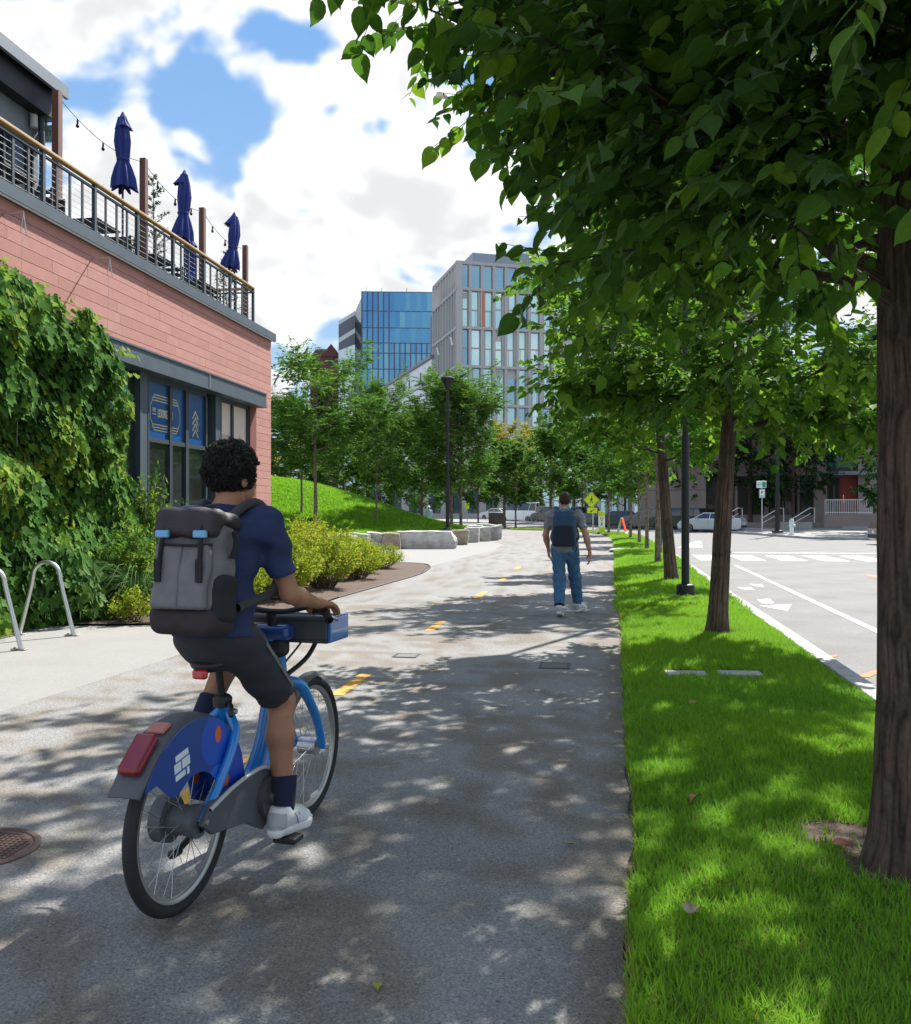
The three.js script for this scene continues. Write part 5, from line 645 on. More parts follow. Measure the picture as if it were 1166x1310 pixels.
{
  const p1 = gp(1172, 1138);
  plantTree('street_tree', 'large dark linden at the edge of the verge, its leaves overhanging the path', { name: 'a', seed: 11, H: 7.2, clear: 2.3, r0: 0.155, R: 2.5, prof: broad, limbs: 17, el0: 0.42, el1: 1.15, subs: 8, twigs: 13, lpt: 12, twig: 0.42, leaf: 0.09, leafW: 0.7, type: 'ovate', pal: PAL.linden, droop: 0.7, twigWood: true, tseg: 56, lseg: 9, rough: 0.014, curve: 0.02,
    extra: [{ y: 2.5, az: 1.75, el: 0.1, L: 0.95, r: 0.018 }, { y: 2.62, az: 2.15, el: 0.12, L: 1.1, r: 0.018 }, { y: 2.7, az: 1.4, el: 0.1, L: 0.9, r: 0.016 }, { y: 2.18, az: Math.PI - 0.05, el: 0.62, L: 1.7, r: 0.034, bare: 0.28 }, { y: 2.1, az: Math.PI - 0.55, el: 0.36, L: 1.3, r: 0.028, bare: 0.25 }, { y: 2.35, az: -Math.PI + 0.75, el: 0.35, L: 1.9, r: 0.032 }, { y: 2.5, az: Math.PI + 0.15, el: 0.5, L: 1.7, r: 0.03 }, { y: 2.2, az: -2.0, el: 0.3, L: 1.8, r: 0.028 }] }, [p1.x, 0.05, p1.z], 0, 'street trees along the verge', { single: 290 });
  const p2 = gp(918, 820);
  plantTree('street_tree', 'linden with reddish brown trunk beside the two stone slabs', { name: 'b', seed: 23, H: 7.8, clear: 2.25, r0: 0.115, R: 2.25, prof: pear, limbs: 22, el0: 0.16, el1: 1.15, subs: 8, twigs: 11, lpt: 11, twig: 0.42, leaf: 0.1, leafW: 0.7, type: 'ovate', pal: PAL.sunny, droop: 0.6, tseg: 28, rough: 0.008, lean: [0.35, 0.1], extra: [0, 1, 2, 3, 4, 5, 6, 7].map((i) => ({ y: 2.3 + 0.06 * i, az: i * 0.785 + 0.3, el: 0.02 + 0.1 * (i % 3), L: 1.35 + 0.25 * (i % 2), r: 0.02 })) }, [p2.x, 0.05, p2.z], 0, 'street trees along the verge', { single: 120 });
  const p3 = gp(860, 750);
  const t3 = plantTree('street_tree', 'leaning linden just behind the black lamp post on the verge', { name: 'c', seed: 37, H: 7.2, clear: 2.3, r0: 0.135, R: 1.75, prof: pear, limbs: 19, el0: 0.2, el1: 1.15, subs: 8, twigs: 9, lpt: 11, twig: 0.45, leaf: 0.13, leafW: 0.74, type: 'far', pal: PAL.sunny, droop: 0.5, tseg: 20, rough: 0.006, lean: [-0.6, 0] }, [p3.x, 0.05, p3.z], 0, 'street trees along the verge', { mat: softLeaf });
  const row = [[842, 726, 7.2, 'slim pale-barked street tree, first beyond the leaning linden'], [828, 707, 6.6, 'slim pale-barked street tree, second beyond the leaning linden'], [818, 698, 6.0, 'thin young street tree by the concrete landing'], [807, 691, 6.2, 'thin young street tree beside the folding barricade'], [779, 684, 6.4, 'young street tree at the rounded end of the verge by the crosswalk panel']];
  const proto = { name: 'd', seed: 41, H: 6.5, clear: 2.2, r0: 0.085, R: 1.5, prof: ovoid, limbs: 14, el0: 0.4, el1: 1.2, subs: 7, twigs: 7, lpt: 10, twig: 0.38, leaf: 0.165, leafW: 0.7, type: 'far', pal: PAL.young, droop: 0.3, tseg: 12, bark: barkGrey };
  let first; row.forEach(([px, py, H, lab], i) => { const p = gp(px, py), pos = [p.x, p.y + 0.03, p.z]; let t; if (!first) t = first = plantTree('young_tree', lab, proto, pos, 0.5, 'young trees along the verge', { mat: softLeaf }); else t = dup(first, pos, i * 1.7, lab); t.scale.setScalar(H / 6.5); if (i < 2) t.scale.set(H / 6.5 * 0.9, H / 6.5, H / 6.5 * 0.9); });
}
// trees of the park and beyond
{
  const P = {
    locust: { name: 'e', seed: 53, H: 7.4, clear: 2.7, r0: 0.085, R: 2.4, prof: vase, limbs: 13, el0: 0.35, el1: 1.0, subs: 8, twigs: 9, lpt: 14, twig: 0.5, leaf: 0.19, leafW: 0.36, type: 'far', pal: PAL.locust, droop: 0.35, curve: 0.01, bark: barkGrey },
    feather: { name: 'f', seed: 59, H: 8.2, clear: 1.9, r0: 0.09, R: 2.5, prof: ovoid, limbs: 19, el0: 0.5, el1: 1.25, subs: 8, twigs: 8, lpt: 13, twig: 0.55, leaf: 0.22, leafW: 0.36, type: 'far', pal: PAL.park, droop: 0.2, curve: 0.05, bark: barkGrey },
    round: { name: 'g', seed: 67, H: 7, clear: 1.9, r0: 0.11, R: 2.7, prof: broad, limbs: 16, el0: 0.3, el1: 1.15, subs: 8, twigs: 7, lpt: 11, twig: 0.45, leaf: 0.24, leafW: 0.7, type: 'far', pal: PAL.park, droop: 0.4, subWood: false, bark: barkGrey },
    big: { name: 'h', seed: 73, H: 11, clear: 1.6, r0: 0.2, R: 4.6, prof: broad, limbs: 20, el0: 0.2, el1: 1.15, subs: 8, twigs: 7, lpt: 10, twig: 0.8, leaf: 0.32, leafW: 0.7, type: 'far', pal: PAL.park, droop: 0.4, subWood: false },
    dark: { name: 'i', seed: 79, H: 11, clear: 1.8, r0: 0.2, R: 4.6, prof: broad, limbs: 20, el0: 0.15, el1: 1.15, subs: 8, twigs: 7, lpt: 10, twig: 0.8, leaf: 0.32, leafW: 0.65, type: 'far', pal: PAL.dark, droop: 0.5, subWood: false },
    yellow: { name: 'j', seed: 83, H: 8, clear: 1.8, r0: 0.13, R: 2.9, prof: ovoid, limbs: 15, el0: 0.35, el1: 1.15, subs: 7, twigs: 6, lpt: 9, twig: 0.55, leaf: 0.24, leafW: 0.7, type: 'far', pal: PAL.yellow, droop: 0.3, subWood: false },
  };
  const made = {}; let n = 0;
  const set = (kind, px, D, top, wide, label, group, onMound, baseY) => { const q = at(px, 650, D), y = onMound ? moundY(q.x, q.z) : baseY ?? groundY(q.x, q.z), H = CAMH + (HY - top) / FL * D - y, pos = [q.x, y - 0.03, q.z], turn = n++ * 1.37; const nm = { locust: 'locust_tree', feather: 'feathery_tree', round: 'park_tree', big: 'broad_tree', dark: 'shade_tree', yellow: 'yellow_tree' }[kind]; let t; if (!made[kind]) t = made[kind] = plantTree(nm, label, P[kind], pos, turn, group, { mat: softLeaf }); else t = dup(made[kind], pos, turn, label, group); const s = H / P[kind].H; t.scale.set(s * wide, s, s * wide); };
  const gm = 'trees on the mound', gb = 'trees behind the mound', ge = 'trees at the end of the path', gr = 'shade trees across the street';
  set('locust', 404, 41.5, 462, 1.2, 'tall spreading locust tree on the mound nearest the brick building', gm, true);
  set('locust', 386, 43, 520, 1.1, 'shorter dark-trunked tree close beside the tall locust on the mound', gm, true);
  set('feather', 482, 44.5, 500, 0.9, 'feathery tree standing alone on the slope of the mound', gm, true);
  set('feather', 578, 49, 492, 1.15, 'feathery tree right behind the lamp on the mound', gm, true);
  set('feather', 590, 50.5, 505, 1.15, 'feathery tree second behind the lamp on the mound', gm, true);
  set('feather', 540, 54, 528, 1.35, 'feathery tree in the grove between the lone tree and the lamp', gb, true);
  set('round', 505, 58, 540, 1.15, 'leafy tree in the grove behind the crest, left of the white roof edge', gb, true);
  set('round', 440, 60, 535, 1.15, 'bushy tree behind the crest under the faceted tower', gb, true);
  set('round', 365, 58, 520, 1.2, 'bushy tree behind the mound touching the brick corner', gb, true);
  set('big', 400, 72, 550, 0.9, 'broad tree further behind the mound by the brick corner', gb, false, 0.2);
  set('big', 470, 76, 545, 0.9, 'broad tree further behind the mound under the blue glass building', gb, false, 0.2);
  set('big', 540, 80, 540, 0.9, 'broad tree further behind the grove under the white building', gb, false, 0.3);
  set('yellow', 362, 66, 575, 1.0, 'small yellowing tree low behind the mound by the brick corner', gb, false, 0.2);
  set('round', 612, 84, 585, 0.85, 'small dark crowned tree near the lime green sign', ge); set('round', 646, 78, 572, 0.95, 'small round tree beside the planter', ge);
  set('round', 660, 76, 582, 0.9, 'small round tree in the grass strip in front of the white van', ge); set('yellow', 645, 90, 550, 0.95, 'tree with yellow autumn leaves above the others', ge);
  set('big', 692, 118, 552, 0.75, 'broad tree behind the white van', ge); set('round', 705, 82, 560, 1.05, 'round leafy tree behind the walking man', ge); set('big', 735, 104, 530, 0.8, 'tall broad tree behind the crossing sign', ge); set('round', 745, 88, 575, 1.0, 'round tree behind the crossing sign', ge); set('big', 800, 96, 540, 0.85, 'broad tree behind the dark parked car', ge);
  set('dark', 850, 90, 520, 0.9, 'dark shade tree behind the grey parked car', gr); set('dark', 905, 84, 500, 0.85, 'dark shade tree behind the silver car', gr); set('dark', 960, 80, 470, 0.9, 'dark shade tree behind the paired parking signs', gr); set('dark', 1015, 76, 480, 0.75, 'dark shade tree over the entrance steps', gr); set('dark', 1150, 64, 430, 0.7, 'dark shade tree beside the ramp railing', gr);
}
// ── creeper on the wall ──
{
  const r = RNG(404), t = thing('wall_creeper', 'dense green creeper climbing the brick wall behind the bike racks', 'climbing plant', [XW, 0, -11.5]), leaves = [], top = table([[6.5, 4.3], [8.5, 4.7], [10.2, 4.55], [10.9, 4.42], [11.4, 4.3], [11.65, 3.95], [11.9, 4.2], [12.1, 4.32], [12.4, 4.2], [12.75, 4.0], [13.05, 3.75], [13.3, 3.4], [13.45, 2.8]]);
  const thick = (z, y) => 0.12 + 0.5 * smooth(0.25, 0.75, fbm3(z * 1.7, y * 1.7, 3, 3)) + 0.55 * smooth(1.8, 0.2, y) * (0.4 + fbm3(z * 0.8, 1, 9, 2));
  for (let i = 0; i < 19000; i++) { const z = -lerp(6.6, 13.5, r()), tp = top(z) + 0.22 * (fbm3(z * 3, 1, 2, 3) - 0.5), y = Math.pow(r(), 0.95) * tp; let th = thick(z, y); if (z < -12.9) th *= 0.6; if (y > tp - 0.4) th *= 0.55; th += 0.24 * smooth(3.3, 3.7, y) * smooth(4.5, 4.2, y); const dep = th * Math.pow(r(), 0.45); if (fbm3(z * 2.2, y * 2.2, 8, 3) < 0.3 && dep < th * 0.8) continue;
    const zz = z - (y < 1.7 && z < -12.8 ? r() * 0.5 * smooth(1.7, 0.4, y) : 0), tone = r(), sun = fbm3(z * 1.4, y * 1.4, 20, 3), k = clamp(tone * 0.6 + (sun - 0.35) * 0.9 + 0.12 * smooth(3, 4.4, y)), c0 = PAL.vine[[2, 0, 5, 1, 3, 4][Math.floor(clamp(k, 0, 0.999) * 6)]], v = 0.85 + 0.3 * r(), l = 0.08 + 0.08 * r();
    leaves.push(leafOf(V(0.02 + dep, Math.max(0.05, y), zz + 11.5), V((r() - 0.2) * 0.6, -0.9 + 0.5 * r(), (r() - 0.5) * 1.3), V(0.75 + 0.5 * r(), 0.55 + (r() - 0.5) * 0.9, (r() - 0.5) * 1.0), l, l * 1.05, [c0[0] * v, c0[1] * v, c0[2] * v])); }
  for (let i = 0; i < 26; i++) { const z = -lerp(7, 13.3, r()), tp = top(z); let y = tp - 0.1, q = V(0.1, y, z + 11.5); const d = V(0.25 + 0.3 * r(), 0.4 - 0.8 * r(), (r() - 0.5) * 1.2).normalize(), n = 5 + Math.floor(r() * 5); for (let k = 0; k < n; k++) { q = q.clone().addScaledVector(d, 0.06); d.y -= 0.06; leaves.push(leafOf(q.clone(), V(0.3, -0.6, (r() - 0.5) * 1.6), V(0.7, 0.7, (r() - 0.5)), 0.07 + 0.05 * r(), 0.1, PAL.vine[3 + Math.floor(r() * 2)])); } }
  const stems = []; for (let i = 0; i < 42; i++) { const z = -lerp(6.8, 13.3, i / 42) + (r() - 0.5) * 0.2, pts = []; let x = 0.12, zz = z; const n = 9, h = top(z) * (0.6 + 0.35 * r()); for (let k = 0; k <= n; k++) { pts.push(V(x, h * k / n, zz + 11.5)); x = clamp(x + (r() - 0.5) * 0.08, 0.03, 0.3); zz += (r() - 0.5) * 0.35; } stems.push(tube(pts, (s) => 0.014 - 0.01 * s, 5, 18)); }
  obj('stems', stems, std(0.1, 0.065, 0.045, 0.9), t);
  const [a, b] = visibleFirst(leaves, [XW, 0, -11.5], 0, 0); // the front-most leaves as pieces of their own
  const front = leaves.map((f, i) => [f.p.x + 0.4 * r(), i, f.p.z]).filter((q) => q[2] < 1.2 && q[2] > -2.8).sort((p, q) => q[0] - p[0]).slice(0, 280), fs = new Set(front.map((q) => q[1])); leaves.forEach((f, i) => { if (fs.has(i)) oneLeaf(f, 'lobed', t, { name: 'v' }); });
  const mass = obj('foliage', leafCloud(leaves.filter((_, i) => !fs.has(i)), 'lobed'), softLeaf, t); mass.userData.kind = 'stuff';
}
// ── shrubs ──
function shrubGeo(seed, R, H, n, leaf, leafW, pal, up = 0.3) {
  const r = RNG(seed), leaves = [], wood = []; const stems = Math.round(n / 55);
  for (let i = 0; i < stems; i++) { const a = r() * 6.283, rr = Math.sqrt(r()), tip = V(Math.cos(a) * R * rr, H * (1 - 0.5 * rr * rr) * (0.72 + 0.38 * r()), Math.sin(a) * R * rr), b = V(tip.x * 0.25, 0, tip.z * 0.25), m = b.clone().lerp(tip, 0.5).add(V((r() - 0.5) * 0.1, 0.06, (r() - 0.5) * 0.1)); wood.push(tube([b, m, tip], (s) => 0.006 - 0.004 * s, 4)); const cv = new THREE.QuadraticBezierCurve3(b, m, tip), tone = r(); for (let k = 0; k < 55; k++) { const u = 0.25 + 0.75 * Math.pow(r(), 0.7), p = cv.getPoint(u).addScaledVector(unit(r), 0.10 * r()); p.y = Math.max(0.03, p.y); const c0 = pal[Math.floor(clamp(tone * 0.6 + 0.4 * r(), 0, 0.999) * pal.length)], l = leaf * (0.6 + 0.7 * r()); leaves.push(leafOf(p, unit(r).add(V(0, up, 0)), unit(r).add(V(0, 0.9, 0)), l, l * leafW, c0)); } }
  return [leafCloud(leaves, 'far'), join(wood)];
}
{
  const twig = std(0.12, 0.08, 0.055, 0.9), A = shrubGeo(1, 0.75, 1.2, 6000, 0.055, 0.55, PAL.lime), B = shrubGeo(2, 0.7, 1.0, 5000, 0.055, 0.55, PAL.lime), C = shrubGeo(3, 0.35, 0.38, 900, 0.05, 0.6, PAL.lime), Dk = shrubGeo(4, 0.6, 1.5, 3800, 0.085, 0.4, PAL.vine, 0.6);
  const shrub = ([f, w], x, z, s, sy, lab, grp) => { const t = thing('shrub', lab, 'shrub', [x, 0.02, z], x * 7 + z * 3, grp); const m = obj('foliage', f, softLeaf, t); m.userData.kind = 'stuff'; obj('stems', w, twig, t); t.scale.set(s, sy, s); };
  const g1 = 'yellow-green shrubs in the mulch bed';
  const rows = [[-5.1, -12.6, 0.95, 1.0], [-5.9, -13.4, 1.05, 1.15], [-4.95, -14.2, 1.0, 0.95], [-5.6, -15.4, 1.1, 1.1], [-4.9, -16.4, 1.05, 0.95], [-6.4, -16.4, 1.1, 1.15], [-5.5, -17.6, 1.1, 1.05], [-4.9, -18.8, 1.0, 0.85], [-6.2, -19.2, 1.15, 1.1], [-5.3, -20.6, 1.05, 0.8], [-6.1, -21.6, 1.1, 0.85], [-5.2, -22.6, 0.9, 0.6], [-6.3, -23.6, 1.0, 0.7]];
  const near = ['opposite the first shop window', 'against the steel column', 'behind the bicycle basket', 'below the blue window film', 'below the chevron window', 'under the second steel column', 'opposite the pink window film', 'by the bed edging before the corner', 'against the brick corner pier', 'just past the brick corner', 'past the corner towards the boulders', 'lowest, at the rounded tip of the bed', 'at the back of the bed tip'];
  rows.forEach(([x, z, s, sy], i) => shrub(i % 2 ? B : A, x, z, s, sy, `yellow-green leafy shrub in the mulch bed ${near[i]}`, g1));
  const low = [[-5.75, -10.95, 1, 'beside the foot of the creeper'], [-5.35, -11.15, 0.85, 'at the front corner of the bed'], [-4.9, -11.55, 1.1, 'where the bed meets the path'], [-6.05, -11.3, 0.9, 'second back from the concrete']];
  low.forEach(([x, z, s, l]) => shrub(C, x, z, s, s, `low bright green groundcover plant ${l}`, 'low plants at the front of the bed'));
  shrub(Dk, -6.4, -12.0, 0.95, 0.85, 'tall dark green shrub between the creeper and the shop window', null); shrub(Dk, -6.9, -13.7, 0.8, 1.35, 'tall leafy shoots in front of the shop window column', null); shrub(Dk, -7.0, -15.0, 0.7, 1.0, 'upright green shoots below the blue window film', null);
  // arching tuft of ornamental grass by the creeper
  const im = thing('ornamental_grass', 'arching tuft of green ornamental grass at the foot of the creeper', 'grass', [-6.0, 0.02, -11.5]); const r = RNG(12), bl = []; for (let i = 0; i < 160; i++) { const a = r() * 6.28, l = 0.5 + 0.5 * r(), d = V(Math.cos(a), 0, Math.sin(a)); bl.push(tube([[0, 0, 0], d.clone().multiplyScalar(l * 0.2).setY(l * 0.6), d.clone().multiplyScalar(l * 0.55).setY(l * 0.75), d.clone().multiplyScalar(l * 0.9).setY(l * 0.5)], (s) => 0.007 * (1 - s) + 0.001, 3, 7)); } const m = obj('blades', bl, std(0.09, 0.2, 0.04, 0.8), im); m.userData.kind = 'stuff';
  // slim evergreens in planters on the deck
  const ev = (px, x, h, lab) => { const q = onX(px, 300, x), t = thing('potted_evergreen', lab, 'potted plant', [x, 5.5, q.z]); obj('planter', rbx(0.5, 0.45, 0.5, 0.02, 0, 0.225, 0), M.blackMetal, t); const rr = RNG(px), lv = [], wd = [tube([[0, 0.4, 0], [0.02, h * 0.6, 0.01], [0, h, 0]], (s) => 0.02 - 0.015 * s, 6, 10)]; for (let i = 0; i < 70; i++) { const y = lerp(0.5, h, Math.pow(rr(), 0.9)), a = rr() * 6.28, l = (0.55 - 0.4 * y / h) * (0.5 + 0.8 * rr()), d = V(Math.cos(a), 0.55, Math.sin(a)).normalize(); wd.push(tube([[0, y, 0], d.clone().multiplyScalar(l).add(V(0, y, 0))], 0.004, 4)); for (let k = 0; k < 16; k++) { const p = d.clone().multiplyScalar(l * (0.2 + 0.8 * rr())).add(V(0, y, 0)); lv.push(leafOf(p, unit(rr).addScaledVector(d, 1).add(V(0, 0.2, 0)), unit(rr), 0.07, 0.02, PAL.dark[1 + Math.floor(rr() * 2)])); } } obj('stem', wd, std(0.07, 0.05, 0.035, 0.9), t); const f = obj('needles', leafCloud(lv, 'far'), softLeaf, t); f.userData.kind = 'stuff'; };
  ev(196, -8.55, 2.5, 'slim potted evergreen behind the brown post by the first parasol'); ev(293, -8.3, 2.0, 'slim potted evergreen at the far corner of the roof deck'); ev(168, -9.3, 1.5, 'low potted evergreen behind the railing below the first parasol');
}
// ── fallen leaves ──
{
  const r = RNG(66), spots = [[883, 922, 0, 'curled orange-brown fallen leaf in the grass near the stone slabs'], [1066, 1117, 1, 'reddish brown fallen leaf in the grass by the large tree trunk'], [880, 1213, 2, 'pale straw coloured fallen leaf lying in the grass'], [893, 1050, 0, 'brown fallen leaf half sunk in the middle of the verge'], [735, 1083, 3, 'small yellow-green leaf fallen on the path'], [484, 1262, 3, 'tiny yellow leaf fallen on the path in the foreground']]; const cs = [[0.33, 0.16, 0.06], [0.25, 0.08, 0.045], [0.17, 0.14, 0.09], [0.3, 0.3, 0.04]];
  for (const [px, py, c, lab] of spots) { const grass = px > 810, p = gp(px, py), l = c === 3 ? 0.04 : 0.075, g = leafCloud([leafOf(V(0, 0, 0), V(1, 0.1, 0.3), V(0.15, 1, 0.2), l, l * 0.7, [1, 1, 1])], 'ovate'); g.deleteAttribute('color'); const o = obj('fallen_leaf', g, std(...cs[c], 0.8)); o.position.set(p.x, grass ? 0.115 : 0.012, p.z); o.rotation.y = r() * 6; tag(o, lab, 'leaf', 'fallen leaves'); }
}

// ───────────── parked vehicles ─────────────
const tyreMat = M.rubber, rimMat = std(0.35, 0.35, 0.36, 0.35, { metalness: 0.8 }), carGlass = phy(0.02, 0.025, 0.03, 0.04, { clearcoat: 1 }), redLamp = phy(0.35, 0.01, 0.012, 0.2, { clearcoat: 1 }), clearLamp = phy(0.6, 0.62, 0.65, 0.15, { clearcoat: 1 });
const KIND = {
  sedan: { len: 4.6, w: 1.78, belt: 0.93, roof: 1.42, g: [1.05, 3.95, 1.85, 3.2], hood: 0.88, deck: 0.98, wr: 0.31, ax: [0.85, 3.6], nose: 0.55 },
  suv: { len: 4.6, w: 1.86, belt: 1.1, roof: 1.72, g: [1.25, 4.5, 1.95, 4.2], hood: 1.02, deck: 1.1, wr: 0.36, ax: [0.87, 3.6], nose: 0.65 },
  van: { len: 5.6, w: 2.0, belt: 1.25, roof: 2.15, g: [0.75, 5.55, 1.35, 5.5], hood: 1.12, deck: 1.25, wr: 0.37, ax: [0.95, 4.45], nose: 0.75 },
  pickup: { len: 5.4, w: 1.9, belt: 1.12, roof: 1.8, g: [1.35, 3.6, 1.95, 3.4], hood: 1.05, deck: 1.1, wr: 0.39, ax: [0.95, 4.3], nose: 0.7 },
};
function car(name, kind, rgb, px, py, heading, label, extra) {
  const K = KIND[kind], p = gp(px, py, -0.12), t = thing(name, label, kind === 'van' ? 'van' : 'car', [p.x, p.y, p.z], heading, 'parked vehicles'); // +x is the tail, the nose points to -x
  const paint = phy(...rgb, 0.35, { clearcoat: 1, clearcoatRoughness: 0.08, metalness: 0.25 }), c = K.len / 2, hw = K.w / 2, b = 0.07;
  const arch = (x, out, dir) => { const n = 8; for (let i = 0; i <= n; i++) { const a = Math.PI * i / n; out.push([x + dir * Math.cos(a) * (K.wr + 0.06), 0.24 + Math.sin(a) * (K.wr + 0.1)]); } };
  const o = []; o.push([0.05, 0.3], [0, K.nose], [0.18, K.hood - 0.12], [0.5, K.hood - 0.03], [K.g[0], K.belt]); o.push([K.g[1], K.belt]); o.push([K.len - 0.15, K.deck], [K.len, K.deck - 0.2], [K.len - 0.03, 0.34], [K.len - 0.2, 0.24]); arch(K.ax[1], o, 1); arch(K.ax[0], o, 1);
  const body = prism(o.map(([x, y]) => [x - c, y]), K.w - 2 * b, b, 3); body.translate(0, 0, -hw + b); obj('body', body, paint, t);
  const green = (y0, y1, xs, w0, w1) => { const [a, bb, cc, d] = xs.map((x) => x - c), v = [[a, y0, -w0], [bb, y0, -w0], [bb, y0, w0], [a, y0, w0], [cc, y1, -w1], [d, y1, -w1], [d, y1, w1], [cc, y1, w1]], f = [[0, 4, 5, 1], [1, 5, 6, 2], [2, 6, 7, 3], [3, 7, 4, 0], [4, 7, 6, 5], [0, 1, 2, 3]]; const pos = []; for (const q of f) for (const k of [0, 1, 2, 0, 2, 3]) pos.push(...v[q[k]]); const g = new THREE.BufferGeometry(); g.setAttribute('position', new THREE.Float32BufferAttribute(pos, 3)); g.computeVertexNormals(); return g; };
  const full = kind === 'van'; obj('windows', green(K.belt, K.roof - 0.05, K.g, hw - 0.06, hw - 0.2), carGlass, t);
  const roof = rbx(K.g[3] - K.g[2] + 0.12, 0.09, (hw - 0.17) * 2, 0.04, (K.g[2] + K.g[3]) / 2 - c, K.roof - 0.03, 0); obj('roof', roof, paint, t);
  const pil = []; for (const s of [-1, 1]) for (const [x0, x1] of [[K.g[0], K.g[2]], [lerp(K.g[0], K.g[1], 0.45), lerp(K.g[2], K.g[3], 0.4)], [lerp(K.g[0], K.g[1], 0.78), lerp(K.g[2], K.g[3], 0.82)], [K.g[1], K.g[3]]]) pil.push(bar(V(x0 - c, K.belt, s * (hw - 0.055)), V(x1 - c, K.roof - 0.05, s * (hw - 0.195)), 0.035, 5)); obj('pillars', pil, paint, t);
  if (full) obj('side_panel', [-1, 1].map((s) => { const g = bx(3.6, K.roof - K.belt - 0.04, 0.03, 3.5 - c, (K.roof + K.belt) / 2 - 0.02, 0); g.rotateX(s * -0.155); g.translate(0, 0, s * (hw - 0.105)); g.rotateX(0); return g; }), paint, t);
  for (const x of K.ax) for (const s of [-1, 1]) { const w = new THREE.CylinderGeometry(K.wr, K.wr, 0.22, 24); w.rotateX(Math.PI / 2); w.translate(x - c, K.wr, s * (hw - 0.12)); const wh = obj('wheel', w, tyreMat, t); const rim = new THREE.CylinderGeometry(K.wr * 0.64, K.wr * 0.64, 0.23, 16); rim.rotateX(Math.PI / 2); rim.translate(x - c, K.wr, s * (hw - 0.118)); obj('rim', rim, rimMat, wh); const hub = []; for (let i = 0; i < 5; i++) { const g = bx(0.05, K.wr * 1.1, 0.02); g.rotateZ(i * Math.PI / 5); g.translate(x - c, K.wr, s * (hw + 0.002)); hub.push(g); } obj('spokes', hub, M.darkSteel, wh); }
  for (const s of [-1, 1]) { obj('tail_light', rbx(0.1, full ? 0.5 : 0.18, 0.28, 0.03, c - 0.03, K.deck - 0.22 + (full ? 0.25 : 0), s * (hw - 0.22)), redLamp, t); obj('headlight', rbx(0.16, 0.15, 0.36, 0.04, -c + 0.1, K.nose + 0.02, s * (hw - 0.28)), clearLamp, t); obj('mirror', rbx(0.1, 0.13, 0.2, 0.04, K.g[0] + 0.45 - c, K.belt + 0.08, s * (hw + 0.08)), paint, t); }
  obj('bumper', [rbx(0.12, 0.2, K.w - 0.1, 0.04, c, 0.42, 0), rbx(0.12, 0.2, K.w - 0.14, 0.04, -c + 0.02, 0.4, 0)], extra?.bumper ?? M.blackMetal, t); obj('licence_plate', bx(0.02, 0.13, 0.32, c + 0.065, 0.62, 0), M.white, t);
  const seam = []; for (const f of [0.42, 0.66]) for (const s of [-1, 1]) seam.push(box2(lerp(K.g[0], K.g[1], f) - c - 0.008, lerp(K.g[0], K.g[1], f) - c + 0.008, 0.42, K.belt - 0.02, s * hw - 0.002, s * hw + 0.003)); obj('door_seam', seam, M.blackMetal, t);
  return t;
}
const hd = (deg) => TH + Math.PI - (90 + deg) * Math.PI / 180 + 0; // nose heading: degrees left of straight ahead, seen from the path
const noseDir = (deg) => TH - Math.PI / 2 + deg * Math.PI / 180;    // rotation so that -x points deg left of the viewing axis
car('silver_sedan', 'sedan', [0.5, 0.53, 0.58], 911, 680.5, noseDir(58), 'silver sedan parked by the kerb in front of the dark trees');
car('grey_suv', 'suv', [0.11, 0.125, 0.14], 831, 676.5, noseDir(52), 'grey SUV parked between the dark car and the black SUV');
car('black_suv', 'suv', [0.02, 0.022, 0.026], 869, 677.5, noseDir(54), 'black SUV parked behind the silver sedan');
car('dark_hatchback', 'sedan', [0.025, 0.035, 0.06], 793, 674.5, noseDir(58), 'dark blue car parked behind the folding barricade');
car('grey_pickup', 'pickup', [0.16, 0.175, 0.19], 752, 672, noseDir(48), 'grey pickup parked behind the crossing sign');
car('dark_jeep', 'suv', [0.06, 0.055, 0.045], 705, 668.5, noseDir(40), 'dark olive SUV parked next to the white van');
car('white_van', 'van', [0.78, 0.79, 0.8], 668, 667.5, noseDir(46), 'white panel van parked at the end of the path');
car('small_white_car', 'sedan', [0.6, 0.61, 0.62], 636, 664.5, noseDir(50), 'white car mostly hidden ahead of the white van');
car('maroon_car', 'sedan', [0.05, 0.012, 0.016], 1182, 697, noseDir(84) + Math.PI, 'dark red car mostly hidden behind the large tree trunk');

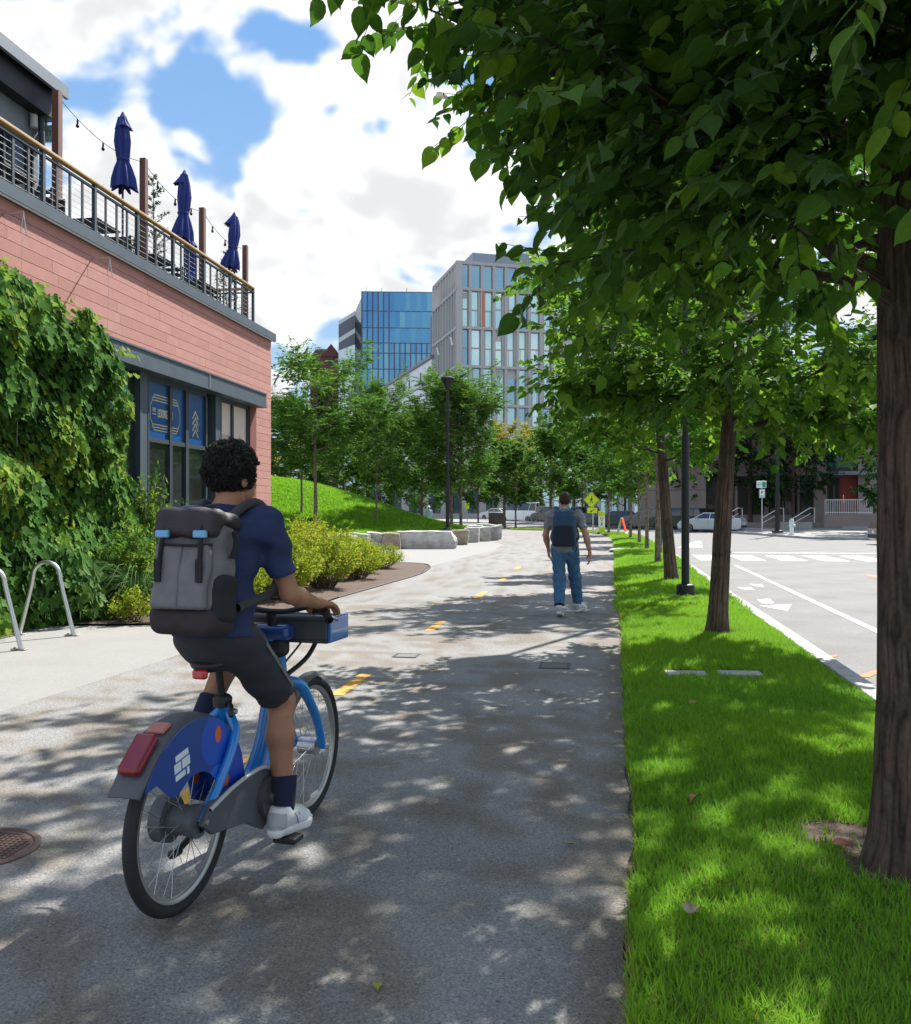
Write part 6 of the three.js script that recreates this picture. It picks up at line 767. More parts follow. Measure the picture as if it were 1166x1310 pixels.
// ───────────── share bicycle ─────────────
// bike frame of reference: B(forward, height, right); the group stands at the rear wheel's contact point
const bikeBase = gp(232, 1166), bikeTip = gp(399, 1040), bikeTurn = Math.atan2(-(bikeTip.x - bikeBase.x), -(bikeTip.z - bikeBase.z));
const RIDE = 0.96; // the bicycle is a small-wheeled share model
const B = (f, h, r = 0) => V(r, h, -f);
{
  const t = thing('bicycle', 'blue step-through share bicycle with covered rear wheel, ridden on the path', 'bicycle', [bikeBase.x, 0.002, bikeBase.z], bikeTurn); t.scale.setScalar(RIDE);
  const blue = phy(0.008, 0.21, 0.62, 0.35, { clearcoat: 0.8, clearcoatRoughness: 0.15, bumpMap: grainBump, bumpScale: 0.0002 }), navy = phy(0.012, 0.06, 0.27, 0.4, { clearcoat: 0.6, clearcoatRoughness: 0.2 }), grey = std(0.085, 0.09, 0.1, 0.55), blk = std(0.014, 0.014, 0.016, 0.55), alu = std(0.55, 0.55, 0.56, 0.35, { metalness: 0.9 });
  const R = 0.335, WB = 1.115;
  const wheel = (f) => {
    const tr = new THREE.TorusGeometry(R - 0.024, 0.024, 14, 72); tr.rotateY(Math.PI / 2); tr.translate(0, R, -f); const w = obj('wheel', tr, std(0.022, 0.022, 0.023, 0.8), t);
    const rm = lathe([[R - 0.046, -0.014], [R - 0.062, -0.011], [R - 0.066, 0], [R - 0.062, 0.011], [R - 0.046, 0.014], [R - 0.042, 0.0], [R - 0.046, -0.014]], 0, 0, 0, 72); rm.rotateZ(Math.PI / 2); rm.translate(0, R, -f); obj('rim', rm, std(0.42, 0.41, 0.385, 0.35, { metalness: 0.7 }), w);
    const hb = new THREE.CylinderGeometry(f ? 0.04 : 0.055, f ? 0.04 : 0.055, 0.09, 20); hb.rotateZ(Math.PI / 2); hb.translate(0, R, -f); obj('hub', [hb], f ? alu : grey, w);
    const sp = []; for (let i = 0; i < 28; i++) { const a = i / 28 * 6.2832, s = i % 2 ? 1 : -1, a2 = a + (i % 4 < 2 ? 0.5 : -0.5); sp.push(bar(V(s * 0.034, R + Math.sin(a2) * 0.042, -f - Math.cos(a2) * 0.042), V(0, R + Math.sin(a) * (R - 0.06), -f - Math.cos(a) * (R - 0.06)), 0.0013, 4)); } obj('spokes', sp, alu, w); return w;
  };
  wheel(0); const fw = wheel(WB); obj('wheel_reflector', rbx(0.012, 0.02, 0.075, 0.004, 0.02, R - 0.24, -WB - 0.02), M.white, fw);
  // rear mudguard and skirts
  const arc = (r, a0, a1, n) => { const q = []; for (let i = 0; i <= n; i++) { const a = lerp(a0, a1, i / n); q.push([Math.cos(a) * r, Math.sin(a) * r]); } return q; };
  const guard = (() => { const pos = [], idx = [], n = 44, prof = [[-0.062, 0.352], [-0.058, 0.362], [-0.04, 0.371], [0, 0.376], [0.04, 0.371], [0.058, 0.362], [0.062, 0.352], [0.056, 0.35], [0.05, 0.352], [0, 0.366], [-0.05, 0.352], [-0.056, 0.35], [-0.062, 0.352]]; for (let i = 0; i <= n; i++) { const a = lerp(0.42, 2.66, i / n); for (const [x, r] of prof) { const rr = r + 0.012 + (i > n - 5 ? (i - n + 5) * 0.004 : 0); pos.push(x, R + Math.sin(a) * rr, -Math.cos(a) * rr); } } const m = prof.length; for (let i = 0; i < n; i++) for (let k = 0; k < m - 1; k++) { const a = i * m + k, b = a + m; idx.push(a, b, a + 1, a + 1, b, b + 1); } const g = new THREE.BufferGeometry(); g.setAttribute('position', new THREE.Float32BufferAttribute(pos, 3)); g.setIndex(idx); g.computeVertexNormals(); return g; })();
  const mg = obj('rear_mudguard', guard, grey, t);
  const decal = canvasTex(512, 256, (c) => { c.fillStyle = '#123f93'; c.fillRect(0, 0, 512, 256); const r = RNG(4); for (const [x, y, q, col] of [[330, 70, 60, '#1350c0'], [420, 150, 80, '#0f49b8'], [60, 190, 60, '#10408f'], [350, 190, 55, '#2a6ad0']]) { c.fillStyle = col; c.beginPath(); c.arc(x, y, q, 0, 7); c.fill(); } c.fillStyle = '#e8642e'; for (const [x, y] of [[352, 62], [300, 196], [392, 180]]) { c.beginPath(); c.ellipse(x, y, 15, 20, 0, 0, 7); c.fill(); } c.save(); c.translate(150, 92); c.rotate(-0.16); c.fillStyle = '#e6ebf4'; for (const [x, y, w, h] of [[4, -22, 58, 15], [-4, -4, 30, 22], [30, -4, 36, 22], [-2, 22, 44, 14], [48, 21, 12, 18]]) c.fillRect(x, y, w, h); c.restore(); c.fillStyle = '#c3cfe6'; c.save(); c.translate(122, 178); c.rotate(-0.12); c.fillRect(0, 0, 135, 8); c.restore(); });
  for (const s of [1, -1]) { const o = [...arc(0.372, 2.6, 0.46, 36), ...[[0.36, 0.06], [0.27, -0.02], [0.17, 0.02]], ...arc(0.175, 0.35, 2.2, 14), [-0.16, 0.13], [-0.25, 0.2]]; const sh = new THREE.Shape(o.map((q) => new THREE.Vector2(...q))), g = new THREE.ExtrudeGeometry(sh, { depth: 0.004, bevelEnabled: false }); const uv = g.attributes.uv, p = g.attributes.position; for (let i = 0; i < p.count; i++) uv.setXY(i, (p.getX(i) + 0.36) / 0.74, (p.getY(i) + 0.02) / 0.4); g.rotateY(Math.PI / 2); g.translate(s * 0.0645 - 0.002, R, 0); obj('wheel_skirt', g, phy(1, 1, 1, 0.4, { map: decal, clearcoat: 0.6, clearcoatRoughness: 0.2 }), t); }
  const on = (a, r, x = 0) => V(x, R + Math.sin(a) * r, -Math.cos(a) * r);
  const lamp = rbx(0.085, 0.16, 0.035, 0.015); lamp.rotateX(-0.86); { const q = on(2.28, 0.402); lamp.translate(q.x, q.y, q.z); } obj('rear_light', lamp, phy(0.2, 0.004, 0.018, 0.35, { clearcoat: 0.35 }), mg);
  const rf = rbx(0.07, 0.06, 0.014, 0.006); rf.rotateX(-1.2); { const q = on(1.94, 0.394); rf.translate(q.x, q.y, q.z); } obj('reflector', rf, std(0.45, 0.16, 0.12, 0.5), mg);
  // frame
  const tb = (pts, r, n = 24, seg = 14) => tube(pts, r, seg, n);
  const fr = obj('frame', [tb([B(0.30, 0.70), B(0.36, 0.52), B(0.43, 0.34)], 0.028), tb([B(0.43, 0.31), B(0.54, 0.335), B(0.64, 0.44), B(0.715, 0.62), B(0.765, 0.83)], (s) => 0.05 - 0.008 * s, 30), tb([B(0.745, 0.70), B(0.775, 0.93)], 0.042, 4)], blue, t);
  obj('head_tube', tb([B(0.785, 0.68), B(0.742, 0.93)], 0.045, 4), blue, t);
  for (const s of [1, -1]) { obj('seat_stay', tb([B(0.31, 0.67, s * 0.02), B(0.26, 0.6, s * 0.075), B(0.12, 0.43, s * 0.082), B(0.0, R - 0.01, s * 0.075)], 0.019), blue, t); obj('chain_stay', tb([B(0.43, 0.3, s * 0.04), B(0.28, 0.29, s * 0.075), B(0.0, R - 0.02, s * 0.078)], 0.021), blue, t); }
  // drive side
  const cg = prism([[-0.02, 0.33], [0.05, 0.39], [0.2, 0.40], [0.42, 0.41], [0.52, 0.38], [0.56, 0.29], [0.52, 0.2], [0.44, 0.17], [0.3, 0.24], [0.05, 0.28]], 0.012, 0.006); cg.rotateY(Math.PI / 2); cg.scale(1, 1, 1); cg.translate(0.088, 0, 0); obj('chain_guard', cg, grey, t); obj('chain_guard_trim', tb([B(0.02, 0.372, 0.107), B(0.2, 0.41, 0.108), B(0.43, 0.42, 0.108), B(0.53, 0.385, 0.107)], 0.009, 16, 6), std(0.5, 0.5, 0.5, 0.4), t);
  const ringG = new THREE.CylinderGeometry(0.085, 0.085, 0.03, 28); ringG.rotateZ(Math.PI / 2); ringG.translate(0.118, 0.29, -0.47); const cr = obj('crank', [ringG, tb([B(0.47, 0.29, 0.135), B(0.475, 0.125, 0.14)], 0.013, 2, 8), tb([B(0.47, 0.29, -0.1), B(0.465, 0.455, -0.13)], 0.013, 2, 8), tube([B(0.47, 0.29, -0.12), B(0.47, 0.29, 0.15)], 0.028, 14)], std(0.13, 0.13, 0.135, 0.4, { metalness: 0.6 }), t);
  obj('pedal', rbx(0.1, 0.024, 0.09, 0.008, 0.2, 0.125, -0.475), blk, t); obj('pedal', rbx(0.1, 0.024, 0.09, 0.008, -0.19, 0.455, -0.465), blk, t);
  obj('kickstand', [tb([B(0.36, 0.28, -0.05), B(0.2, 0.2, -0.08), B(0.12, 0.175, -0.085)], 0.013, 10), rbx(0.03, 0.03, 0.07, 0.01, -0.087, 0.17, -0.1)], blk, t);
  const gearbox = new THREE.CylinderGeometry(0.085, 0.085, 0.05, 24); gearbox.rotateZ(Math.PI / 2); gearbox.translate(-0.06, R, 0); const g2 = new THREE.CylinderGeometry(0.06, 0.06, 0.03, 20); g2.rotateZ(Math.PI / 2); g2.translate(0.062, R, 0); obj('gear_hub', [gearbox, g2], grey, t);
  // saddle
  obj('seat_post', [tb([B(0.305, 0.66), B(0.265, 0.85)], 0.015, 4)], blk, t); obj('seat_clamp', [lathe([[0.036, 0], [0.038, 0.035], [0.03, 0.045], [0.02, 0.05]], 0, 0.69, -0.298, 18), tb([B(0.29, 0.71, 0.03), B(0.24, 0.7, 0.07), B(0.22, 0.67, 0.08)], 0.01, 8)], blk, t);
  { const g = sph(1, 0, 0, 0, 1, 1, 1, 28, 18), p = g.attributes.position; for (let i = 0; i < p.count; i++) { const x = p.getX(i), y = p.getY(i), z = p.getZ(i), f = (1 - z) / 2, w = lerp(0.098, 0.028, smooth(0.25, 0.95, f)); p.setXYZ(i, x * w, y * (y > 0 ? 0.032 : 0.05) + 0.012 * Math.cos(z * 3), z * 0.135); } g.computeVertexNormals(); g.translate(0, 0.885, -0.265); obj('saddle', g, std(0.016, 0.016, 0.018, 0.5), t); }
  for (const [f, h, r] of [[0.0, 0.335, 0.1], [1.115, 0.335, 0.092], [1.115, 0.335, -0.092], [0.31, 0.67, 0.045], [0.47, 0.29, 0.16]]) { const n = new THREE.CylinderGeometry(0.012, 0.012, 0.02, 6); n.rotateZ(Math.PI / 2); n.translate(r, h, -f); obj('axle_nut', n, alu, t); }
  obj('saddle_light', rbx(0.06, 0.038, 0.03, 0.012, 0.0, 0.845, -0.13), phy(0.5, 0.01, 0.015, 0.2, { clearcoat: 1 }), t);
  // fork, steering, front carrier
  obj('fork', [tb([B(0.78, 0.72), B(0.80, 0.67)], 0.05, 4), ...[1, -1].map((s) => tb([B(0.795, 0.705, s * 0.04), B(0.845, 0.685, s * 0.075), B(0.93, 0.6, s * 0.082), B(1.03, 0.48, s * 0.08), B(WB, R, s * 0.07)], (q) => 0.026 - 0.006 * q, 24))], blue, t);
  const fg = (() => { const pos = [], idx = [], n = 20; for (let i = 0; i <= n; i++) { const a = lerp(1.2, 2.75, i / n); for (const x of [-0.04, -0.02, 0, 0.02, 0.04]) { const r = R + 0.022 - 14 * x * x; pos.push(x, R + Math.sin(a) * r, -WB - Math.cos(a) * r); } } for (let i = 0; i < n; i++) for (let k = 0; k < 4; k++) { const a = i * 5 + k, b = a + 5; idx.push(a, b, a + 1, a + 1, b, b + 1); } const g = new THREE.BufferGeometry(); g.setAttribute('position', new THREE.Float32BufferAttribute(pos, 3)); g.setIndex(idx); g.computeVertexNormals(); return g; })(); obj('front_mudguard', fg, grey, t);
  obj('stem', [tb([B(0.742, 0.92), B(0.715, 1.02)], 0.022, 4)], blk, t);
  obj('handlebar', tb([B(0.60, 1.0, -0.31), B(0.64, 1.045, -0.29), B(0.70, 1.07, -0.2), B(0.72, 1.03, -0.06), B(0.72, 1.025, 0.06), B(0.70, 1.05, 0.2), B(0.66, 1.03, 0.29), B(0.62, 1.0, 0.32)], 0.0125, 50, 10), blk, t);
  for (const s of [1, -1]) { obj('grip', tb([B(0.71, 1.042, s * 0.185), B(0.67, 1.035, s * 0.275), B(0.625, 1.004, s * 0.318)], 0.0175, 10), std(0.03, 0.03, 0.032, 0.75), t); obj('brake_lever', tb([B(0.75, 1.03, s * 0.17), B(0.775, 1.012, s * 0.24), B(0.75, 0.99, s * 0.3)], 0.006, 12, 6), alu, t); }
  obj('cables', [tb([B(0.75, 1.03, 0.17), B(0.86, 0.98, 0.15), B(0.83, 0.86, 0.08), B(0.77, 0.78, 0.03)], 0.005, 20, 5), tb([B(0.75, 1.03, -0.17), B(0.88, 0.95, -0.1), B(0.85, 0.8, 0.0), B(0.80, 0.7, 0.02)], 0.005, 20, 5)], blk, t);
  const bk = obj('basket', [rbx(0.46, 0.10, 0.02, 0.008, 0, 0.94, -0.81), rbx(0.46, 0.02, 0.2, 0.008, 0, 0.885, -0.91), rbx(0.46, 0.1, 0.02, 0.008, 0, 0.94, -1.01), tb([B(0.80, 0.99, -0.235), B(0.8, 0.99, 0.235)], 0.014, 4)], std(0.07, 0.075, 0.085, 0.5), t);
  for (const s of [1, -1]) obj('side_panel', rbx(0.018, 0.115, 0.21, 0.008, s * 0.238, 0.937, -0.91), phy(0.012, 0.13, 0.5, 0.35, { clearcoat: 0.8 }), bk);
  for (let i = 0; i < 3; i++) obj('vent_slat', rbx(0.1, 0.008, 0.006, 0.002, -0.08, 0.915 + i * 0.022, -0.797), alu, bk);
  obj('front_light', rbx(0.09, 0.05, 0.05, 0.015, 0, 0.9, -1.04), clearLamp, bk);
  obj('dashboard', rbx(0.17, 0.07, 0.1, 0.025, 0, 0.93, -0.745), navy, t); obj('steering_cover', rbx(0.13, 0.09, 0.09, 0.03, 0, 0.865, -0.745), blk, t);
  obj('carrier_strut', [tb([B(0.76, 0.72, 0.03), B(0.9, 0.8, 0.09), B(0.95, 0.88, 0.12)], 0.011, 12), tb([B(0.76, 0.72, -0.03), B(0.9, 0.8, -0.09), B(0.95, 0.88, -0.12)], 0.011, 12)], blk, t);
}

// ───────────── people: distance fields meshed with surface nets ─────────────
function netMesh(fn, lo, hi, cell) {
  const nx = Math.ceil((hi[0] - lo[0]) / cell) + 1, ny = Math.ceil((hi[1] - lo[1]) / cell) + 1, nz = Math.ceil((hi[2] - lo[2]) / cell) + 1, S = new Float32Array(nx * ny * nz), id = (i, j, k) => (k * ny + j) * nx + i;
  const ST = 4, far = cell * ST * 1.75; // coarse pass: blocks well away from the surface are filled, the others sampled
  for (let K = 0; K < nz; K += ST) for (let Jb = 0; Jb < ny; Jb += ST) for (let I = 0; I < nx; I += ST) { const h = (ST - 1) / 2, c = fn(lo[0] + (I + h) * cell, lo[1] + (Jb + h) * cell, lo[2] + (K + h) * cell), skip = Math.abs(c) > far; for (let k = K; k < Math.min(nz, K + ST); k++) for (let j = Jb; j < Math.min(ny, Jb + ST); j++) for (let i = I; i < Math.min(nx, I + ST); i++) S[id(i, j, k)] = skip ? c : fn(lo[0] + i * cell, lo[1] + j * cell, lo[2] + k * cell); }
  const vid = new Int32Array(nx * ny * nz).fill(-1), pos = [], idx = [], C = [[0, 0, 0], [1, 0, 0], [0, 1, 0], [1, 1, 0], [0, 0, 1], [1, 0, 1], [0, 1, 1], [1, 1, 1]], E = [[0, 1], [2, 3], [4, 5], [6, 7], [0, 2], [1, 3], [4, 6], [5, 7], [0, 4], [1, 5], [2, 6], [3, 7]];
  for (let k = 0; k < nz - 1; k++) for (let j = 0; j < ny - 1; j++) for (let i = 0; i < nx - 1; i++) { let neg = 0; const v = []; for (const c of C) { const s = S[id(i + c[0], j + c[1], k + c[2])]; v.push(s); if (s < 0) neg++; } if (neg === 0 || neg === 8) continue; let x = 0, y = 0, z = 0, n = 0; for (const [a, b] of E) { if ((v[a] < 0) === (v[b] < 0)) continue; const t = v[a] / (v[a] - v[b]); x += C[a][0] + (C[b][0] - C[a][0]) * t; y += C[a][1] + (C[b][1] - C[a][1]) * t; z += C[a][2] + (C[b][2] - C[a][2]) * t; n++; } vid[id(i, j, k)] = pos.length / 3; pos.push(lo[0] + (i + x / n) * cell, lo[1] + (j + y / n) * cell, lo[2] + (k + z / n) * cell); }
  const quad = (a, b, c, d, f) => { if (a < 0 || b < 0 || c < 0 || d < 0) return; f ? idx.push(a, b, c, a, c, d) : idx.push(a, c, b, a, d, c); };
  for (let k = 1; k < nz - 1; k++) for (let j = 1; j < ny - 1; j++) for (let i = 1; i < nx - 1; i++) { const s = S[id(i, j, k)] < 0; if (s !== S[id(i + 1, j, k)] < 0) quad(vid[id(i, j - 1, k - 1)], vid[id(i, j, k - 1)], vid[id(i, j, k)], vid[id(i, j - 1, k)], s); if (s !== S[id(i, j + 1, k)] < 0) quad(vid[id(i - 1, j, k - 1)], vid[id(i - 1, j, k)], vid[id(i, j, k)], vid[id(i, j, k - 1)], s); if (s !== S[id(i, j, k + 1)] < 0) quad(vid[id(i - 1, j - 1, k)], vid[id(i, j - 1, k)], vid[id(i, j, k)], vid[id(i - 1, j, k)], s); }
  const g = new THREE.BufferGeometry(); g.setAttribute('position', new THREE.Float32BufferAttribute(pos, 3)); g.setIndex(idx);
  const nor = new Float32Array(pos.length), e = cell * 0.6; for (let i = 0; i < pos.length; i += 3) { const x = pos[i], y = pos[i + 1], z = pos[i + 2], a = fn(x + e, y, z) - fn(x - e, y, z), b = fn(x, y + e, z) - fn(x, y - e, z), c = fn(x, y, z + e) - fn(x, y, z - e), l = Math.hypot(a, b, c) || 1; nor[i] = a / l; nor[i + 1] = b / l; nor[i + 2] = c / l; } g.setAttribute('normal', new THREE.BufferAttribute(nor, 3));
  const uv = new Float32Array(pos.length / 3 * 2); for (let i = 0; i < pos.length / 3; i++) { uv[i * 2] = (pos[i * 3] + pos[i * 3 + 2] * 0.7) * 4; uv[i * 2 + 1] = pos[i * 3 + 1] * 4; } g.setAttribute('uv', new THREE.BufferAttribute(uv, 2)); return g;
}
const smin = (a, b, k) => { const h = Math.max(k - Math.abs(a - b), 0) / k; return Math.min(a, b) - h * h * k * 0.25; };
// tapered capsule; optional flattening axis
function cap(a, b, ra, rb) { const bx_ = b.x - a.x, by = b.y - a.y, bz = b.z - a.z, l2 = bx_ * bx_ + by * by + bz * bz || 1e-9; return (x, y, z) => { const px = x - a.x, py = y - a.y, pz = z - a.z, t = clamp((px * bx_ + py * by + pz * bz) / l2); return Math.hypot(px - bx_ * t, py - by * t, pz - bz * t) - (ra + (rb - ra) * t); }; }
function ell(c, rx, ry, rz, q) { const v = V(0, 0, 0), iq = q ? q.clone().invert() : null, m = Math.min(rx, ry, rz); return (x, y, z) => { v.set(x - c.x, y - c.y, z - c.z); if (iq) v.applyQuaternion(iq); const k0 = Math.hypot(v.x / rx, v.y / ry, v.z / rz), k1 = Math.hypot(v.x / (rx * rx), v.y / (ry * ry), v.z / (rz * rz)); return k1 < 1e-9 ? -m : k0 * (k0 - 1) / k1; }; }
// trunk segment: capsule squeezed front to back
function slab(a, b, ra, rb, squeeze, fwd) { const f = fwd.clone().normalize(), c = cap(V(0, 0, 0), b.clone().sub(a), ra, rb), d = V(0, 0, 0); return (x, y, z) => { d.set(x - a.x, y - a.y, z - a.z); const k = d.dot(f) * (squeeze - 1); return c(d.x + f.x * k, d.y + f.y * k, d.z + f.z * k) / Math.sqrt(squeeze); }; }
const uni = (list, k) => (x, y, z) => { let d = 1e9; for (const f of list) d = smin(d, f(x, y, z), k); return d; };
function bounds(pts, pad) { const lo = [1e9, 1e9, 1e9], hi = [-1e9, -1e9, -1e9]; for (const p of pts) { [p.x, p.y, p.z].forEach((v, i) => { lo[i] = Math.min(lo[i], v - pad); hi[i] = Math.max(hi[i], v + pad); }); } return [lo, hi]; }
function handField(w, d, n, s, curl, spread = 1) {
  d = d.clone().normalize(); n = n.clone().addScaledVector(d, -n.dot(d)).normalize(); s = s.clone().addScaledVector(d, -s.dot(d)).addScaledVector(n, -s.dot(n)).normalize(); const P = (a, b, c) => w.clone().addScaledVector(d, a).addScaledVector(s, b).addScaledVector(n, c), palm = [cap(w, P(0.02, 0, 0), 0.024, 0.026), cap(P(0.015, 0.015, 0), P(0.08, 0.028, 0), 0.016, 0.0125), cap(P(0.015, 0, 0), P(0.085, 0.008, -0.002), 0.017, 0.0125), cap(P(0.015, -0.01, 0), P(0.08, -0.012, 0), 0.016, 0.012), cap(P(0.015, -0.016, 0), P(0.072, -0.03, 0.002), 0.015, 0.011)], pts = [w], fing = [];
  [[0.028, 0.084, 0.041], [0.008, 0.089, 0.046], [-0.012, 0.085, 0.043], [-0.031, 0.076, 0.034]].forEach(([b, a, l], i) => { let p = P(a, b, 0), ang = curl * 0.7 + i * 0.04, dir; const sd = (b - 0.0) * 1.6 * spread; [1, 0.64, 0.52].forEach((k, j) => { dir = d.clone().multiplyScalar(Math.cos(ang)).addScaledVector(n, Math.sin(ang)).addScaledVector(s, sd * Math.cos(ang)).normalize(); const q = p.clone().addScaledVector(dir, l * k); fing.push(cap(p, q, 0.0098 - j * 0.0011, 0.009 - j * 0.0012)); pts.push(q); p = q; ang += curl; }); });
  let p = P(0.018, 0.022, 0.006), dir = d.clone().multiplyScalar(0.62).addScaledVector(s, 0.72).addScaledVector(n, 0.3).normalize(); for (const [l, r0, r1] of [[0.042, 0.0145, 0.0115], [0.032, 0.0115, 0.0105], [0.026, 0.0105, 0.008]]) { const q = p.clone().addScaledVector(dir, l); fing.push(cap(p, q, r0, r1)); pts.push(q); p = q; dir.addScaledVector(d, 0.35).addScaledVector(n, 0.15 + curl * 0.2).normalize(); }
  const pf = uni(palm, 0.012); return [(x, y, z) => { let m = 1e9; for (const f of fing) m = smin(m, f(x, y, z), 0.0035); return smin(pf(x, y, z), m, 0.006); }, pts];
}
function headField(c, q) { const P = (x, y, z) => V(x, y, z).applyQuaternion(q).add(c); const list = [ell(P(0, 0.028, 0.008), 0.075, 0.092, 0.096, q), ell(P(0, -0.055, -0.03), 0.054, 0.058, 0.062, q), ell(P(0, -0.02, -0.045), 0.06, 0.07, 0.052, q), cap(P(0, 0.012, -0.096), P(0, -0.026, -0.113), 0.009, 0.014), ell(P(0, -0.062, -0.088), 0.025, 0.011, 0.012, q), ell(P(0.03, 0.02, -0.086), 0.02, 0.007, 0.01, q), ell(P(-0.03, 0.02, -0.086), 0.02, 0.007, 0.01, q)]; const ears = [1, -1].map((s) => ell(P(s * 0.08, -0.008, 0.008), 0.011, 0.032, 0.02, q)); const h = uni(list, 0.022); return (x, y, z) => { let d = h(x, y, z); for (const e of ears) d = smin(d, e(x, y, z), 0.008); return d; }; }
const cloth = (r, g, b, amt = 0.12, seed = 300) => std(1, 1, 1, 0.92, { map: rep(patchTex(r, g, b, amt, 10, seed), 1), bumpMap: rep(grainBump, 3), bumpScale: 0.0015 });
function person(o) {
  const t = thing('person', o.label, 'person', o.pos, o.turn); if (o.scale) t.scale.setScalar(o.scale); const J = o.J, fwd = o.fwd ?? V(0, 0, -1), skin = phy(1, 1, 1, 0.5, { map: rep(patchTex(...o.skin, 0.22, 5, 340), 0.6), bumpMap: rep(grainBump, 6), bumpScale: 0.0008 });
  const limb = (s) => [cap(J['shoulder' + s], J['elbow' + s], 0.047 * o.bulk, 0.039 * o.bulk), cap(J['elbow' + s], J['elbow' + s].clone().lerp(J['wrist' + s], 0.35), 0.039 * o.bulk, 0.040 * o.bulk), cap(J['elbow' + s].clone().lerp(J['wrist' + s], 0.35), J['wrist' + s], 0.040 * o.bulk, 0.025), cap(J['hip' + s], J['knee' + s], 0.082 * o.bulk, 0.056), cap(J['knee' + s], J['knee' + s].clone().lerp(J['ankle' + s], 0.32).addScaledVector(fwd, -0.018), 0.053, 0.056), cap(J['knee' + s].clone().lerp(J['ankle' + s], 0.32).addScaledVector(fwd, -0.018), J['ankle' + s], 0.056, 0.033)];
  const trunk = [slab(J.pelvis, J.waist, 0.142 * o.bulk, 0.128 * o.bulk, 1.35, fwd), slab(J.waist, J.chest, 0.128 * o.bulk, 0.152 * o.bulk, 1.4, fwd), cap(J.shoulderL.clone().lerp(J.neck, 0.25), J.shoulderR.clone().lerp(J.neck, 0.25), 0.058 * o.bulk, 0.058 * o.bulk), cap(J.shoulderL, J.shoulderL.clone().lerp(J.chest, 0.35), 0.056 * o.bulk, 0.07), cap(J.shoulderR, J.shoulderR.clone().lerp(J.chest, 0.35), 0.056 * o.bulk, 0.07), cap(J.chest, J.neck, 0.1, 0.06), cap(J.neck, J.head, 0.058, 0.052)];
  const trunkF = uni(trunk, 0.05), armsF = { L: uni(limb('L').slice(0, 3), 0.02), R: uni(limb('R').slice(0, 3), 0.02) }, legsF = { L: uni(limb('L').slice(3), 0.025), R: uni(limb('R').slice(3), 0.025) };
  const body = (x, y, z) => { let d = trunkF(x, y, z); for (const s of ['L', 'R']) { d = smin(d, armsF[s](x, y, z), 0.03); d = smin(d, legsF[s](x, y, z), 0.04); } return d; };
  const [lo, hi] = bounds(Object.values(J).filter((v) => v.isVector3 && v !== J.head), 0.2); const gs = [netMesh(body, lo, hi, 0.0125)];
  const hf = headField(J.head, o.headQ), [hl, hh] = bounds([J.head], 0.15); gs.push(netMesh(hf, hl, hh, 0.0045));
  for (const s of ['L', 'R']) { const [f, pts] = handField(...o.hands[s]); const [a, b] = bounds(pts, 0.035); gs.push(netMesh(f, a, b, 0.0032)); }
  const bodyMesh = obj('body', gs, skin, t);
  for (const s of [1, -1]) { const e = V(s * 0.031, 0.004, -0.086).applyQuaternion(o.headQ).add(J.head); const eye = obj('eye', sph(0.0115, e.x, e.y, e.z, 1, 0.7, 1, 12, 8), std(0.7, 0.68, 0.66, 0.3), t); const i = V(s * 0.031, 0.004, -0.0965).applyQuaternion(o.headQ).add(J.head); obj('iris', sph(0.0045, i.x, i.y, i.z, 1, 1, 1, 8, 6), std(0.03, 0.015, 0.01, 0.2), eye); }
  // garments follow the body a little outside it
  const shirt = (x, y, z) => { const p = V(x, y, z), wr = 0.012 * (fbm3(x * 9, y * 16, z * 9, 3) - 0.5) + 0.008 * Math.sin(y * 46 + x * 17 + 3 * fbm3(x * 6, y * 6, z * 6, 2)); let d = trunkF(x, y, z) - 0.01 - o.shirtLoose * smooth(J.chest.y, J.pelvis.y, y) + wr; for (const s of ['L', 'R']) { const a = J['shoulder' + s], b = J['elbow' + s], u = b.clone().sub(a), tt = p.clone().sub(a).dot(u) / u.lengthSq(); const sl = Math.max(armsF[s](x, y, z) - 0.012 - 0.006 * tt + wr, (tt - o.sleeve) * u.length()); d = smin(d, sl, 0.028); } d = Math.max(d, o.hem - y + 0.008 * Math.sin(x * 20)); const nk = J.neck.clone().lerp(J.head, 0.2); d = Math.max(d, p.sub(nk).dot(J.head.clone().sub(J.neck).normalize())); return d; };
  const tp = ['pelvis', 'waist', 'chest', 'neck', 'shoulderL', 'shoulderR', 'elbowL', 'elbowR', 'hipL', 'hipR'].map((k) => J[k]); { const [a, b] = bounds(tp, 0.2); obj('t_shirt', netMesh(shirt, a, b, 0.0095), o.shirt, t); }
  const legLen = o.pants; const trousers = (x, y, z) => { const p = V(x, y, z), wr = 0.006 * (fbm3(x * 11, y * 15, z * 11, 3) - 0.5) + 0.004 * Math.sin(y * 55 + 4 * fbm3(x * 8, y * 5, z * 8, 2)); let d = Math.max(uni(trunk.slice(0, 1), 0.05)(x, y, z) - 0.012, y - (J.waist.y - 0.03)); for (const s of ['L', 'R']) { const a = J['hip' + s], k = J['knee' + s], m = J['ankle' + s], u = k.clone().sub(a), v = m.clone().sub(k), t1 = p.clone().sub(a).dot(u) / u.lengthSq(), t2 = p.clone().sub(k).dot(v) / v.lengthSq(); const lg = legLen <= 1 ? Math.max(cap(a, k, 0.098 * o.bulk, 0.082)(x, y, z) + wr, (t1 - legLen) * u.length()) : Math.max(smin(cap(a, k, 0.1 * o.bulk, 0.08)(x, y, z), cap(k, m, 0.09, 0.07)(x, y, z), 0.03) + wr, t2 > 0.3 ? (t2 - (legLen - 1)) * v.length() : -1); d = smin(d, lg, 0.035); } return d; };
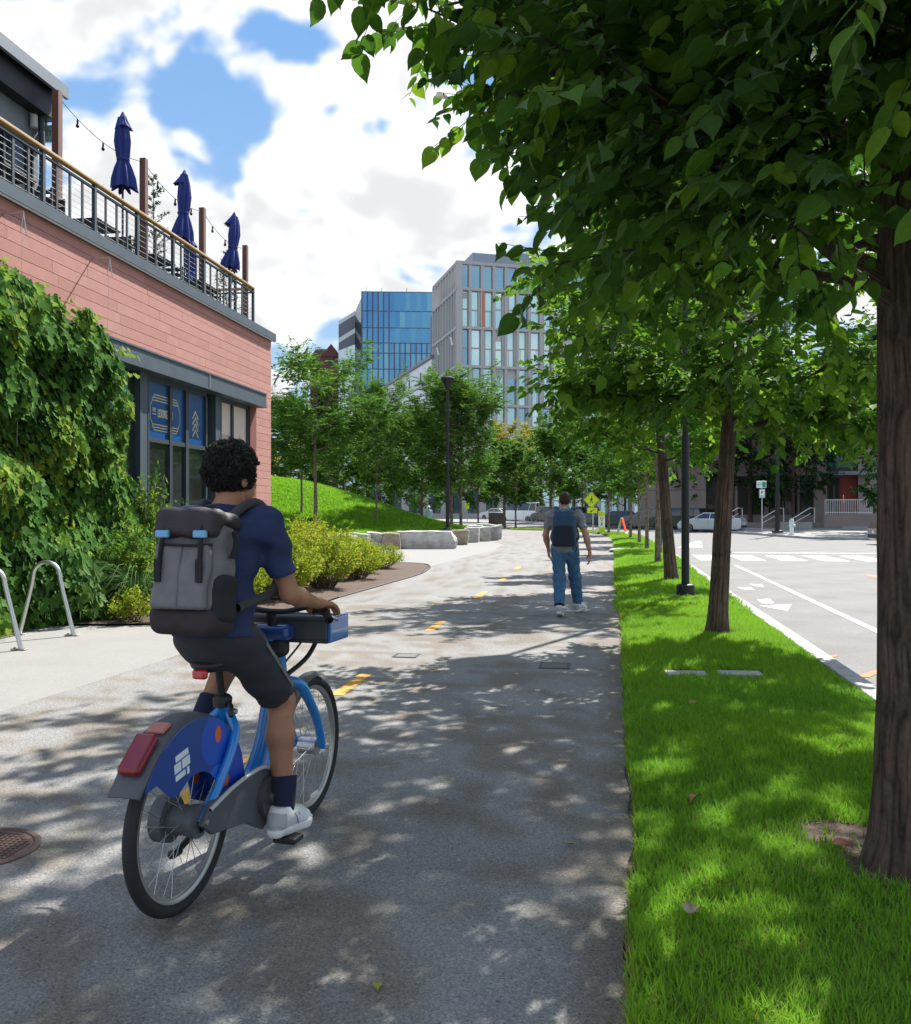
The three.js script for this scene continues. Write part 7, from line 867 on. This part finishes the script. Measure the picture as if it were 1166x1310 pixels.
  { const lp = ['pelvis', 'waist', 'hipL', 'hipR', 'kneeL', 'kneeR', ...(legLen > 1 ? ['ankleL', 'ankleR'] : [])].map((k) => J[k]), [a, b] = bounds(lp, 0.18); obj(legLen > 1 ? 'jeans' : 'shorts', netMesh(trousers, a, b, 0.01), o.trouserMat, t); }
  for (const s of ['L', 'R']) { const a = J['ankle' + s], toe = J['toe' + s], d = toe.clone().sub(a).setY(0).normalize(), slope = o.footPitch[s], up = V(0, 1, 0), F = V(d.x * Math.cos(slope), -Math.sin(slope), d.z * Math.cos(slope)), Uu = V(d.x * Math.sin(slope), Math.cos(slope), d.z * Math.sin(slope)), S = F.clone().cross(Uu); const P = (f, u, r) => a.clone().addScaledVector(F, f).addScaledVector(Uu, u).addScaledVector(S, r);
    const sole = uni([cap(P(-0.055, -0.082, 0), P(0.02, -0.082, 0), 0.038, 0.036), cap(P(0.02, -0.084, 0), P(0.13, -0.086, 0.008), 0.038, 0.045), cap(P(0.13, -0.086, 0.006), P(0.185, -0.082, 0), 0.043, 0.032)], 0.03), up2 = uni([cap(P(-0.045, -0.055, 0), P(-0.03, -0.005, 0), 0.038, 0.036), cap(P(-0.02, -0.03, 0), P(0.1, -0.062, 0.004), 0.044, 0.042), cap(P(0.1, -0.066, 0.004), P(0.175, -0.078, 0), 0.042, 0.03)], 0.035);
    const soleF = (x, y, z) => { const h = V(x, y, z).sub(a).dot(Uu); return Math.max(Math.max(sole(x, y, z), h + 0.078), -0.112 - h); }, upF = (x, y, z) => { const h = V(x, y, z).sub(a).dot(Uu); return Math.max(Math.max(up2(x, y, z), -0.079 - h), h - 0.008 + 0.02 * Math.sin(0)); };
    const [l2, h2] = bounds([P(-0.06, -0.1, 0), P(0.2, -0.09, 0), a], 0.06); const shoe = obj('shoe', netMesh(upF, l2, h2, 0.0058), std(0.72, 0.72, 0.73, 0.6, { bumpMap: grainBump, bumpScale: 0.002 }), t); obj('sole', netMesh(soleF, l2, h2, 0.0058), std(0.8, 0.8, 0.79, 0.5), shoe); const lace = []; for (let i = 0; i < 4; i++) lace.push(tube([P(0.03 + i * 0.022, -0.012 - i * 0.009, -0.022), P(0.03 + i * 0.022, 0.004 - i * 0.009, 0), P(0.03 + i * 0.022, -0.012 - i * 0.009, 0.022)], 0.003, 5, 6)); obj('laces', lace, M.white, shoe); obj('side_stripes', [-1, 1].flatMap((sd) => [0, 1, 2].map((i) => tube([P(0.02 + i * 0.03, -0.028 - i * 0.004, sd * 0.042), P(0.035 + i * 0.03, -0.05, sd * 0.045), P(0.045 + i * 0.03, -0.074, sd * 0.047)], 0.0035, 5, 6))), std(0.3, 0.3, 0.32, 0.7), shoe); obj('heel_tab', netMesh((x, y, z) => { const q = V(x, y, z).sub(a), h = q.dot(Uu); return Math.max(up2(x, y, z) - 0.003, q.dot(F) + 0.045, -0.075 - h, h + 0.01); }, l2, h2, 0.0065), std(0.42, 0.43, 0.45, 0.7), shoe);
    const kn = J['knee' + s]; obj('sock', tube([P(0, -0.03, 0), a.clone().lerp(kn, 0.05), a.clone().lerp(kn, o.sock)], (q) => 0.041 + 0.016 * q, 16, 8), o.sockMat, t); }
  // hair
  const hq = o.headQ.clone().invert(), hv = V(0, 0, 0), hr = o.hair; const hairF = (x, y, z) => { hv.set(x - J.head.x, y - J.head.y, z - J.head.z).applyQuaternion(hq); const { x: a, y: b, z: c } = hv, n = hr.amp * (fbm3(x * hr.freq, y * hr.freq, z * hr.freq, 3) - 0.5) * 2 + hr.fine * (vn3(x * 110, y * 110, z * 110) - 0.5); const k0 = Math.hypot(a / hr.r[0], (b - hr.up) / hr.r[1], (c - hr.back) / hr.r[2]); let d = (k0 - 1) * Math.min(...hr.r) - n; const face = Math.min(-(c + hr.front), hr.brow - b); /* keep the face free */ d = Math.max(d, face + 0.0); d = Math.max(d, hr.nape - b + 0.3 * Math.max(0, -c)); return d; };
  { const [a, b] = bounds([J.head], 0.2); const hg = netMesh(hairF, a, b, hr.cell ?? 0.0045), hm = obj('hair', hg, o.hairMat, t); if (hr.curls) { const r = RNG(9), ng = hg.attributes.position.count, P = hg.attributes.position, N = hg.attributes.normal, c = []; const arc = new THREE.TorusGeometry(0.0052, 0.0011, 5, 9, 4.4), o3 = new THREE.Object3D(), im = new THREE.InstancedMesh(norm(arc), o.hairMat, hr.curls); im.name = 'curls'; im.userData.kind = 'stuff'; for (let i = 0; i < hr.curls; i++) { const k = Math.floor(r() * ng); o3.position.set(P.getX(k) + N.getX(k) * 0.003, P.getY(k) + N.getY(k) * 0.003, P.getZ(k) + N.getZ(k) * 0.003); o3.rotation.set(r() * 6.28, r() * 6.28, r() * 6.28); o3.scale.setScalar(0.7 + 0.9 * r()); o3.updateMatrix(); im.setMatrixAt(i, o3.matrix); } im.castShadow = im.receiveShadow = true; hm.add(im); } }
  return t;
}
const Q = (yaw, pitch) => new THREE.Quaternion().setFromEuler(new THREE.Euler(pitch, yaw, 0, 'YXZ'));
const navyCloth = cloth(0.018, 0.03, 0.095, 0.2, 301), shortCloth = cloth(0.028, 0.031, 0.04, 0.2, 303), hairDark = std(0.011, 0.008, 0.007, 0.6, { bumpMap: grainBump, bumpScale: 0.004 });
person({ label: 'man in navy T-shirt and dark shorts riding the blue bicycle', pos: [bikeBase.x, 0.002, bikeBase.z], turn: bikeTurn, scale: RIDE, bulk: 0.97, skin: [0.36, 0.165, 0.09], fwd: V(0, 0.35, -1),
  J: { pelvis: B(0.22, 0.985), waist: B(0.24, 1.1), chest: B(0.30, 1.3), neck: B(0.35, 1.455), head: B(0.375, 1.60), shoulderL: B(0.335, 1.405, -0.185), shoulderR: B(0.335, 1.405, 0.185), elbowL: B(0.40, 1.13, -0.25), elbowR: B(0.385, 1.135, 0.25), wristL: B(0.595, 1.08, -0.262), wristR: B(0.595, 1.08, 0.268), hipL: B(0.27, 0.965, -0.085), hipR: B(0.27, 0.955, 0.085), kneeL: B(0.69, 0.93, -0.125), kneeR: B(0.575, 0.665, 0.12), ankleL: B(0.40, 0.575, -0.165), ankleR: B(0.485, 0.25, 0.175), toeL: B(0.6, 0.5, -0.17), toeR: B(0.7, 0.15, 0.19) },
  headQ: Q(-0.35, -0.02), hands: { L: [B(0.595, 1.08, -0.262), V(-0.05, -0.25, -1), V(0, -1, 0), V(1, 0, 0), 0.75], R: [B(0.595, 1.08, 0.268), V(0.15, -0.12, -1), V(0, -1, 0), V(-1, 0, 0), 0.28] },
  shirt: navyCloth, sleeve: 0.72, hem: 0.985, shirtLoose: 0.012, pants: 0.86, trouserMat: shortCloth, footPitch: { L: 0.25, R: 0.06 }, sock: 0.28, sockMat: std(0.012, 0.016, 0.045, 0.95),
  hair: { r: [0.097, 0.107, 0.113], up: 0.04, back: 0.012, amp: 0.017, freq: 50, fine: 0.014, front: 0.045, brow: 0.062, nape: -0.05, cell: 0.0036, curls: 5200 }, hairMat: hairDark });
{ const rider = scene.children.at(-1), st = std(0.22, 0.22, 0.23, 0.8), hip = B(0.27, 0.955, 0.085), knee = B(0.575, 0.665, 0.12), pts = [], pts2 = []; for (let i = 0; i <= 10; i++) { const k = 0.12 + 0.7 * i / 10, p = hip.clone().lerp(knee, k), r = lerp(0.1, 0.085, k); pts.push(p.clone().add(V(r * 0.96, r * 0.28, 0))); pts2.push(p.clone().add(V(r * 0.88, r * 0.5, 0))); } obj('side_stripe', [tube(pts, 0.0045, 5), tube(pts2, 0.0035, 5)], st, rider); }
// ── grey roll-top backpack on the rider ──
{
  const t = thing('backpack', 'grey roll-top backpack with dark brown lid and side pocket, worn by the cyclist', 'backpack', [bikeBase.x, 0.002, bikeBase.z], bikeTurn); t.scale.setScalar(RIDE);
  const gr = cloth(0.17, 0.165, 0.175, 0.14, 310), br = cloth(0.035, 0.024, 0.028, 0.2, 312), lid = std(0.03, 0.02, 0.028, 0.6, { bumpMap: rep(grainBump, 2), bumpScale: 0.003 }), bk = cloth(0.016, 0.016, 0.02, 0.2, 314);
  const top = B(0.135, 1.4), bot = B(0.075, 1.03), up = top.clone().sub(bot).normalize(), rt = V(1, 0, 0), bw = rt.clone().cross(up).normalize(); // bw points away from the rider's back
  if (bw.z < 0) bw.negate(); const P = (u, r, d) => bot.clone().addScaledVector(up, u).addScaledVector(rt, r).addScaledVector(bw, d);
  const rb = (u0, u1, w0, w1, d0, d1, round) => (x, y, z) => { const v = V(x, y, z).sub(bot), u = v.dot(up), r = v.x, d = v.dot(bw), k = clamp((u - u0) / (u1 - u0)), hw = lerp(w0, w1, k) + 0.006 * Math.sin(u * 30 + r * 9), qx = Math.abs(r) - hw + round, qy = Math.abs(u - (u0 + u1) / 2) - (u1 - u0) / 2 + round, qz = Math.abs(d - (d0 + d1) / 2) - (d1 - d0) / 2 + round - 0.012 * (fbm3(x * 9, y * 9, z * 9, 2) - 0.5); return Math.hypot(Math.max(qx, 0), Math.max(qy, 0), Math.max(qz, 0)) + Math.min(Math.max(qx, qy, qz), 0) - round; };
  const [lo, hi] = bounds([P(-0.05, -0.2, -0.1), P(0.5, 0.2, 0.2), P(0, 0, 0.25)], 0.06);
  obj('bag', netMesh(rb(0.045, 0.40, 0.142, 0.128, -0.07, 0.09, 0.045), lo, hi, 0.009), gr, t);
  obj('bottom_panel', netMesh(rb(-0.03, 0.075, 0.14, 0.145, -0.072, 0.093, 0.04), lo, hi, 0.009), br, t);
  obj('lid', netMesh((x, y, z) => { const v = V(x, y, z).sub(bot), u = v.dot(up), r = v.x, d = v.dot(bw); return smin(rb(0.375, 0.435, 0.142, 0.128, -0.075, 0.11, 0.03)(x, y, z), rb(0.325, 0.43, 0.135, 0.125, 0.05, 0.125, 0.025)(x, y, z), 0.03) + 0.004 * Math.sin(r * 55 + d * 30); }, lo, hi, 0.008), lid, t);
  obj('front_pocket', netMesh(rb(0.06, 0.305, 0.115, 0.112, 0.085, 0.118, 0.02), lo, hi, 0.0075), gr, t); obj('pocket_seam', tube([P(0.3, -0.115, 0.1), P(0.297, -0.06, 0.12), P(0.294, 0.06, 0.12), P(0.3, 0.115, 0.1)], 0.005, 6, 14), bk, t); obj('pocket_ridge', tube([P(0.29, -0.005, 0.116), P(0.18, -0.005, 0.119), P(0.07, -0.005, 0.116)], 0.007, 6, 8), gr, t);
  for (const s of [1, -1]) { obj('strap', tube([P(0.39, s * 0.075, 0.108), P(0.34, s * 0.078, 0.122), P(0.27, s * 0.082, 0.126), P(0.19, s * 0.084, 0.124)], 0.0095, 6, 14), bk, t); obj('buckle', rbx(0.055, 0.028, 0.018, 0.006, P(0.335, s * 0.078, 0.13).x, P(0.335, 0, 0.13).y, P(0.335, 0, 0.13).z), std(0.16, 0.4, 0.65, 0.4), t); obj('strap_end', rbx(0.028, 0.085, 0.012, 0.005, P(0.2, s * 0.085, 0).x, P(0.2, 0, 0.13).y, P(0.2, 0, 0.13).z), bk, t); }
  obj('side_pocket', netMesh((x, y, z) => { const v = V(x, y, z).sub(bot), u = v.dot(up), d = v.dot(bw); return Math.max(rb(0.02, 0.2, 0.162, 0.16, -0.06, 0.08, 0.035)(x, y, z), 0.11 - v.x); }, lo, hi, 0.009), bk, t); obj('side_handle', tube([P(0.36, 0.143, 0.0), P(0.33, 0.157, 0.005), P(0.29, 0.157, 0.01), P(0.26, 0.147, 0.012)], 0.011, 6, 12), bk, t);
  obj('grab_loop', tube([P(0.425, -0.05, -0.06), P(0.46, -0.03, -0.055), P(0.46, 0.03, -0.055), P(0.425, 0.05, -0.06)], 0.009, 7, 14), bk, t);
  for (const s of [1, -1]) obj('shoulder_strap', (() => { const pts = [P(0.42, s * 0.07, -0.07), B(0.30, 1.487, s * 0.10), B(0.375, 1.497, s * 0.115), B(0.47, 1.42, s * 0.125), B(0.50, 1.3, s * 0.13), B(0.43, 1.16, s * 0.165), P(0.08, s * 0.15, -0.05)], c = new THREE.CatmullRomCurve3(pts), g = tube(pts, 0.019, 10, 40); return g; })(), cloth(0.05, 0.052, 0.058, 0.2, 316), t);
}
// ── the walker ──
const wk = gp(722, 789), W3 = (f, h, r = 0) => V(r, h, -f);
const jeans = cloth(0.055, 0.15, 0.3, 0.45, 320), greyTee = cloth(0.24, 0.24, 0.28, 0.14, 322);
person({ label: 'man in grey T-shirt and blue jeans walking away along the path', pos: [wk.x, 0.002, wk.z - 0.22], turn: -0.02, bulk: 1.08, skin: [0.48, 0.25, 0.18],
  J: { pelvis: W3(0.02, 0.93), waist: W3(0.03, 1.06), chest: W3(0.05, 1.25), neck: W3(0.06, 1.43), head: W3(0.085, 1.575), shoulderL: W3(0.05, 1.375, -0.195), shoulderR: W3(0.05, 1.375, 0.195), elbowL: W3(0.05, 1.10, -0.265), elbowR: W3(-0.06, 1.115, 0.29), wristL: W3(0.2, 0.895, -0.235), wristR: W3(-0.06, 0.875, 0.345), hipL: W3(0.02, 0.905, -0.09), hipR: W3(0.02, 0.905, 0.09), kneeL: W3(0.0, 0.5, -0.07), kneeR: W3(0.25, 0.52, 0.13), ankleL: W3(-0.26, 0.14, -0.06), ankleR: W3(0.36, 0.125, 0.17), toeL: W3(-0.05, 0.1, -0.065), toeR: W3(0.5, 0.1, 0.25) },
  headQ: Q(0.0, 0.02), hands: { L: [W3(0.2, 0.895, -0.235), V(0.02, -1, -0.4), V(1, 0, 0.2), V(0, 0, -1), 0.4], R: [W3(-0.06, 0.875, 0.345), V(0.1, -1, 0.02), V(-1, 0, 0.1), V(0, 0, -1), 0.35] },
  shirt: greyTee, sleeve: 0.7, hem: 0.865, shirtLoose: 0.02, pants: 1.94, trouserMat: jeans, footPitch: { L: 0.22, R: -0.12 }, sock: 0.14, sockMat: std(0.015, 0.015, 0.016, 0.95),
  hair: { r: [0.083, 0.098, 0.104], up: 0.032, back: 0.012, amp: 0.003, freq: 40, fine: 0.003, front: 0.06, brow: 0.06, nape: -0.055 }, hairMat: std(0.035, 0.02, 0.014, 0.8, { bumpMap: grainBump, bumpScale: 0.002 }) });
{
  const t = thing('backpack', 'navy blue rolled-top backpack worn by the walking man', 'backpack', [wk.x, 0.002, wk.z - 0.22], -0.02), nv = cloth(0.03, 0.075, 0.16, 0.25, 330), nd = cloth(0.014, 0.022, 0.042, 0.2, 331);
  const rb = (y0, y1, hw, z0, z1, round) => (x, y, z) => { const k = clamp((y - y0) / (y1 - y0)), w = hw * (1 - 0.16 * k * k), qx = Math.abs(x) - w + round, qy = Math.abs(y - (y0 + y1) / 2) - (y1 - y0) / 2 + round, qz = Math.abs(z - (z0 + z1) / 2) - (z1 - z0) / 2 + round - 0.014 * (fbm3(x * 11, y * 11, z * 11, 2) - 0.5); return Math.hypot(Math.max(qx, 0), Math.max(qy, 0), Math.max(qz, 0)) + Math.min(Math.max(qx, qy, qz), 0) - round; }, lo = [-0.24, 0.85, 0.0], hi = [0.24, 1.55, 0.36];
  obj('bag', netMesh(rb(0.95, 1.40, 0.165, 0.1, 0.27, 0.05), lo, hi, 0.011), nv, t); obj('front_panel', netMesh(rb(0.955, 1.24, 0.15, 0.2, 0.288, 0.03), lo, hi, 0.011), nd, t); obj('roll_top', netMesh(uni([cap(V(-0.09, 1.4, 0.19), V(0.09, 1.4, 0.19), 0.045, 0.045), rb(1.3, 1.42, 0.13, 0.11, 0.25, 0.04)], 0.03), lo, hi, 0.011), nv, t); obj('top_handle', tube([[-0.06, 1.43, 0.14], [-0.03, 1.465, 0.14], [0.03, 1.465, 0.14], [0.06, 1.43, 0.14]], 0.011, 7, 14), std(0.28, 0.32, 0.4, 0.6), t);
  for (const s of [1, -1]) obj('shoulder_strap', tube([[s * 0.085, 1.4, 0.13], [s * 0.11, 1.475, 0.03], [s * 0.125, 1.478, -0.06], [s * 0.13, 1.40, -0.15], [s * 0.14, 1.25, -0.165], [s * 0.185, 1.08, -0.05], [s * 0.15, 1.0, 0.12]], 0.02, 8, 40), nv, t); obj('hanging_strap', tube([[0.13, 1.0, 0.2], [0.17, 0.93, 0.16], [0.15, 0.87, 0.15]], 0.006, 5, 10), nd, t);
}
// ── distant person behind the mound ──
{
  const q = at(549, 660, 62), y0 = CAMH + (HY - 676) / FL * 62; const P = (f, h, r = 0) => V(r, h, -f);
  const t = thing('person', 'distant person in pale blue shirt and cap beyond the foot of the mound', 'person', [q.x, moundY(q.x, q.z) > 0 ? Math.max(0.2, moundY(q.x, q.z)) : 0.2, q.z], 0.6);
  const body = uni([slab(P(0, 0.92), P(0, 1.3), 0.15, 0.17, 1.4, V(0, 0, -1)), cap(P(0, 1.3), P(0.02, 1.5), 0.1, 0.05), ell(P(0.03, 1.6), 0.085, 0.115, 0.1), cap(P(0, 1.38, 0.17), P(0.02, 1.1, 0.24), 0.05, 0.04), cap(P(0.02, 1.1, 0.24), P(0.1, 0.88, 0.24), 0.04, 0.028), cap(P(0, 1.38, -0.17), P(0.02, 1.1, -0.24), 0.05, 0.04), cap(P(0.02, 1.1, -0.24), P(0.1, 0.88, -0.24), 0.04, 0.028), cap(P(0, 0.92, 0.09), P(0.1, 0.5, 0.1), 0.09, 0.06), cap(P(0.1, 0.5, 0.1), P(0.05, 0.06, 0.1), 0.06, 0.04), cap(P(0, 0.92, -0.09), P(0.05, 0.5, -0.1), 0.09, 0.06), cap(P(0.05, 0.5, -0.1), P(-0.15, 0.08, -0.1), 0.06, 0.04), cap(P(0.05, 0.04, 0.1), P(0.18, 0.035, 0.1), 0.04, 0.035), cap(P(-0.15, 0.05, -0.1), P(-0.03, 0.035, -0.1), 0.04, 0.035)], 0.03);
  obj('body', netMesh(body, [-0.4, -0.05, -0.4], [0.4, 1.85, 0.4], 0.025), std(0.3, 0.17, 0.12, 0.7), t); obj('shirt', netMesh((x, y, z) => Math.max(body(x, y, z) - 0.02, 0.85 - y, y - 1.47), [-0.4, 0.8, -0.4], [0.4, 1.6, 0.4], 0.02), std(0.25, 0.34, 0.45, 0.9), t); obj('trousers', netMesh((x, y, z) => Math.max(body(x, y, z) - 0.02, 0.12 - y, y - 0.92), [-0.4, 0.05, -0.4], [0.4, 1.0, 0.4], 0.02), std(0.05, 0.06, 0.09, 0.9), t); obj('cap', [sph(0.105, 0, 1.64, -0.03, 1, 0.8, 1.1, 16, 10)], M.white, t);
}

renderer.render(scene, camera);
